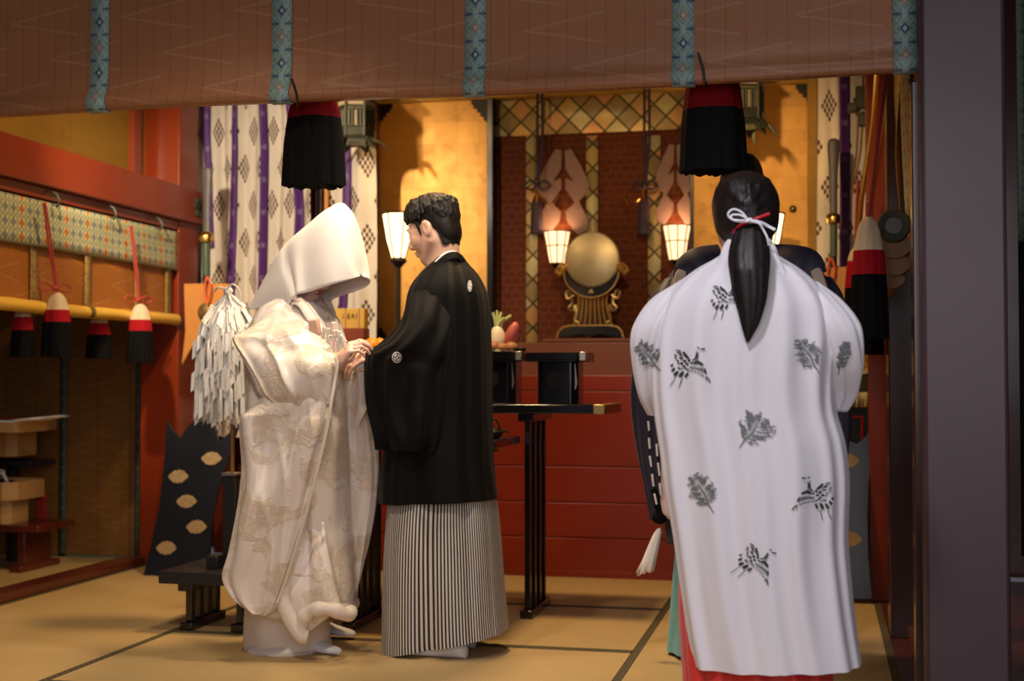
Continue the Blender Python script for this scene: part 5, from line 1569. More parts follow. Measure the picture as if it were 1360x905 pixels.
def head_sdf(B, c, M, s, neck_to=None, fem=False):
    def T(p): return Vector(c)+M @ (Vector(p)*s)
    def E(p, r, k=.012, op=1): B.ell(T(p), [x*s for x in r], M, k*s, op)
    def C(a, b, ra, rb, k=.012, op=1): B.cap(T(a), T(b), ra*s, rb*s, k*s, op)
    E((-.014,0,.036), (.098,.078,.086), .01)
    E((.030,0,-.022), (.066,.064,.086), .03)
    E((.066,0,-.094), (.022,.024,.018), .02)
    for q in (1, -1):
        C((.000,q*.056,-.050), (.060,q*.014,-.098), .018, .016, .03)
        E((.060,q*.040,-.024), (.026,.024,.028), .03)
        C((.082,q*.012,.024), (.074,q*.050,.020), .010, .009, .02)
        E((.100,q*.033,.002), (.016,.020,.011), .014, -1)
        E((.078,q*.032,.000), (.0155,.018,.0125), .006)
        E((.100,q*.011,-.036), (.010,.008,.008), .006)
        E((-.008,q*.078,-.006), (.019,.009,.033), .008)
        E((-.002,q*.086,-.004), (.010,.005,.018), .006, -1)
    C((.090,0,.018), (.112,0,-.028), .0075, .0105, .012)
    E((.110,0,-.033), (.010,.010,.009), .008)
    E((.094,0,-.062), (.012,.024,.0055), .006)
    E((.091,0,-.073), (.012,.019,.0065), .006)
    C((.106,.030,-.0672), (.106,-.030,-.0672), .0022, .0022, .003, -1)
    if neck_to is not None:
        r = .050 if fem else .058
        a = T((-.028,0,-.05)); B.cap(a, neck_to, r*s, r*1.05, .03)
    return T

def torso_sdf(B, hip, neck, shL, shR, k=.03, w=.13, legs=None, foot=.13):
    hip, neck = Vector(hip), Vector(neck)
    ax = (Vector(shL)-Vector(shR)).normalized(); up = (neck-hip).normalized(); fw = ax.cross(up)
    M = Matrix((fw, ax, up)).transposed()
    B.ell(hip, (.095, .125, .13), M, k); B.ell(hip+(neck-hip)*.35, (.085, .105, .16), M, k); B.ell(hip+(neck-hip)*.68, (.09, .115, .15), M, k)
    B.cap(shL, shR, .042, .042, k); B.cap(hip+(neck-hip)*.8, neck, .055, .045, k)
    if legs:
        for (a, b, c) in legs:
            B.cap(a, b, .066, .050, .03); B.cap(b, c, .050, .034, .03)
            # foot
            B.cap(c, Vector(c)+fw*foot+Vector((0,0,-.03)), .034, .026, .02)

def arm_sdf(B, sh, el, wr, r=(.042,.036,.026)):
    B.cap(sh, el, r[0], r[1], .03); B.cap(el, wr, r[1], r[2], .02)

def hand_sdf(B, wrist, d, up, thumb, curl=(20,35,25), s=1.0, spread=3, thumb_in=.3):
    """d: towards the knuckles, up: back of the hand, thumb: +1/-1 side (d x up side)"""
    d = Vector(d).normalized(); up = Vector(up); up = (up-d*up.dot(d)).normalized(); sd = d.cross(up)*thumb
    W = Vector(wrist)
    def P(x, y, z): return W+(d*x+sd*y+up*z)*s
    M = Matrix((d, sd, up)).transposed()
    B.ell(P(.045,.002,-.002), [.047*s,.036*s,.014*s], M, .012*s)
    B.cap(P(-.03,0,-.002), P(.02,0,-.002), .026*s, .024*s, .02*s)
    ys = (.030,.010,-.010,-.028); Ls = ((.042,.026,.021),(.046,.029,.022),(.043,.027,.021),(.034,.021,.019)); rs = (.0088,.0090,.0086,.0078)
    for i in range(4):
        m = P(.086-.004*abs(i-1), ys[i], .002)
        B.cap(P(.03, ys[i]*.6, 0), m, .012*s, .0105*s, .008*s)
        a = 0; q = m; sp = R(spread*(1.5-i))
        for j, l in enumerate(Ls[i]):
            a += R(curl[j]*(1+.08*i)); dd = d*math.cos(a)*math.cos(sp)+sd*math.sin(sp)*math.cos(a)-up*math.sin(a)
            e = q+dd*l*s; B.cap(q, e, rs[i]*(1-.07*j)*s, rs[i]*(1-.07*(j+1))*s, .0025*s); q = e
    t0 = P(.015,.022,-.006); t1 = P(.045,.044,-.016-.02*thumb_in); t2 = P(.073,.046-.02*thumb_in,-.022-.03*thumb_in); t3 = P(.096,.042-.035*thumb_in,-.026-.035*thumb_in)
    B.cap(t0, t1, .014*s, .0115*s, .01*s); B.cap(t1, t2, .0112*s, .0098*s, .004*s); B.cap(t2, t3, .0098*s, .0078*s, .003*s)

def decals(mb, polys, mi, bvh, off=.0040):
    """printed motifs: polygons given in photo pixels are dropped onto the cloth and become faces of its mesh"""
    o = Vector((0, 0, EYE))
    for poly in polys:
        ps = []
        for x, y in poly:
            d = ray(x, y).normalized(); h = bvh.ray_cast(o, d)
            if h[0] is None: ps = None; break
            ps.append(h[0]-d*off)
        if ps: mb.add(ps, [list(range(len(ps)))], mi)

def stroke(pts, w, taper=.35):
    """2-D stroke -> list of quads (pixels)"""
    P = [np.array(p, float) for p in pts]; out = []
    N = len(P); L = []; Rr = []
    for i in range(N):
        t = P[min(i+1, N-1)]-P[max(i-1, 0)]; t /= max(1e-6, np.linalg.norm(t)); n = np.array((-t[1], t[0]))
        f = i/(N-1); ww = w/2*(taper+(1-taper)*math.sin(math.pi*min(max(f, .04), .96)))
        L.append(P[i]+n*ww); Rr.append(P[i]-n*ww)
    for i in range(N-1): out.append([tuple(L[i]), tuple(L[i+1]), tuple(Rr[i+1]), tuple(Rr[i])])
    return out
def sub2(a, b, n=3): return [(a[0]+(b[0]-a[0])*k/n, a[1]+(b[1]-a[1])*k/n) for k in range(n+1)]

CRANE = []
for pts, w in ([[(430,262),(455,300),(500,345)],30], [[(340,248),(372,246),(408,262)],14], [[(350,272),(385,276),(418,292)],13], [[(376,298),(400,300),(430,322)],14], [[(318,300),(336,300),(352,324)],14], [[(325,322),(340,335),(356,345)],12], [[(382,338),(402,336),(428,352)],20], [[(350,362),(362,368),(378,378)],18],
    [[(432,378),(448,372),(466,386)],30], [[(486,372),(500,364),(514,378)],28], [[(396,408),(412,398),(428,414)],26], [[(462,418),(478,408),(494,420)],24], [[(520,402),(532,396),(548,402)],22], [[(425,442),(440,434),(456,446)],22], [[(362,398),(370,400),(386,408)],18], [[(366,462),(378,458),(392,470)],24], [[(446,470),(458,460),(470,466)],20], [[(476,486),(486,474),(498,470)],18],[[(404,470),(412,462),(424,468)],16],
    [[(532,362),(560,362),(582,330),(592,290),(590,256)],18], [[(598,366),(604,330),(604,300),(618,268)],13], [[(594,222),(606,208),(622,214),(618,236)],10], [[(642,234),(668,228),(698,232)],18],
    [[(556,404),(606,386),(672,424)],34],
    [[(276,438),(292,426),(308,410)],20], [[(292,500),(306,484),(330,456)],26], [[(322,552),(340,530),(372,498)],32], [[(384,566),(404,540),(434,500)],36], [[(452,570),(470,545),(490,512)],26],
    [[(338,566),(312,612),(266,686)],8], [[(422,572),(404,625),(372,702)],9]):
    CRANE.append((pts, w))
for k in range(9):
    x = 515+21*k; CRANE.append(([(x, 436+k*k*.4), (x+6, 455+k*k*.55), (x+8, 472+k*k*.9)], 12))
for k, (x, y) in enumerate(((508,492),(538,496),(572,502),(605,512),(636,528),(664,548))): CRANE.append(([(x, y-8), (x+3, y), (x+6, y+10+k*2)], 13))
CRANE += [([(690,462),(704,500),(712,530)], 12), ([(698,556),(706,580),(712,612)], 12), ([(716,560),(734,590),(760,634)], 15)]
def crane(cx, cy, sc=1.0, flip=1, rot=0):
    out = []; ca, sa = math.cos(R(rot)), math.sin(R(rot))
    for pts, w in CRANE:
        q = []
        for x, y in pts:
            a, b = flip*(x-500)/9.05*sc, (y-440)/9.05*sc
            q.append((cx+a*ca-b*sa, cy+a*sa+b*ca))
        out += stroke([tuple(p) for p in spline(q, 2)], w/9.05*sc*1.2, .5)
    return out
def pine(cx, cy, hw, hh, rot, seed, dens=1.0):
    rnd = random.Random(seed); out = []; ca, sa = math.cos(R(rot)), math.sin(R(rot))
    def W(x, y): return (cx+x*ca-y*sa, cy+x*sa+y*ca)
    out += stroke([W(0, hh), W(-hw*.06, hh*.5), W(hw*.05, 0), W(-hw*.05, -hh*.6)], 2.2)
    n = int(30*dens)
    for k in range(n):
        f = k/n; y = hh*.55-1.5*hh*f; sd = 1 if k % 2 else -1
        L = hw*(.35+.65*math.sin(math.pi*min(1, .25+.75*f)))*rnd.uniform(.5, 1.0)
        ex, ey = sd*L, y-L*rnd.uniform(.1, .75)
        out += stroke([W(0, y), W(ex*.5, y+(ey-y)*.35), W(ex, ey)], 1.1)
        for m in range(8):
            g = rnd.uniform(.35, 1.05); bx, by = ex*g, y+(ey-y)*g; a = rnd.uniform(0, 6.28); l = rnd.uniform(2.2, 4.4)
            out += stroke([W(bx, by), W(bx+l*math.cos(a), by+l*math.sin(a)*.9)], 1.25, .7)
    return out
# ------------------------------------------------------------------ the man in black haori and striped hakama
GY = 4.97
g = thing('person', 'man in a black crested haori and striped hakama facing the bride', 'person', (atz(588, 868, 0).x, GY, 0))
hc = at(576, 305, GY); HM = frame(180-11, 20, 0); hs = 1.0
B = Body()
neck = at(590, 350, GY+.0); hip = at(588, 560, GY+.0)
T = head_sdf(B, hc, HM, hs, neck)
fw = Vector((math.cos(R(152)), math.sin(R(152)), 0)); lf = Vector((-fw.y, fw.x, 0))
shL = neck+lf*.11+Vector((0,0,-.13)); shR = neck-lf*.11+Vector((0,0,-.13))
kneeL = Vector((hip.x, GY-.07, .48)); kneeR = Vector((hip.x+.02, GY+.08, .48))
torso_sdf(B, hip, neck, shL, shR, legs=[((hip.x,GY-.055,hip.z-.03), kneeL, (hip.x+.02,GY-.09,.075)), ((hip.x,GY+.06,hip.z-.03), kneeR, (hip.x+.05,GY+.12,.075))])
wrL = at(503, 470, GY-.14); elL = at(553, 490, GY-.18); wrR = at(506, 468, GY+.02); elR = at(552, 470, GY+.14)
arm_sdf(B, shL, elL, wrL); arm_sdf(B, shR, elR, wrR)
hand_sdf(B, wrL, at(478, 476, GY-.18)-wrL, Vector((-.1,-.55,.8)), -1, (22,30,18), .95)
hand_sdf(B, wrR, at(482, 478, GY-.08)-wrR, Vector((-.1,.4,.9)), 1, (12,25,15), .95)
body = sdf_obj(B, .0042, 'body', [M_SKIN, M_LIP], g)
# lips tinted on the one body mesh
Hi = HM.inverted(); off0 = wloc(g)
for p in body.data.polygons:
    q = Hi @ (p.center+off0-hc)/hs
    if .084 < q.x and abs(q.y) < .024 and -.080 < q.z < -.056: p.material_index = 0
# brows and lash lines
for sd in (1, -1):
    mb = MB(); mb.tube([T((.098,sd*.012,.026)), T((.094,sd*.034,.032)), T((.078,sd*.054,.026))], [.0028,.0034,.0016], 6); mb.build('eyebrow', M_HAIRSHORT, g)
    mb = MB(); mb.tube([T((.0905,sd*.017,-.006)), T((.0945,sd*.032,-.009)), T((.086,sd*.048,-.006))], [.0014,.002,.0014], 6); mb.build('eyelash', M_HAIRSHORT, g)
# hair: one shell with combed locks flowing from the crown
Hb = Body()
def HT(p): return hc+HM @ (Vector(p)*hs)
Hb.ell(HT((-.017,0,.044)), [.101*hs,.083*hs,.086*hs], HM, .01)
Hb.ell(HT((-.056,0,-.010)), [.050*hs,.070*hs,.064*hs], HM, .02)
Hb.ell(HT((-.060,0,-.045)), [.036*hs,.056*hs,.046*hs], HM, .02)
Hb.ell(HT((.084,0,-.040)), [.080*hs,.085*hs,.072*hs], HM, .012, -1)        # face
rnd = random.Random(3)
def EH(th, ph, out=0.0):
    if abs(ph) > 1.65 and th > 1.3:
        sr = .965-.17*(th-1.3); return Vector((-.017+(.104+out)*sr*math.cos(ph), (.086+out)*sr*math.sin(ph), .044+.090*math.cos(1.3)-(th-1.3)*.092))
    return Vector((-.017+(.104+out)*math.sin(th)*math.cos(ph), (.086+out)*math.sin(th)*math.sin(ph), .044+(.090+out)*math.cos(th)))
for k in range(330):
    ph = rnd.uniform(-math.pi, math.pi); a = abs(ph)
    end = interp([(0,1.42),(.5,1.42),(.95,1.55),(1.25,1.62),(1.6,1.40),(1.95,1.75),(2.3,2.25),(math.pi,2.40)], a)[0]+rnd.uniform(-.16,.10)
    st = rnd.uniform(.05,.8); sw = rnd.uniform(-.25,.25)-.12*(a < 1.3)
    o1, o2 = rnd.uniform(.002,.009), rnd.uniform(.0,.007)
    if a < 1.2: o1 += .008; o2 += .006
    q = [EH(st,ph-sw,.0), EH(st+(end-st)*.4,ph-sw*.4,o1), EH(st+(end-st)*.75,ph,o1), EH(end,ph+sw*.3,o2-(.012 if a > 2 else 0))]
    r = rnd.uniform(.0038,.0062); rr_l = (r*.9, r, r*.75, .0022)
    if a > 1.9:
        e_ = Vector((-.026+.050*math.cos(ph), .058*math.sin(ph), -.072-.020*rnd.random()))
        Hb.cap(HT(q[3]), HT(e_), r*.75*hs, .0024*hs, .0035); rr_l = (r*.9, r, r*.9, r*.75)
    for m in range(3): Hb.cap(HT(q[m]), HT(q[m+1]), rr_l[m]*hs, rr_l[m+1]*hs, .0035)
for sd in (1, -1):
    Hb.ell(HT((-.002,sd*.088,-.022)), [.024*hs,.022*hs,.033*hs], HM, .006, -1)   # ears stay free
    Hb.cap(HT((.026,sd*.075,.03)), HT((.027,sd*.071,-.020)), .009*hs, .003*hs, .004)
sdf_obj(Hb, .0026, 'hair', M_HAIRSHORT, g, 1)

# haori body
def ft(seed, a=1.0): return folds([(3,.010*a),(7,.009*a),(13,.005*a)], seed, (.25,1.3), 1.0, .016*a, (2.2,2.2))
rows = [(586,339,612,338,GY,GY,.060), (574,351,620,350,GY,GY,.095), (560,366,632,364,GY,GY,.135), (548,385,642,385,GY,GY,.165), (543,410,647,412,GY,GY,.175),
        (539,450,649,450,GY,GY,.175), (535,500,650,500,GY,GY,.175), (522,550,651,560,GY,GY,.18), (515,600,653,610,GY,GY,.185), (510,640,656,640,GY,GY,.19), (509,667,659,662,GY,GY,.195)]
_f5 = ft(5)
hm = loft(rows, 170, 2.3, 9, lambda th, t, z: _f5(th, t, z)+crease(th, z, .012*min(1, t*3), (2.2,2.2,.6), 1, 2), True, True)
tb = BVHTree.FromPolygons([Vector(v) for v in hm.v], hm.f)
# back crest, narrow because it turns away
def crest(cx, cy, rx, ry):
    out = []; N = 20
    E_ = lambda a, f: (cx+rx*f*math.cos(a), cy+ry*f*math.sin(a))
    for k in range(N):
        a, b = 2*math.pi*k/N, 2*math.pi*(k+1)/N
        out.append([E_(a,1), E_(b,1), E_(b,.84), E_(a,.84)])
        if k % 5 not in (0,): out.append([E_(a,.70), E_(b,.70), E_(b,.34), E_(a,.34)])
    out.append([E_(2*math.pi*k/8,.24) for k in range(8)])
    return out
decals(hm, crest(624, 380, 3.0, 7.5), 1, tb)
ho = weld(hm.build('haori', [M_HAORI, M_CREST], g, ang=180))
# near sleeve: square bag of cloth hung from the arm
rows = [(553,374,596,372,GY-.10,GY-.06,.03), (541,400,606,402,GY-.16,GY-.10,.065), (532,432,604,440,GY-.19,GY-.14,.085), (516,452,598,470,GY-.20,GY-.17,.085), (497,462,594,490,GY-.20,GY-.18,.075),
        (487,470,592,505,GY-.195,GY-.19,.070), (485,505,590,535,GY-.20,GY-.19,.060), (488,540,588,560,GY-.20,GY-.19,.052), (497,575,584,585,GY-.20,GY-.19,.042), (501,597,578,600,GY-.20,GY-.19,.026)]
_f8 = folds([(3,.008),(5,.013),(9,.007)], 8, (.3,1.2), 2.6, .024, (3,3))
sm = loft(rows, 130, 2.2, 9, lambda th, t, z: _f8(th, t, z)+crease(th, z, .014*min(1, t*3), (1.8,1.5,2.0), 4, 2, 3.0), True, True)
tb = BVHTree.FromPolygons([Vector(v) for v in sm.v], sm.f)
decals(sm, crest(527, 475, 6.4, 7.4), 1, tb)
weld(sm.build('sleeve', [M_HAORI, M_CREST], g, ang=180))
rows = [(556,378,600,376,GY+.12,GY+.12,.04), (530,430,590,440,GY+.16,GY+.16,.06), (500,459,570,480,GY+.10,GY+.14,.055), (489,470,560,505,GY+.06,GY+.12,.045), (486,505,550,540,GY+.06,GY+.12,.04), (489,542,540,570,GY+.06,GY+.12,.03)]
weld(loft(rows, 60, 2.2, 5, folds([(3,.008),(6,.006)], 9)).build('sleeve', M_HAORI, g, ang=180))
# collars
mb = ribbon([at(611,342,GY-.02)+Vector((0,.02,0)), at(604,336,GY-.055), at(592,338,GY-.075), at(580,348,GY-.085), at(569,359,GY-.08)], [.006,.010,.010,.008,.004], .004, up=(.1,-1,.35)); mb.build('white_under_collar', M_WHITECOLLAR, g)
mb = ribbon([at(616,352,GY+.0), at(609,341,GY-.065), at(597,341,GY-.090), at(583,352,GY-.100), at(571,366,GY-.105), at(560,390,GY-.12), at(552,420,GY-.15)], [.010,.016,.018,.018,.018,.018,.016], .007, up=(.1,-1,.35)); mb.build('haori_collar', M_HAORI, ho)
# striped hakama
def hak(th, t, z):
    s = math.sin(th); p = 0
    for c0, a, w in ((1.62,.030,.10),(2.3,.016,.07),(.95,.018,.08),(.45,.014,.06),(2.75,.014,.06),(3.6,.02,.1),(4.4,.02,.1),(5.2,.02,.1)):
        p -= a*math.exp(-((th-c0)/w)**2)
    return p*(.15+1.0*t)+.006*noise.noise(Vector((math.cos(th)*3, math.sin(th)*3, z*2.5)))*(1+2*t)
rows = [(535,560,635,560,GY,GY,.10), (527,630,646,630,GY,GY,.125), (519,662,656,662,GY,GY,.155), (517,695,660,692,GY,GY,.178), (515,740,664,735,GY,GY,.19), (514,800,668,790,GY,GY,.20), (513,850,671,828,GY,GY,.205), (513,865,672,838,GY,GY,.205)]
hk = loft(rows, 150, 2.5, 6, hak, True, False, uscale=118)
weld(hk.build('striped_hakama', M_STRIPE, g, ang=180), 1e-5)
# tabi
def tabi(parent, heel, d, L, w=.043, h=.075, m=None, split=True):
    d = Vector(d).normalized(); s = Vector((-d.y, d.x, 0)); heel = Vector(heel); mb = MB(); G = []
    for f, ww, hh in smooth_tab([(0,.35,.55),(.06,.75,.9),(.2,.85,1.15),(.38,.85,.95),(.6,1.0,.66),(.8,1.05,.48),(.93,.85,.36),(1,.35,.22)], 4):
        c = heel+d*f*L
        G.append([c+s*ww*w*math.cos(a)+Vector((0,0,h*hh*.5*(1+math.copysign(abs(math.sin(a))**.8, math.sin(a))))) for a in [2*math.pi*k/20 for k in range(20)]])
    c0 = sum(G[0], Vector())/20; c1 = sum(G[-1], Vector())/20
    G.insert(0, [c0+(p-c0)*.05 for p in G[0]]); G.append([c1+(p-c1)*.05 for p in G[-1]])
    mb.grid(G, cv=True); return mb.build('tabi', m or M_TABI, parent, ang=180)
fh = atz(632, 866, 0.0)
tabi(g, (fh.x, GY-.13, 0), (-1,.10,0), .27)
tabi(g, (fh.x-.02, GY+.06, 0), (-1,.25,0), .26)
# ------------------------------------------------------------------ the bride in white
BY = 4.88
b = thing('person', 'bride in an ivory brocade robe and white hood with her head bowed', 'person', (atz(385, 862, 0).x, BY, 0))
FW = Vector((math.cos(R(-16)), math.sin(R(-16)), 0)); NR = Vector((FW.y, -FW.x, 0))      # facing, and her right (towards the camera)
hc = at(412, 355, BY); hs = .95; HM = frame(-16, 30, 0)
B = Body(); neck = at(398, 416, BY+.01); hip = at(392, 570, BY+.02)
T = head_sdf(B, hc, HM, hs, neck, True)
shR = neck+NR*.10+Vector((0,0,-.11)); shL = neck-NR*.10+Vector((0,0,-.11))
torso_sdf(B, hip, neck, shL, shR, legs=[((hip.x,BY-.08,hip.z-.03), (hip.x,BY-.07,.45), (hip.x-.03,BY-.06,.07)), ((hip.x,BY+.09,hip.z-.03), (hip.x+.0,BY+.09,.45), (hip.x-.02,BY+.06,.09))], foot=.05)
wrR = at(449, 481, BY-.22); elR = at(352, 498, BY-.20); wrL = at(455, 485, BY-.02); elL = at(385, 505, BY+.22)
arm_sdf(B, shR, elR, wrR, (.045,.038,.025)); arm_sdf(B, shL, elL, wrL, (.045,.038,.025))
hand_sdf(B, wrR, at(468, 460, BY-.235)-wrR, Vector((-.45,-.62,.62)), -1, (34,40,22), .92, 2, .5)
hand_sdf(B, wrL, at(478, 482, BY-.10)-wrL, Vector((.0,-.3,-.9)), -1, (14,24,16), .90, 3, .2)
body = sdf_obj(B, .0042, 'body', [M_SKINPALE, M_LIP], b)
Hi = HM.inverted(); off0 = wloc(b)
for p in body.data.polygons:
    q = Hi @ (p.center+off0-hc)/hs
    if .086 < q.x and abs(q.y) < .016 and -.0785 < q.z < -.058: p.material_index = 1
# dark dressed hair under the hood
Hb = Body(); HT = lambda p: hc+HM @ (Vector(p)*hs)
Hb.ell(HT((-.005,0,.045)), [.094*hs,.084*hs,.088*hs], HM, .01); Hb.ell(HT((-.060,0,-.02)), [.05*hs,.06*hs,.05*hs], HM, .03)
Hb.ell(HT((.085,0,-.03)), [.075*hs,.085*hs,.075*hs], HM, .012, -1)
sdf_obj(Hb, .006, 'hair', M_HAIR, b, 1)

# hood: two sides joined along a rounded ridge
C0 = at(420, 340, BY)
ridge = [(478,366),(477,352),(475.5,335),(472,312),(468,292),(463.5,279),(456,271),(446,272),(432,281),(416,295),(398,310),(383,324),(372,339),(362,358),(352,378),(343,396),(336,410)]
edge_ = [(478,367),(473,368.5),(465,371),(455,374),(445,377),(435,380),(425,383),(415,386),(405,389),(396,391.5),(391,394),(388,399),(384,404),(376,406),(364,407),(350,409),(337,411)]
wid = [.010,.040,.066,.084,.096,.104,.110,.114,.116,.118,.118,.116,.112,.106,.098,.086,.072]
rows = []
U = 96
rs = spline(ridge, 6); es = spline(edge_, 6); ws = spline([(w,) for w in wid], 6)
def hood_side(sd):
    G = []
    for i in range(len(rs)):
        P0 = atp(rs[i][0], rs[i][1], C0, NR); w = float(ws[i][0])
        Ee = atp(es[i][0], es[i][1], C0+NR*w, NR)       # near edge, seen in the photo
        E2 = Ee-NR*(Ee-C0).dot(NR)                       # its foot on the mid plane
        row = []
        for j in range(25):
            v = j/24; lat = w*(1-(1-v)**2.6)**.62
            crease = 0
            u = i/(len(rs)-1)
            crease -= .018*math.exp(-((u-(.67-.06*v))/.028)**2)*v*(sd > 0)
            crease += .010*math.exp(-((u-(.60-.05*v))/.035)**2)*v*(sd > 0)
            lat += crease+.004*math.sin(u*17+v*3)*v
            row.append(P0+(E2-P0)*v+NR*lat*sd)
        G.append(row)
    return G
A_ = hood_side(1); B_ = hood_side(-1)
G = [r1[::-1]+r2[1:] for r1, r2 in zip(A_, B_)]
mb = MB(); mb.grid(G); mb.build('hood', M_HOOD, b, ang=180, solid=.005, off=0)

# robe body
def fb(seed, a=1.0, g=(.5,1.3)): return folds([(2,.010*a),(5,.010*a),(9,.006*a),(15,.003*a)], seed, g, 1.6, .030*a, (2.4,3))
rows = [(368,398,428,402,BY,BY,.085), (350,410,442,420,BY,BY,.120), (338,430,450,440,BY,BY,.14), (330,455,455,465,BY,BY,.155), (332,500,457,505,BY,BY,.16), (336,560,459,560,BY,BY,.18),
        (338,620,460,612,BY,BY,.19), (335,680,463,675,BY,BY,.20), (333,735,467,730,BY,BY,.21), (335,775,469,775,BY,BY,.215), (338,795,466,803,BY,BY,.21)]
_f3 = fb(3)
weld(loft(rows, 180, 2.2, 9, lambda th, t, z: _f3(th, t, z)+crease(th, z, .010, (2.0,2.0,1.0), 2, 2), True, True).build('brocade_robe', M_SHIRO, b, ang=180))
# shoulder and upper arm drape on the near side
rows_arm = [(362,412,416,418,BY-.11,BY-.10,.03), (346,426,430,436,BY-.16,BY-.16,.055), (322,442,440,458,BY-.20,BY-.21,.060), (311,450,446,475,BY-.22,BY-.245,.058), (321,472,448,486,BY-.26,BY-.265,.062), (334,500,446,503,BY-.275,BY-.275,.058), (344,522,443,522,BY-.285,BY-.28,.042), (360,536,438,538,BY-.28,BY-.28,.018)]
rows = [(352,500,442,512,BY-.24,BY-.25,.04), (346,528,440,532,BY-.25,BY-.26,.052), (327,546,438,550,BY-.265,BY-.265,.052), (319,560,435,568,BY-.275,BY-.27,.050),
        (322,625,419,634,BY-.285,BY-.27,.046), (314,678,406,686,BY-.285,BY-.27,.042), (304,733,391,738,BY-.285,BY-.27,.038), (296,764,379,776,BY-.285,BY-.27,.032), (303,785,370,800,BY-.285,BY-.27,.026), (318,803,362,812,BY-.285,BY-.275,.016), (334,814,352,818,BY-.285,BY-.28,.008)]
def slv(th, t, z):
    v = 0
    for k, a, p_ in ((3,.008,.4),(5,.007,2.0),(8,.004,1.1)): v += a*math.sin(k*th+p_+3*t)
    # diagonal pulls from the elbow to the cuff
    v += .016*math.sin(14*t+4*math.cos(th)+.7)*math.exp(-((t-.33)/.17)**2)
    v += .014*noise.noise(Vector((math.cos(th)*2.0, z*2.6, 7.7)))
    v += crease(th, z, .013, (1.6,1.2,2.0), 6, 3, 2.4)*(1-.7*t)+crease(th, z, .005, (2.4,2,.8), 9, 3, -1.5)
    return v*(.4+.8*min(1, t*3))
weld(loft(rows, 170, 2.1, 10, slv, True, True).build('hanging_sleeve', M_SHIRO, b, ang=180))
def arm_f(th, t, z):
    v = .009*noise.noise(Vector((math.cos(th)*2.4, z*4.0, 3.1)))+crease(th, z, .016, (1.5,1.2,3.4), 12, 3, 3.2)
    v += .012*math.sin(9*t+3.2*math.cos(th)+.6)
    return v*min(1, t*3)
weld(loft(rows_arm, 170, 2.2, 10, arm_f, True, True).build('upper_sleeve', M_SHIRO, b, ang=180))
# cuff lining
mb = ribbon([at(446,476,BY-.30), at(447.5,487,BY-.30), at(445,505,BY-.30), at(440,535,BY-.31), at(433.5,573,BY-.31), at(419,634,BY-.31), at(405,688,BY-.30), at(390,738,BY-.29), at(377,778,BY-.28), at(368,801,BY-.28)], [.006]*10, .009, up=(.3,-1,0)); mb.build('sleeve_edge', M_SATIN, b)
# far sleeve
rows = [(448,478,478,474,BY+.0,BY+.02,.03), (450,500,489,498,BY+.02,BY+.04,.045), (452,540,495,540,BY+.04,BY+.06,.045), (455,590,501,590,BY+.04,BY+.06,.042), (457,632,503,630,BY+.04,BY+.06,.04), (459,670,499,672,BY+.04,BY+.06,.036), (461,715,491,718,BY+.04,BY+.06,.03), (463,755,480,758,BY+.04,BY+.06,.022), (466,786,471,788,BY+.04,BY+.05,.010)]
weld(loft(rows, 72, 2.1, 6, folds([(2,.006),(5,.006),(9,.003)], 21, (.6,1), 1.6, .014, (3,4))).build('hanging_sleeve', M_SHIRO, b, ang=180))
# far sleeve inner fold by the hands
mb = ribbon([at(470,476,BY-.10), at(480,490,BY-.09), at(484,515,BY-.07), at(482,540,BY-.06), at(474,565,BY-.05)], [.012,.022,.024,.02,.008], .012, up=(.3,-1,0)); mb.build('sleeve_lining', M_SATINW, b)
# white under robe with padded hem
rows = [(338,735,424,735,BY+.01,BY+.01,.15), (334,790,431,790,BY+.01,BY+.01,.165), (332,835,436,838,BY+.01,BY+.01,.17), (333,858,434,858,BY+.01,BY+.01,.17)]
ur = loft(rows, 90, 2.2, 6, folds([(3,.010),(7,.006)], 31, (.5,1.2), 1), True, True)
weld(ur.build('under_robe', M_SATIN, b, ang=180))
def hem_tube(rows_last, r, yadd, name, m, fold_=None, dz=0, k0=0, k1=None, n=64, p=2.2):
    lx, ly, rx, ry, yl, yr, bb = rows_last; L = at(lx, ly, yl); Rr = at(rx, ry, yr); C = (L+Rr)/2; A = (Rr-L)/2; pts = []
    for k in range(n):
        th = 2*math.pi*k/n; c, s = math.cos(th), math.sin(th)
        pts.append(C+A*math.copysign(abs(c)**(2/p), c)+Vector((0,-1,0))*bb*math.copysign(abs(s)**(2/p), s)+Vector((0,0,dz+.004*math.sin(3*th))))
    mb = MB(); mb.tube(pts, r, 12, closed=True); return mb.build(name, m, b, ang=180)
hem_tube((340,857,428,857,BY+.01,BY+.01,.152), .025, 0, 'padded_hem', M_SATINW)
hem_tube((342,797,464,805,BY,BY,.205), .024, 0, 'padded_hem', M_SATIN)
# turned back front edge of the robe with its padding
pts = [at(398,728,BY-.22), at(387,748,BY-.235), at(378,770,BY-.245), at(375,796,BY-.25), at(385,822,BY-.245), at(399,843,BY-.235), at(408,846,BY-.225)]
mb = MB(); mb.tube([Vector(p) for p in spline(pts, 7)], [.008+.020*min(1, k/14) for k in range(43)], 14); mb.build('padded_edge', M_SATINW, b, ang=180)
pts = [at(400,842,BY-.225), at(401,828,BY-.235), at(409,815,BY-.24), at(424,809,BY-.24), at(444,811,BY-.225), at(460,817,BY-.19), at(467,812,BY-.12)]
mb = MB(); mb.tube([Vector(p) for p in spline(pts, 7)], [.026+.003*math.sin(k*.7) for k in range(43)], 14); mb.build('padded_hem', M_SATIN, b, ang=180)
rows = [(398,690,428,690,BY-.14,BY-.14,.02), (392,735,434,735,BY-.185,BY-.185,.03), (380,775,444,780,BY-.205,BY-.2,.035), (379,800,452,806,BY-.205,BY-.2,.035), (388,822,440,818,BY-.20,BY-.19,.03), (398,842,412,838,BY-.20,BY-.19,.016)]
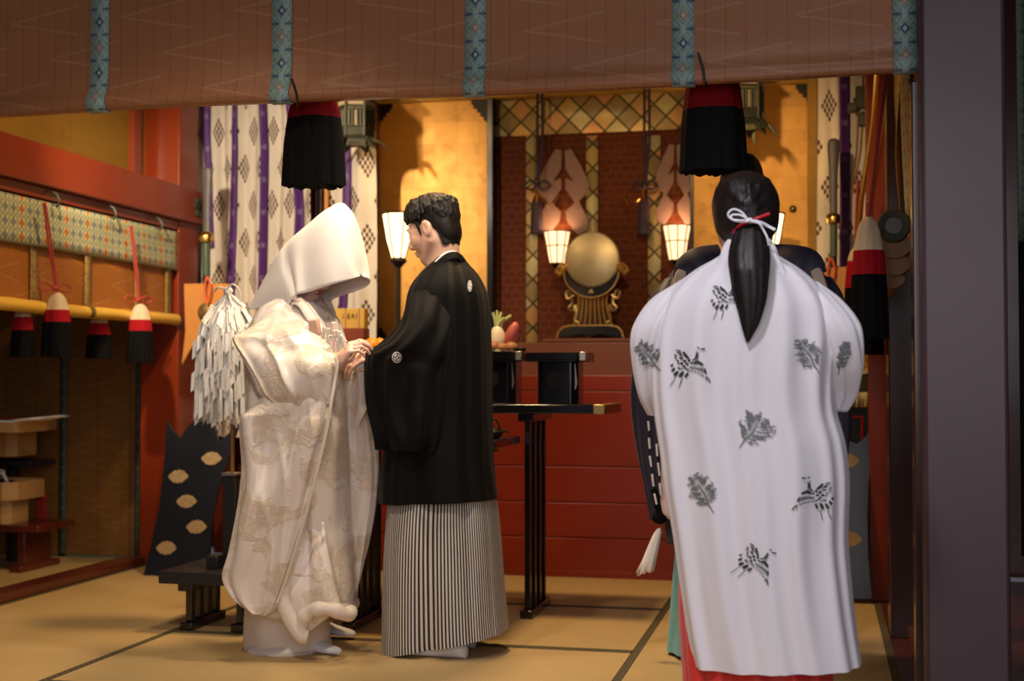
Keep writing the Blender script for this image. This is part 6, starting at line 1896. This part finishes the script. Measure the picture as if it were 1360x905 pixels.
weld(loft(rows, 60, 2.1, 6, folds([(3,.008),(5,.007)], 41, (1,1), 2, .01)).build('turned_lining', M_SHIRO, b, ang=180))
# collars crossing at the breast
for pts, w, m, nm in (
    ([at(388,404,BY-.11), at(394,402,BY-.125), at(402,406,BY-.14), at(412,420,BY-.17), at(426,440,BY-.185), at(438,462,BY-.20), at(446,480,BY-.20)], [.006,.012,.016,.019,.020,.019,.014], M_SATIN, 'robe_collar'),
    ([at(384,396,BY-.09), at(396,398,BY-.12), at(406,409,BY-.135), at(417,423,BY-.15), at(430,441,BY-.165), at(440,458,BY-.17)], [.010,.014,.016,.016,.015,.012], M_COLLAR, 'inner_collar'),
    ([at(396,398,BY-.085), at(405,402,BY-.11), at(413,412,BY-.125), at(424,428,BY-.14), at(434,444,BY-.15)], [.008,.011,.012,.012,.010], M_SATINW, 'under_collar'),
    ([at(432,396,BY+.06), at(437,408,BY+.03), at(441,424,BY+.0), at(443,440,BY-.04), at(443,458,BY-.08)], [.012,.018,.020,.020,.014], M_SATIN, 'robe_collar'),
    ([at(424,396,BY+.02), at(428,408,BY-.01), at(433,424,BY-.05), at(437,440,BY-.09)], [.010,.014,.015,.012], M_COLLAR, 'inner_collar')):
    mb = ribbon(pts, w, .0045, up=(.45,-.80,.35)); mb.build(nm, m, b, ang=60)
# brocade pouch, dagger pouch and tassel cords at the breast
def bar(p, q, w, d, m, nm):
    p, q = Vector(p), Vector(q); z = (q-p).normalized(); x = z.cross(Vector((0,-1,0))).normalized(); y = z.cross(x)
    M = Matrix((x, y, z)).transposed().to_4x4(); M.translation = (p+q)/2; mb = MB(); mb.cbox((0,0,0), (w, d, (q-p).length), 0, M); return mb.build(nm, m, b, bevel=min(w, d)*.28)
bar(at(421,450,BY-.205), at(416,424,BY-.215), .040, .026, M_PINKBROC, 'brocade_pouch')
bar(at(428,452,BY-.215), at(431,434,BY-.22), .013, .012, M_SATIN, 'pouch_flap')
bar(at(437,459,BY-.22), at(436,436,BY-.225), .018, .014, M_SATINW, 'folded_paper')
bar(at(443,462,BY-.225), at(443,428,BY-.23), .017, .017, M_PINK, 'dagger_pouch')
mb = MB(); rnd = random.Random(5); o = at(451,446,BY-.25)
for k in range(9):
    a = o+Vector((rnd.uniform(-.02,.02), rnd.uniform(-.01,.01), rnd.uniform(-.006,.012)))
    e = a+Vector((rnd.uniform(-.022,.022), rnd.uniform(-.01,.01), rnd.uniform(-.055,-.03)))
    mb.tube([Vector(q) for q in spline([a, (a+e)/2+Vector((rnd.uniform(-.02,.02),-.008,.02)), e], 4)], .0042, 7)
mb.ell(o, (.014,.012,.012)); mb.build('tassel_cord', M_ROPE, b)
mb = MB(); mb.tube([Vector(q) for q in spline([at(445,462,BY-.235), at(440,474,BY-.24), at(436,482,BY-.24)], 5)], [.006]*11, 7); mb.build('tassel_cord', M_ROPE, b)
# feet
tabi(b, atz(400, 868, 0)+Vector((-.06,.05,0)), (.95,-.18,0), .215, .036, .062)
tabi(b, atz(418, 848, 0)+Vector((-.05,.02,.012)), (1,-.05,0), .215, .036, .062)
# ------------------------------------------------------------------ woman seen from behind in the white crane robe
MY = 3.60
m_ = thing('person', 'woman seen from behind in a white robe with printed cranes, hair tied back', 'person', (at(1000, 900, MY).x, MY, 0))
hc = at(990, 293, MY-.005); hs = .95; HM = frame(97, 6, 0)
B = Body(); neck = at(994, 345, MY-.02); hip = at(1000, 560, MY)
head_sdf(B, hc, HM, hs, neck, True)
shL = neck+Vector((-.10,.04,-.12)); shR = neck+Vector((.10,.04,-.12))
torso_sdf(B, hip, neck, shL, shR, legs=[((hip.x-.09,MY,hip.z-.03), (hip.x-.09,MY+.02,.45), (hip.x-.09,MY,.07)), ((hip.x+.09,MY,hip.z-.03), (hip.x+.09,MY+.02,.45), (hip.x+.09,MY,.07))])
for sd, sh in ((-1, shL), (1, shR)):
    el = Vector((neck.x+sd*.20, MY+.06, neck.z-.30)); wr = Vector((neck.x+sd*.06, MY+.30, neck.z-.26))
    arm_sdf(B, sh, el, wr, (.045,.038,.025)); hand_sdf(B, wr, (-sd*.35,.9,.1), (sd*.6,.1,.8), -sd, (15,25,15), .9)
sdf_obj(B, .005, 'body', M_SKIN, m_)
# hair drawn back into a tail
Hb = Body(); HT = lambda p: hc+HM @ (Vector(p)*hs)
Hb.ell(HT((-.014,0,.038)), [.104,.0885,.092], HM, .01); Hb.ell(HT((-.045,0,-.020)), [.075,.080,.062], HM, .03)
Hb.ell(HT((.080,0,-.035)), [.078,.085,.085], HM, .012, -1)
for sd in (1, -1): Hb.ell(HT((.006,sd*.092,-.030)), [.026,.026,.034], HM, .008, -1)
tie = at(996, 294, MY-.115)
Hb.ell(HT((-.095,0,-.022)), [.030,.045,.035], HM, .03)
rnd = random.Random(8)
for k in range(60):
    a = rnd.uniform(.55, 2*math.pi-.55); h = rnd.uniform(-.02, .085)
    p0 = Vector((-.014+.106*math.cos(a)*math.sqrt(max(0,1-((h-.02)/.1)**2)), .087*math.sin(a)*math.sqrt(max(0,1-((h-.02)/.1)**2)), .02+h))
    q0 = HT(p0); q1 = q0*.5+tie*.5+HM @ Vector((-.018,0,.006)); Hb.cap(q0, q1, .006, .006, .006); Hb.cap(q1, tie, .006, .008, .006)
tail = [(996,292,.016),(996,305,.035),(995,325,.046),(995,345,.050),(996,370,.046),(997,395,.040),(997,415,.031),(996,432,.022),(994,446,.011),(993,455,.003)]
V, Fq = Hb.mesh(.005); V = smooth_mesh(V, Fq, 1)
hb = MB(); hb.v = [tuple(p) for p in V]; hb.f = [list(map(int, f)) for f in Fq]; hb.m = [0]*len(hb.f); hb.uv = [[(0,0)]*4]*len(hb.f)
mh = hb.build('hair', M_HAIR, m_, ang=180, recalc=False)
G = []
for i, (x, y, w) in enumerate(smooth_tab(tail, 6)):
    Yd = MY-.125-.055*min(1, max(0, (y-300)/60)); c = at(x, y, Yd)
    G.append([c+Vector((w*math.cos(a)*(1+.05*math.sin(6*a+i*.1)+.03*math.sin(13*a)), .55*w*math.sin(a)*(1+.07*math.sin(9*a+1)), 0)) for a in [2*math.pi*k/48 for k in range(48)]])
mb = MB(); mb.grid(G, cv=True); mb.build('hair_tail', M_HAIR, mh, ang=180)
# loose tips of the tail
# ribbon: white loops and one red strand
def Q(x, y, d=.15): return at(x, y, MY-d)
mb = MB()
for pts in ([(994,293),(985,282),(974,278),(967,284),(971,291),(984,293),(995,293)], [(995,293),(984,286),(972,286),(973,292),(988,295),(996,293)], [(996,293),(1006,294),(1018,300),(1029,306)], [(996,294),(1008,297),(1014,306),(1019,316),(1021,326)], [(996,294),(1010,295),(1022,301),(1030,305)]):
    mb.tube([Vector(p) for p in spline([Q(x, y, .158+.004*(i % 2)) for i, (x, y) in enumerate(pts)], 5)], .0028, 7)
mb.ell(Q(996,293,.155), (.008,.008,.007)); mb.build('white_hair_cord', M_ROPE2, mh)
mb = MB()
mb.tube([Vector(p) for p in spline([Q(996,294,.150), Q(1006,290,.150), Q(1022,284,.14)], 5)], [.003]*4+[.0045]*7, 7)
mb.tube([Vector(p) for p in spline([Q(995,295,.148), Q(985,298,.145), Q(974,308,.11), Q(966,316,.07)], 5)], [.005]*16, 7); mb.build('red_hair_cord', M_REDSTR, mh)
# white collar
mb = ribbon([at(955,372,MY-.105), at(968,345,MY-.105), at(977,328,MY-.09), at(994,322,MY-.085), at(1012,328,MY-.09), at(1022,345,MY-.105), at(1036,368,MY-.105)], [.020,.026,.030,.030,.030,.026,.020], .007, up=(0,-1,.35)); mb.build('collar', M_CHIHAYA, m_)
# robe
def fm(th, t, z):
    v = 0
    for c0, a, w, dr in ((4.712,.0,.1,0),(1.571,.018,.10,.0),(1.15,.022,.13,.10),(1.95,.020,.13,-.12),(.72,.018,.11,.02),(2.45,.018,.11,.0),(.42,.012,.08,0),(2.75,.012,.08,0)):
        v += a*math.exp(-((th-c0-dr*t)/w)**2)*min(1, t*2.2)
    v -= .008*math.exp(-((th-1.545)/.02)**2)
    return v+.014*noise.noise(Vector((math.cos(th)*4, 1.5*math.sin(th), z*2.0+2)))*(.4+t)
rows = [(966,334,1024,334,MY-.02,MY-.02,.078), (948,346,1044,346,MY-.015,MY-.015,.100), (922,361,1066,360,MY,MY,.118), (896,382,1090,382,MY,MY,.135), (876,410,1108,410,MY,MY,.15), (866,450,1114,450,MY,MY,.155), (866,500,1110,500,MY,MY,.155),
        (870,550,1112,545,MY,MY,.155), (877,600,1124,590,MY,MY,.16), (883,650,1129,640,MY,MY,.165), (893,705,1127,715,MY,MY,.17), (904,780,1132,780,MY,MY,.175), (913,835,1139,835,MY,MY,.18), (921,875,1146,877,MY,MY,.185)]
rm = loft(rows, 200, 2.6, 9, fm, True, False)
tb = BVHTree.FromPolygons([Vector(v) for v in rm.v], rm.f)
slv_rows = {
 -1: [(905,375,925,368,MY,MY-.02,.03), (872,398,926,392,MY+.01,MY-.03,.075), (853,428,918,420,MY+.02,MY-.03,.10), (848,452,908,450,MY+.02,MY-.03,.10), (853,490,900,490,MY+.03,MY-.02,.085), (862,528,893,525,MY+.04,MY-.01,.06), (869,552,884,552,MY+.04,MY,.02)],
 1: [(1060,372,1085,376,MY-.02,MY,.03), (1060,392,1112,400,MY-.03,MY+.01,.08), (1068,420,1131,428,MY-.04,MY+.02,.10), (1078,450,1136,450,MY-.04,MY+.02,.10), (1090,490,1129,490,MY-.03,MY+.03,.085), (1100,522,1117,525,MY-.01,MY+.04,.055), (1106,546,1112,548,MY,MY+.04,.02)]}
sm = {}
for sd in (-1, 1):
    sm[sd] = loft(slv_rows[sd], 72, 2.2, 7, folds([(2,.006),(5,.006),(8,.003)], 50+sd, (.4,1.1), 2.0, .016, (4,4)))
allv = [Vector(v) for v in rm.v]; allf = [list(f) for f in rm.f]
for sd in (-1, 1):
    bse = len(allv); allv += [Vector(v) for v in sm[sd].v]; allf += [[bse+i for i in f] for f in sm[sd].f]
tba = BVHTree.FromPolygons(allv, allf)
dark = crane(915, 487)+crane(1083, 661, 1.0, -1, 8)+crane(1003, 748, .96, 1, 24)+crane(966, 397, .9, 1, -10)
decals(rm, dark, 1, tba)
grey = pine(998, 575, 27, 26, 38, 1)+pine(935, 657, 19, 28, -28, 2)+pine(1076, 474, 18, 26, -30, 5, .9)
decals(rm, grey, 2, tba)
decals(sm[-1], pine(862, 474, 15, 24, -40, 3, .8), 1, tba); decals(sm[1], pine(1119, 476, 9, 24, 15, 4, .8), 1, tba)
weld(rm.build('printed_robe', [M_CHIHAYA, M_PRINT, M_PRINTG], m_, ang=180), 1e-5)
for sd in (-1, 1): weld(sm[sd].build('robe_sleeve', [M_CHIHAYA, M_PRINTG], m_, ang=180), 1e-5)
mb = MB(); 
# scarlet hakama
def hr(th, t, z): return .014*math.sin(13*th)*t+.006*math.sin(29*th+1)*t
rows = [(935,560,1085,560,MY,MY,.12), (920,660,1095,660,MY,MY,.135), (903,770,1104,770,MY,MY,.145), (906,850,1106,850,MY,MY,.15), (910,905,1106,905,MY,MY,.155), (912,985,1108,985,MY,MY,.16)]
weld(loft(rows, 120, 2.3, 5, hr, True, False).build('scarlet_hakama', M_REDHAKAMA, m_, ang=180), 1e-5)
for sd in (-1, 1): tabi(m_, (hip.x+sd*.09, MY-.06, 0), (0,1,0), .24)

# ------------------------------------------------------------------ priest beyond her
PY = 5.12
p_ = thing('person', 'priest in a navy robe, turquoise hakama and black cap, mostly hidden behind the crane robe', 'person', (at(990, 860, PY).x, PY, 0))
hc = at(988, 275, PY); HM = frame(92, 8, 0); B = Body(); neck = at(990, 335, PY); hip = at(992, 520, PY)
head_sdf(B, hc, HM, 1.0, neck)
shL = neck+Vector((-.12,0,-.11)); shR = neck+Vector((.12,0,-.11))
torso_sdf(B, hip, neck, shL, shR, legs=[((hip.x-.1,PY,hip.z-.03), (hip.x-.1,PY+.02,.48), (hip.x-.1,PY,.075)), ((hip.x+.1,PY,hip.z-.03), (hip.x+.1,PY+.02,.48), (hip.x+.1,PY,.075))])
for sd, sh in ((-1, shL), (1, shR)):
    el = Vector((neck.x+sd*.30, PY-.02, neck.z-.36)); wr = Vector((neck.x+sd*.16, PY+.26, neck.z-.34))
    arm_sdf(B, sh, el, wr); hand_sdf(B, wr, (-sd*.5,.8,.1), (sd*.6,.1,.8), -sd, (25,40,25), .95)
sdf_obj(B, .006, 'body', M_SKIN, p_)
Hb = Body(); HT = lambda q: hc+HM @ Vector(q)
Hb.ell(HT((-.018,0,.040)), [.104,.086,.090], HM, .01); Hb.ell(HT((-.055,0,-.025)), [.055,.070,.055], HM, .03); Hb.ell(HT((.078,0,-.035)), [.078,.085,.085], HM, .012, -1)
sdf_obj(Hb, .006, 'hair', M_HAIR, p_, 1)
# tall black cap with rounded top
M_CAP = mat('black_gauze_cap', (.006,.006,.006), rough=.3, coat=.3)
mb = MB(); G = []
for f, w, d in smooth_tab([(0,.088,.105),(.25,.086,.10),(.5,.080,.092),(.75,.068,.078),(.92,.046,.055),(1,.006,.008)], 5):
    c = at(986, 262, PY)+Vector((0,-.01,0))+Vector((0,-.02*f,f*.165))
    G.append([c+Vector((w*math.cos(a), d*math.sin(a), 0)) for a in [2*math.pi*k/32 for k in range(32)]])
mb.grid(G, cv=True); mb.build('cap', M_CAP, p_, ang=180)
rows = [(962,336,1020,336,PY,PY,.075), (935,340,1050,340,PY,PY,.11), (905,350,1080,350,PY,PY,.14), (885,375,1100,372,PY,PY,.16), (876,420,1110,415,PY,PY,.17), (880,480,1105,480,PY,PY,.17), (885,560,1100,560,PY,PY,.17), (880,640,1105,640,PY,PY,.18), (885,720,1100,720,PY,PY,.18)]
weld(loft(rows, 90, 2.4, 5, folds([(3,.01),(7,.006)], 61)).build('navy_robe', M_NAVY, p_, ang=180))
# shoulder flaps with the pale robe showing in the gap
for pts, m, nm, w in (([at(958,338,PY-.14), at(930,342,PY-.18), at(914,352,PY-.18), at(910,372,PY-.18)], M_NAVY, 'shoulder_flap', .045), ([at(1024,338,PY-.14), at(1052,340,PY-.18), at(1074,346,PY-.18), at(1082,366,PY-.18)], M_NAVY, 'shoulder_flap', .045)):
    ribbon(pts, w, .008, up=(0,-1,.4)).build(nm, m, p_)
for pts in ([at(910,352,PY-.17), at(903,368,PY-.19), at(900,392,PY-.19)], [at(1078,350,PY-.17), at(1086,366,PY-.19), at(1092,384,PY-.19)]):
    ribbon(pts, .020, .006, up=(0,-1,.3)).build('pale_shoulder_gap', M_BEIGE, p_)
# long sleeves
rowsL = [(884,372,910,366,PY-.03,PY-.05,.05), (868,395,915,392,PY-.05,PY-.08,.08), (858,430,915,430,PY-.05,PY-.08,.085), (846,470,912,470,PY-.05,PY-.08,.08), (839,510,910,510,PY-.05,PY-.08,.075), (840,550,905,550,PY-.05,PY-.08,.07), (847,600,900,600,PY-.05,PY-.08,.06), (857,650,898,650,PY-.05,PY-.08,.05), (865,690,893,692,PY-.05,PY-.08,.03)]
rowsR = [(1080,366,1102,370,PY-.05,PY-.03,.05), (1080,390,1116,394,PY-.08,PY-.05,.08), (1080,430,1124,430,PY-.08,PY-.05,.085), (1085,480,1131,480,PY-.08,PY-.05,.08), (1088,530,1132,530,PY-.08,PY-.05,.075), (1090,575,1130,575,PY-.08,PY-.05,.06), (1095,620,1122,622,PY-.08,PY-.05,.05)]
for rr, sd in ((rowsL, 71), (rowsR, 72)): weld(loft(rr, 64, 2.2, 6, folds([(2,.008),(5,.006)], sd, (.5,1.2), 1.5, .012, (3,3))).build('navy_sleeve', M_NAVY, p_, ang=180))
# laced cord along the left sleeve edge, ending in a white tassel
mb = MB()
for x0, y0, x1, y1 in ((861,560,862,572),(862,582,863,596),(863,606,865,620),(866,630,868,646),(869,656,872,670),(872,590,873,606),(874,615,876,632),(876,642,878,658)):
    mb.tube([at(x0,y0,PY-.165), at((x0+x1)/2,(y0+y1)/2,PY-.17), at(x1,y1,PY-.165)], .0042, 6)
mb.build('white_lacing', M_ROPE, p_)
mb = MB(); mb.ell(at(876,688,PY-.14), (.028,.024,.024)); mb.tube([at(868,650,PY-.14), at(874,675,PY-.15), at(880,692,PY-.14)], .012, 8); mb.build('black_knot', M_TBLACK, p_)
top = at(875, 702, PY-.14); e = at(857, 760, PY-.14); ax = (e-top); mb = MB(); G = []
for f, w in ((0,.006),(.1,.014),(.35,.020),(.7,.026),(1,.032)):
    c = top+ax*f; G.append([c+Vector((w*math.cos(a)*(1+.12*math.sin(5*a)), w*.6*math.sin(a), w*.3*math.cos(a)+(.008*math.sin(9*a) if f == 1 else 0))) for a in [2*math.pi*k/36 for k in range(36)]])
G.append([e+(q-e)*.1 for q in G[-1]])
mb.grid(G, cv=True); mb.build('white_tassel', M_ROPE, p_, ang=180)
rows = [(880,560,905,560,PY-.12,PY-.12,.03), (878,620,906,620,PY-.13,PY-.13,.035), (877,660,908,660,PY-.13,PY-.13,.035), (876,680,907,684,PY-.13,PY-.13,.03), (884,689,900,690,PY-.13,PY-.13,.012)]
weld(loft(rows, 48, 2.2, 6, folds([(3,.005)], 81)).build('pink_inner_sleeve', M_PINK, p_, ang=180))
rows = [(905,640,1070,640,PY,PY,.15), (897,740,1080,740,PY,PY,.18), (888,862,1090,862,PY,PY,.20)]
weld(loft(rows, 100, 2.3, 8, lambda th, t, z: .016*math.sin(11*th)*t, True, False).build('turquoise_hakama', M_TURQ, p_, ang=180), 1e-5)
for sd in (-1, 1): tabi(p_, (hip.x+sd*.1, PY-.07, 0), (0,1,0), .26)
# ------------------------------------------------------------------ camera, lights
cd = bpy.data.cameras.new('camera'); cam = bpy.data.objects.new('camera', cd); COL.objects.link(cam)
cam.location = (0, 0, EYE); cam.rotation_euler = (R(90)+PIT, 0, YAW)
cd.sensor_width = 36; cd.lens = F/1360*36; cd.clip_start = .05
cd.dof.use_dof = True; cd.dof.focus_distance = 4.4; cd.dof.aperture_fstop = 2.4
SC.camera = cam

def spot(loc, aim, power, col, ang, blend=.5, size=.05):
    l = bpy.data.lights.new('spot', 'SPOT'); l.energy = power; l.color = col; l.spot_size = R(ang); l.spot_blend = blend; l.shadow_soft_size = size
    o = bpy.data.objects.new('unseen_spot_light', l); COL.objects.link(o); o.location = loc
    d = Vector(aim)-Vector(loc); o.rotation_euler = d.to_track_quat('-Z', 'Y').to_euler(); return o
def area(loc, aim, power, col, sx, sy):
    l = bpy.data.lights.new('area', 'AREA'); l.energy = power; l.color = col; l.shape = 'RECTANGLE'; l.size = sx; l.size_y = sy
    o = bpy.data.objects.new('daylight_opening', l); COL.objects.link(o); o.location = loc
    d = Vector(aim)-Vector(loc); o.rotation_euler = d.to_track_quat('-Z', 'Y').to_euler(); return o
def point(loc, power, col, size=.04):
    l = bpy.data.lights.new('lamp', 'POINT'); l.energy = power; l.color = col; l.shadow_soft_size = size
    o = bpy.data.objects.new('lamp_light', l); COL.objects.link(o); o.location = loc; return o

WARM = (1.0, .66, .32); WARMW = (1.0, .80, .58)
# warm unseen spots inside, some along the head beam of the front blind
spot((-2.9, 4.6, 2.55), (-3.0, 7.2, 1.6), 230, WARMW, 62, .7)
spot((-.6, 4.6, 2.55), (-.55, 7.4, 1.7), 90, WARM, 55, .7)
spot((-2.7, 5.0, 2.9), (-2.0, 7.5, 1.9), 50, WARM, 50, .7)
spot((-.9, 4.40, 2.52), (-2.0, 4.95, 1.05), 90, WARMW, 62, .6, .08)
spot((-1.9, 4.42, 2.55), (-1.9, 5.3, .5), 60, WARMW, 80, .8, .08)
spot((-1.4, 5.4, 3.2), (-1.5, 5.3, 0), 260, WARM, 120, 1, .2)  # added downlight to brighten the tatami
spot((-2.3, 5.2, 3.1), (-3.5, 6.0, 1.6), 85, WARM, 75, .8)  # added to brighten the side blind and its valance
spot((-.5, 5.0, 3.1), (.3, 6.2, 1.6), 32, WARM, 60, .8)  # added to brighten the dark right-hand opening
# unseen spots added in the outer hall for extra brightness
spot((-.7, 1.9, 3.2), (-.15, 3.65, .9), 165, (.95,.92,1.0), 50, .8, .15)  # lifts the white crane robe, narrow cone keeps off the interior
spot((-1.9, 2.4, 3.2), (-1.9, 3.9, 0), 150, WARMW, 75, .9, .1)
# daylight from the open front of the hall
area((.3, -.8, 2.0), (-1.2, 5, 1.0), 66, (.97,.92,.95), 3.5, 2.2)

w = bpy.data.worlds.new('World'); SC.world = w; w.use_nodes = True
bg = w.node_tree.nodes['Background']; bg.inputs[0].default_value = (.75, .72, .85, 1); bg.inputs[1].default_value = .10
vs = SC.view_settings
SC.display_settings.display_device = 'sRGB'
vs.view_transform = 'Standard'; vs.look = 'None'; vs.gamma = 1; vs.use_curve_mapping = False; vs.exposure = 0
SC.cycles.use_denoising = True
SC.cycles.max_bounces = 8
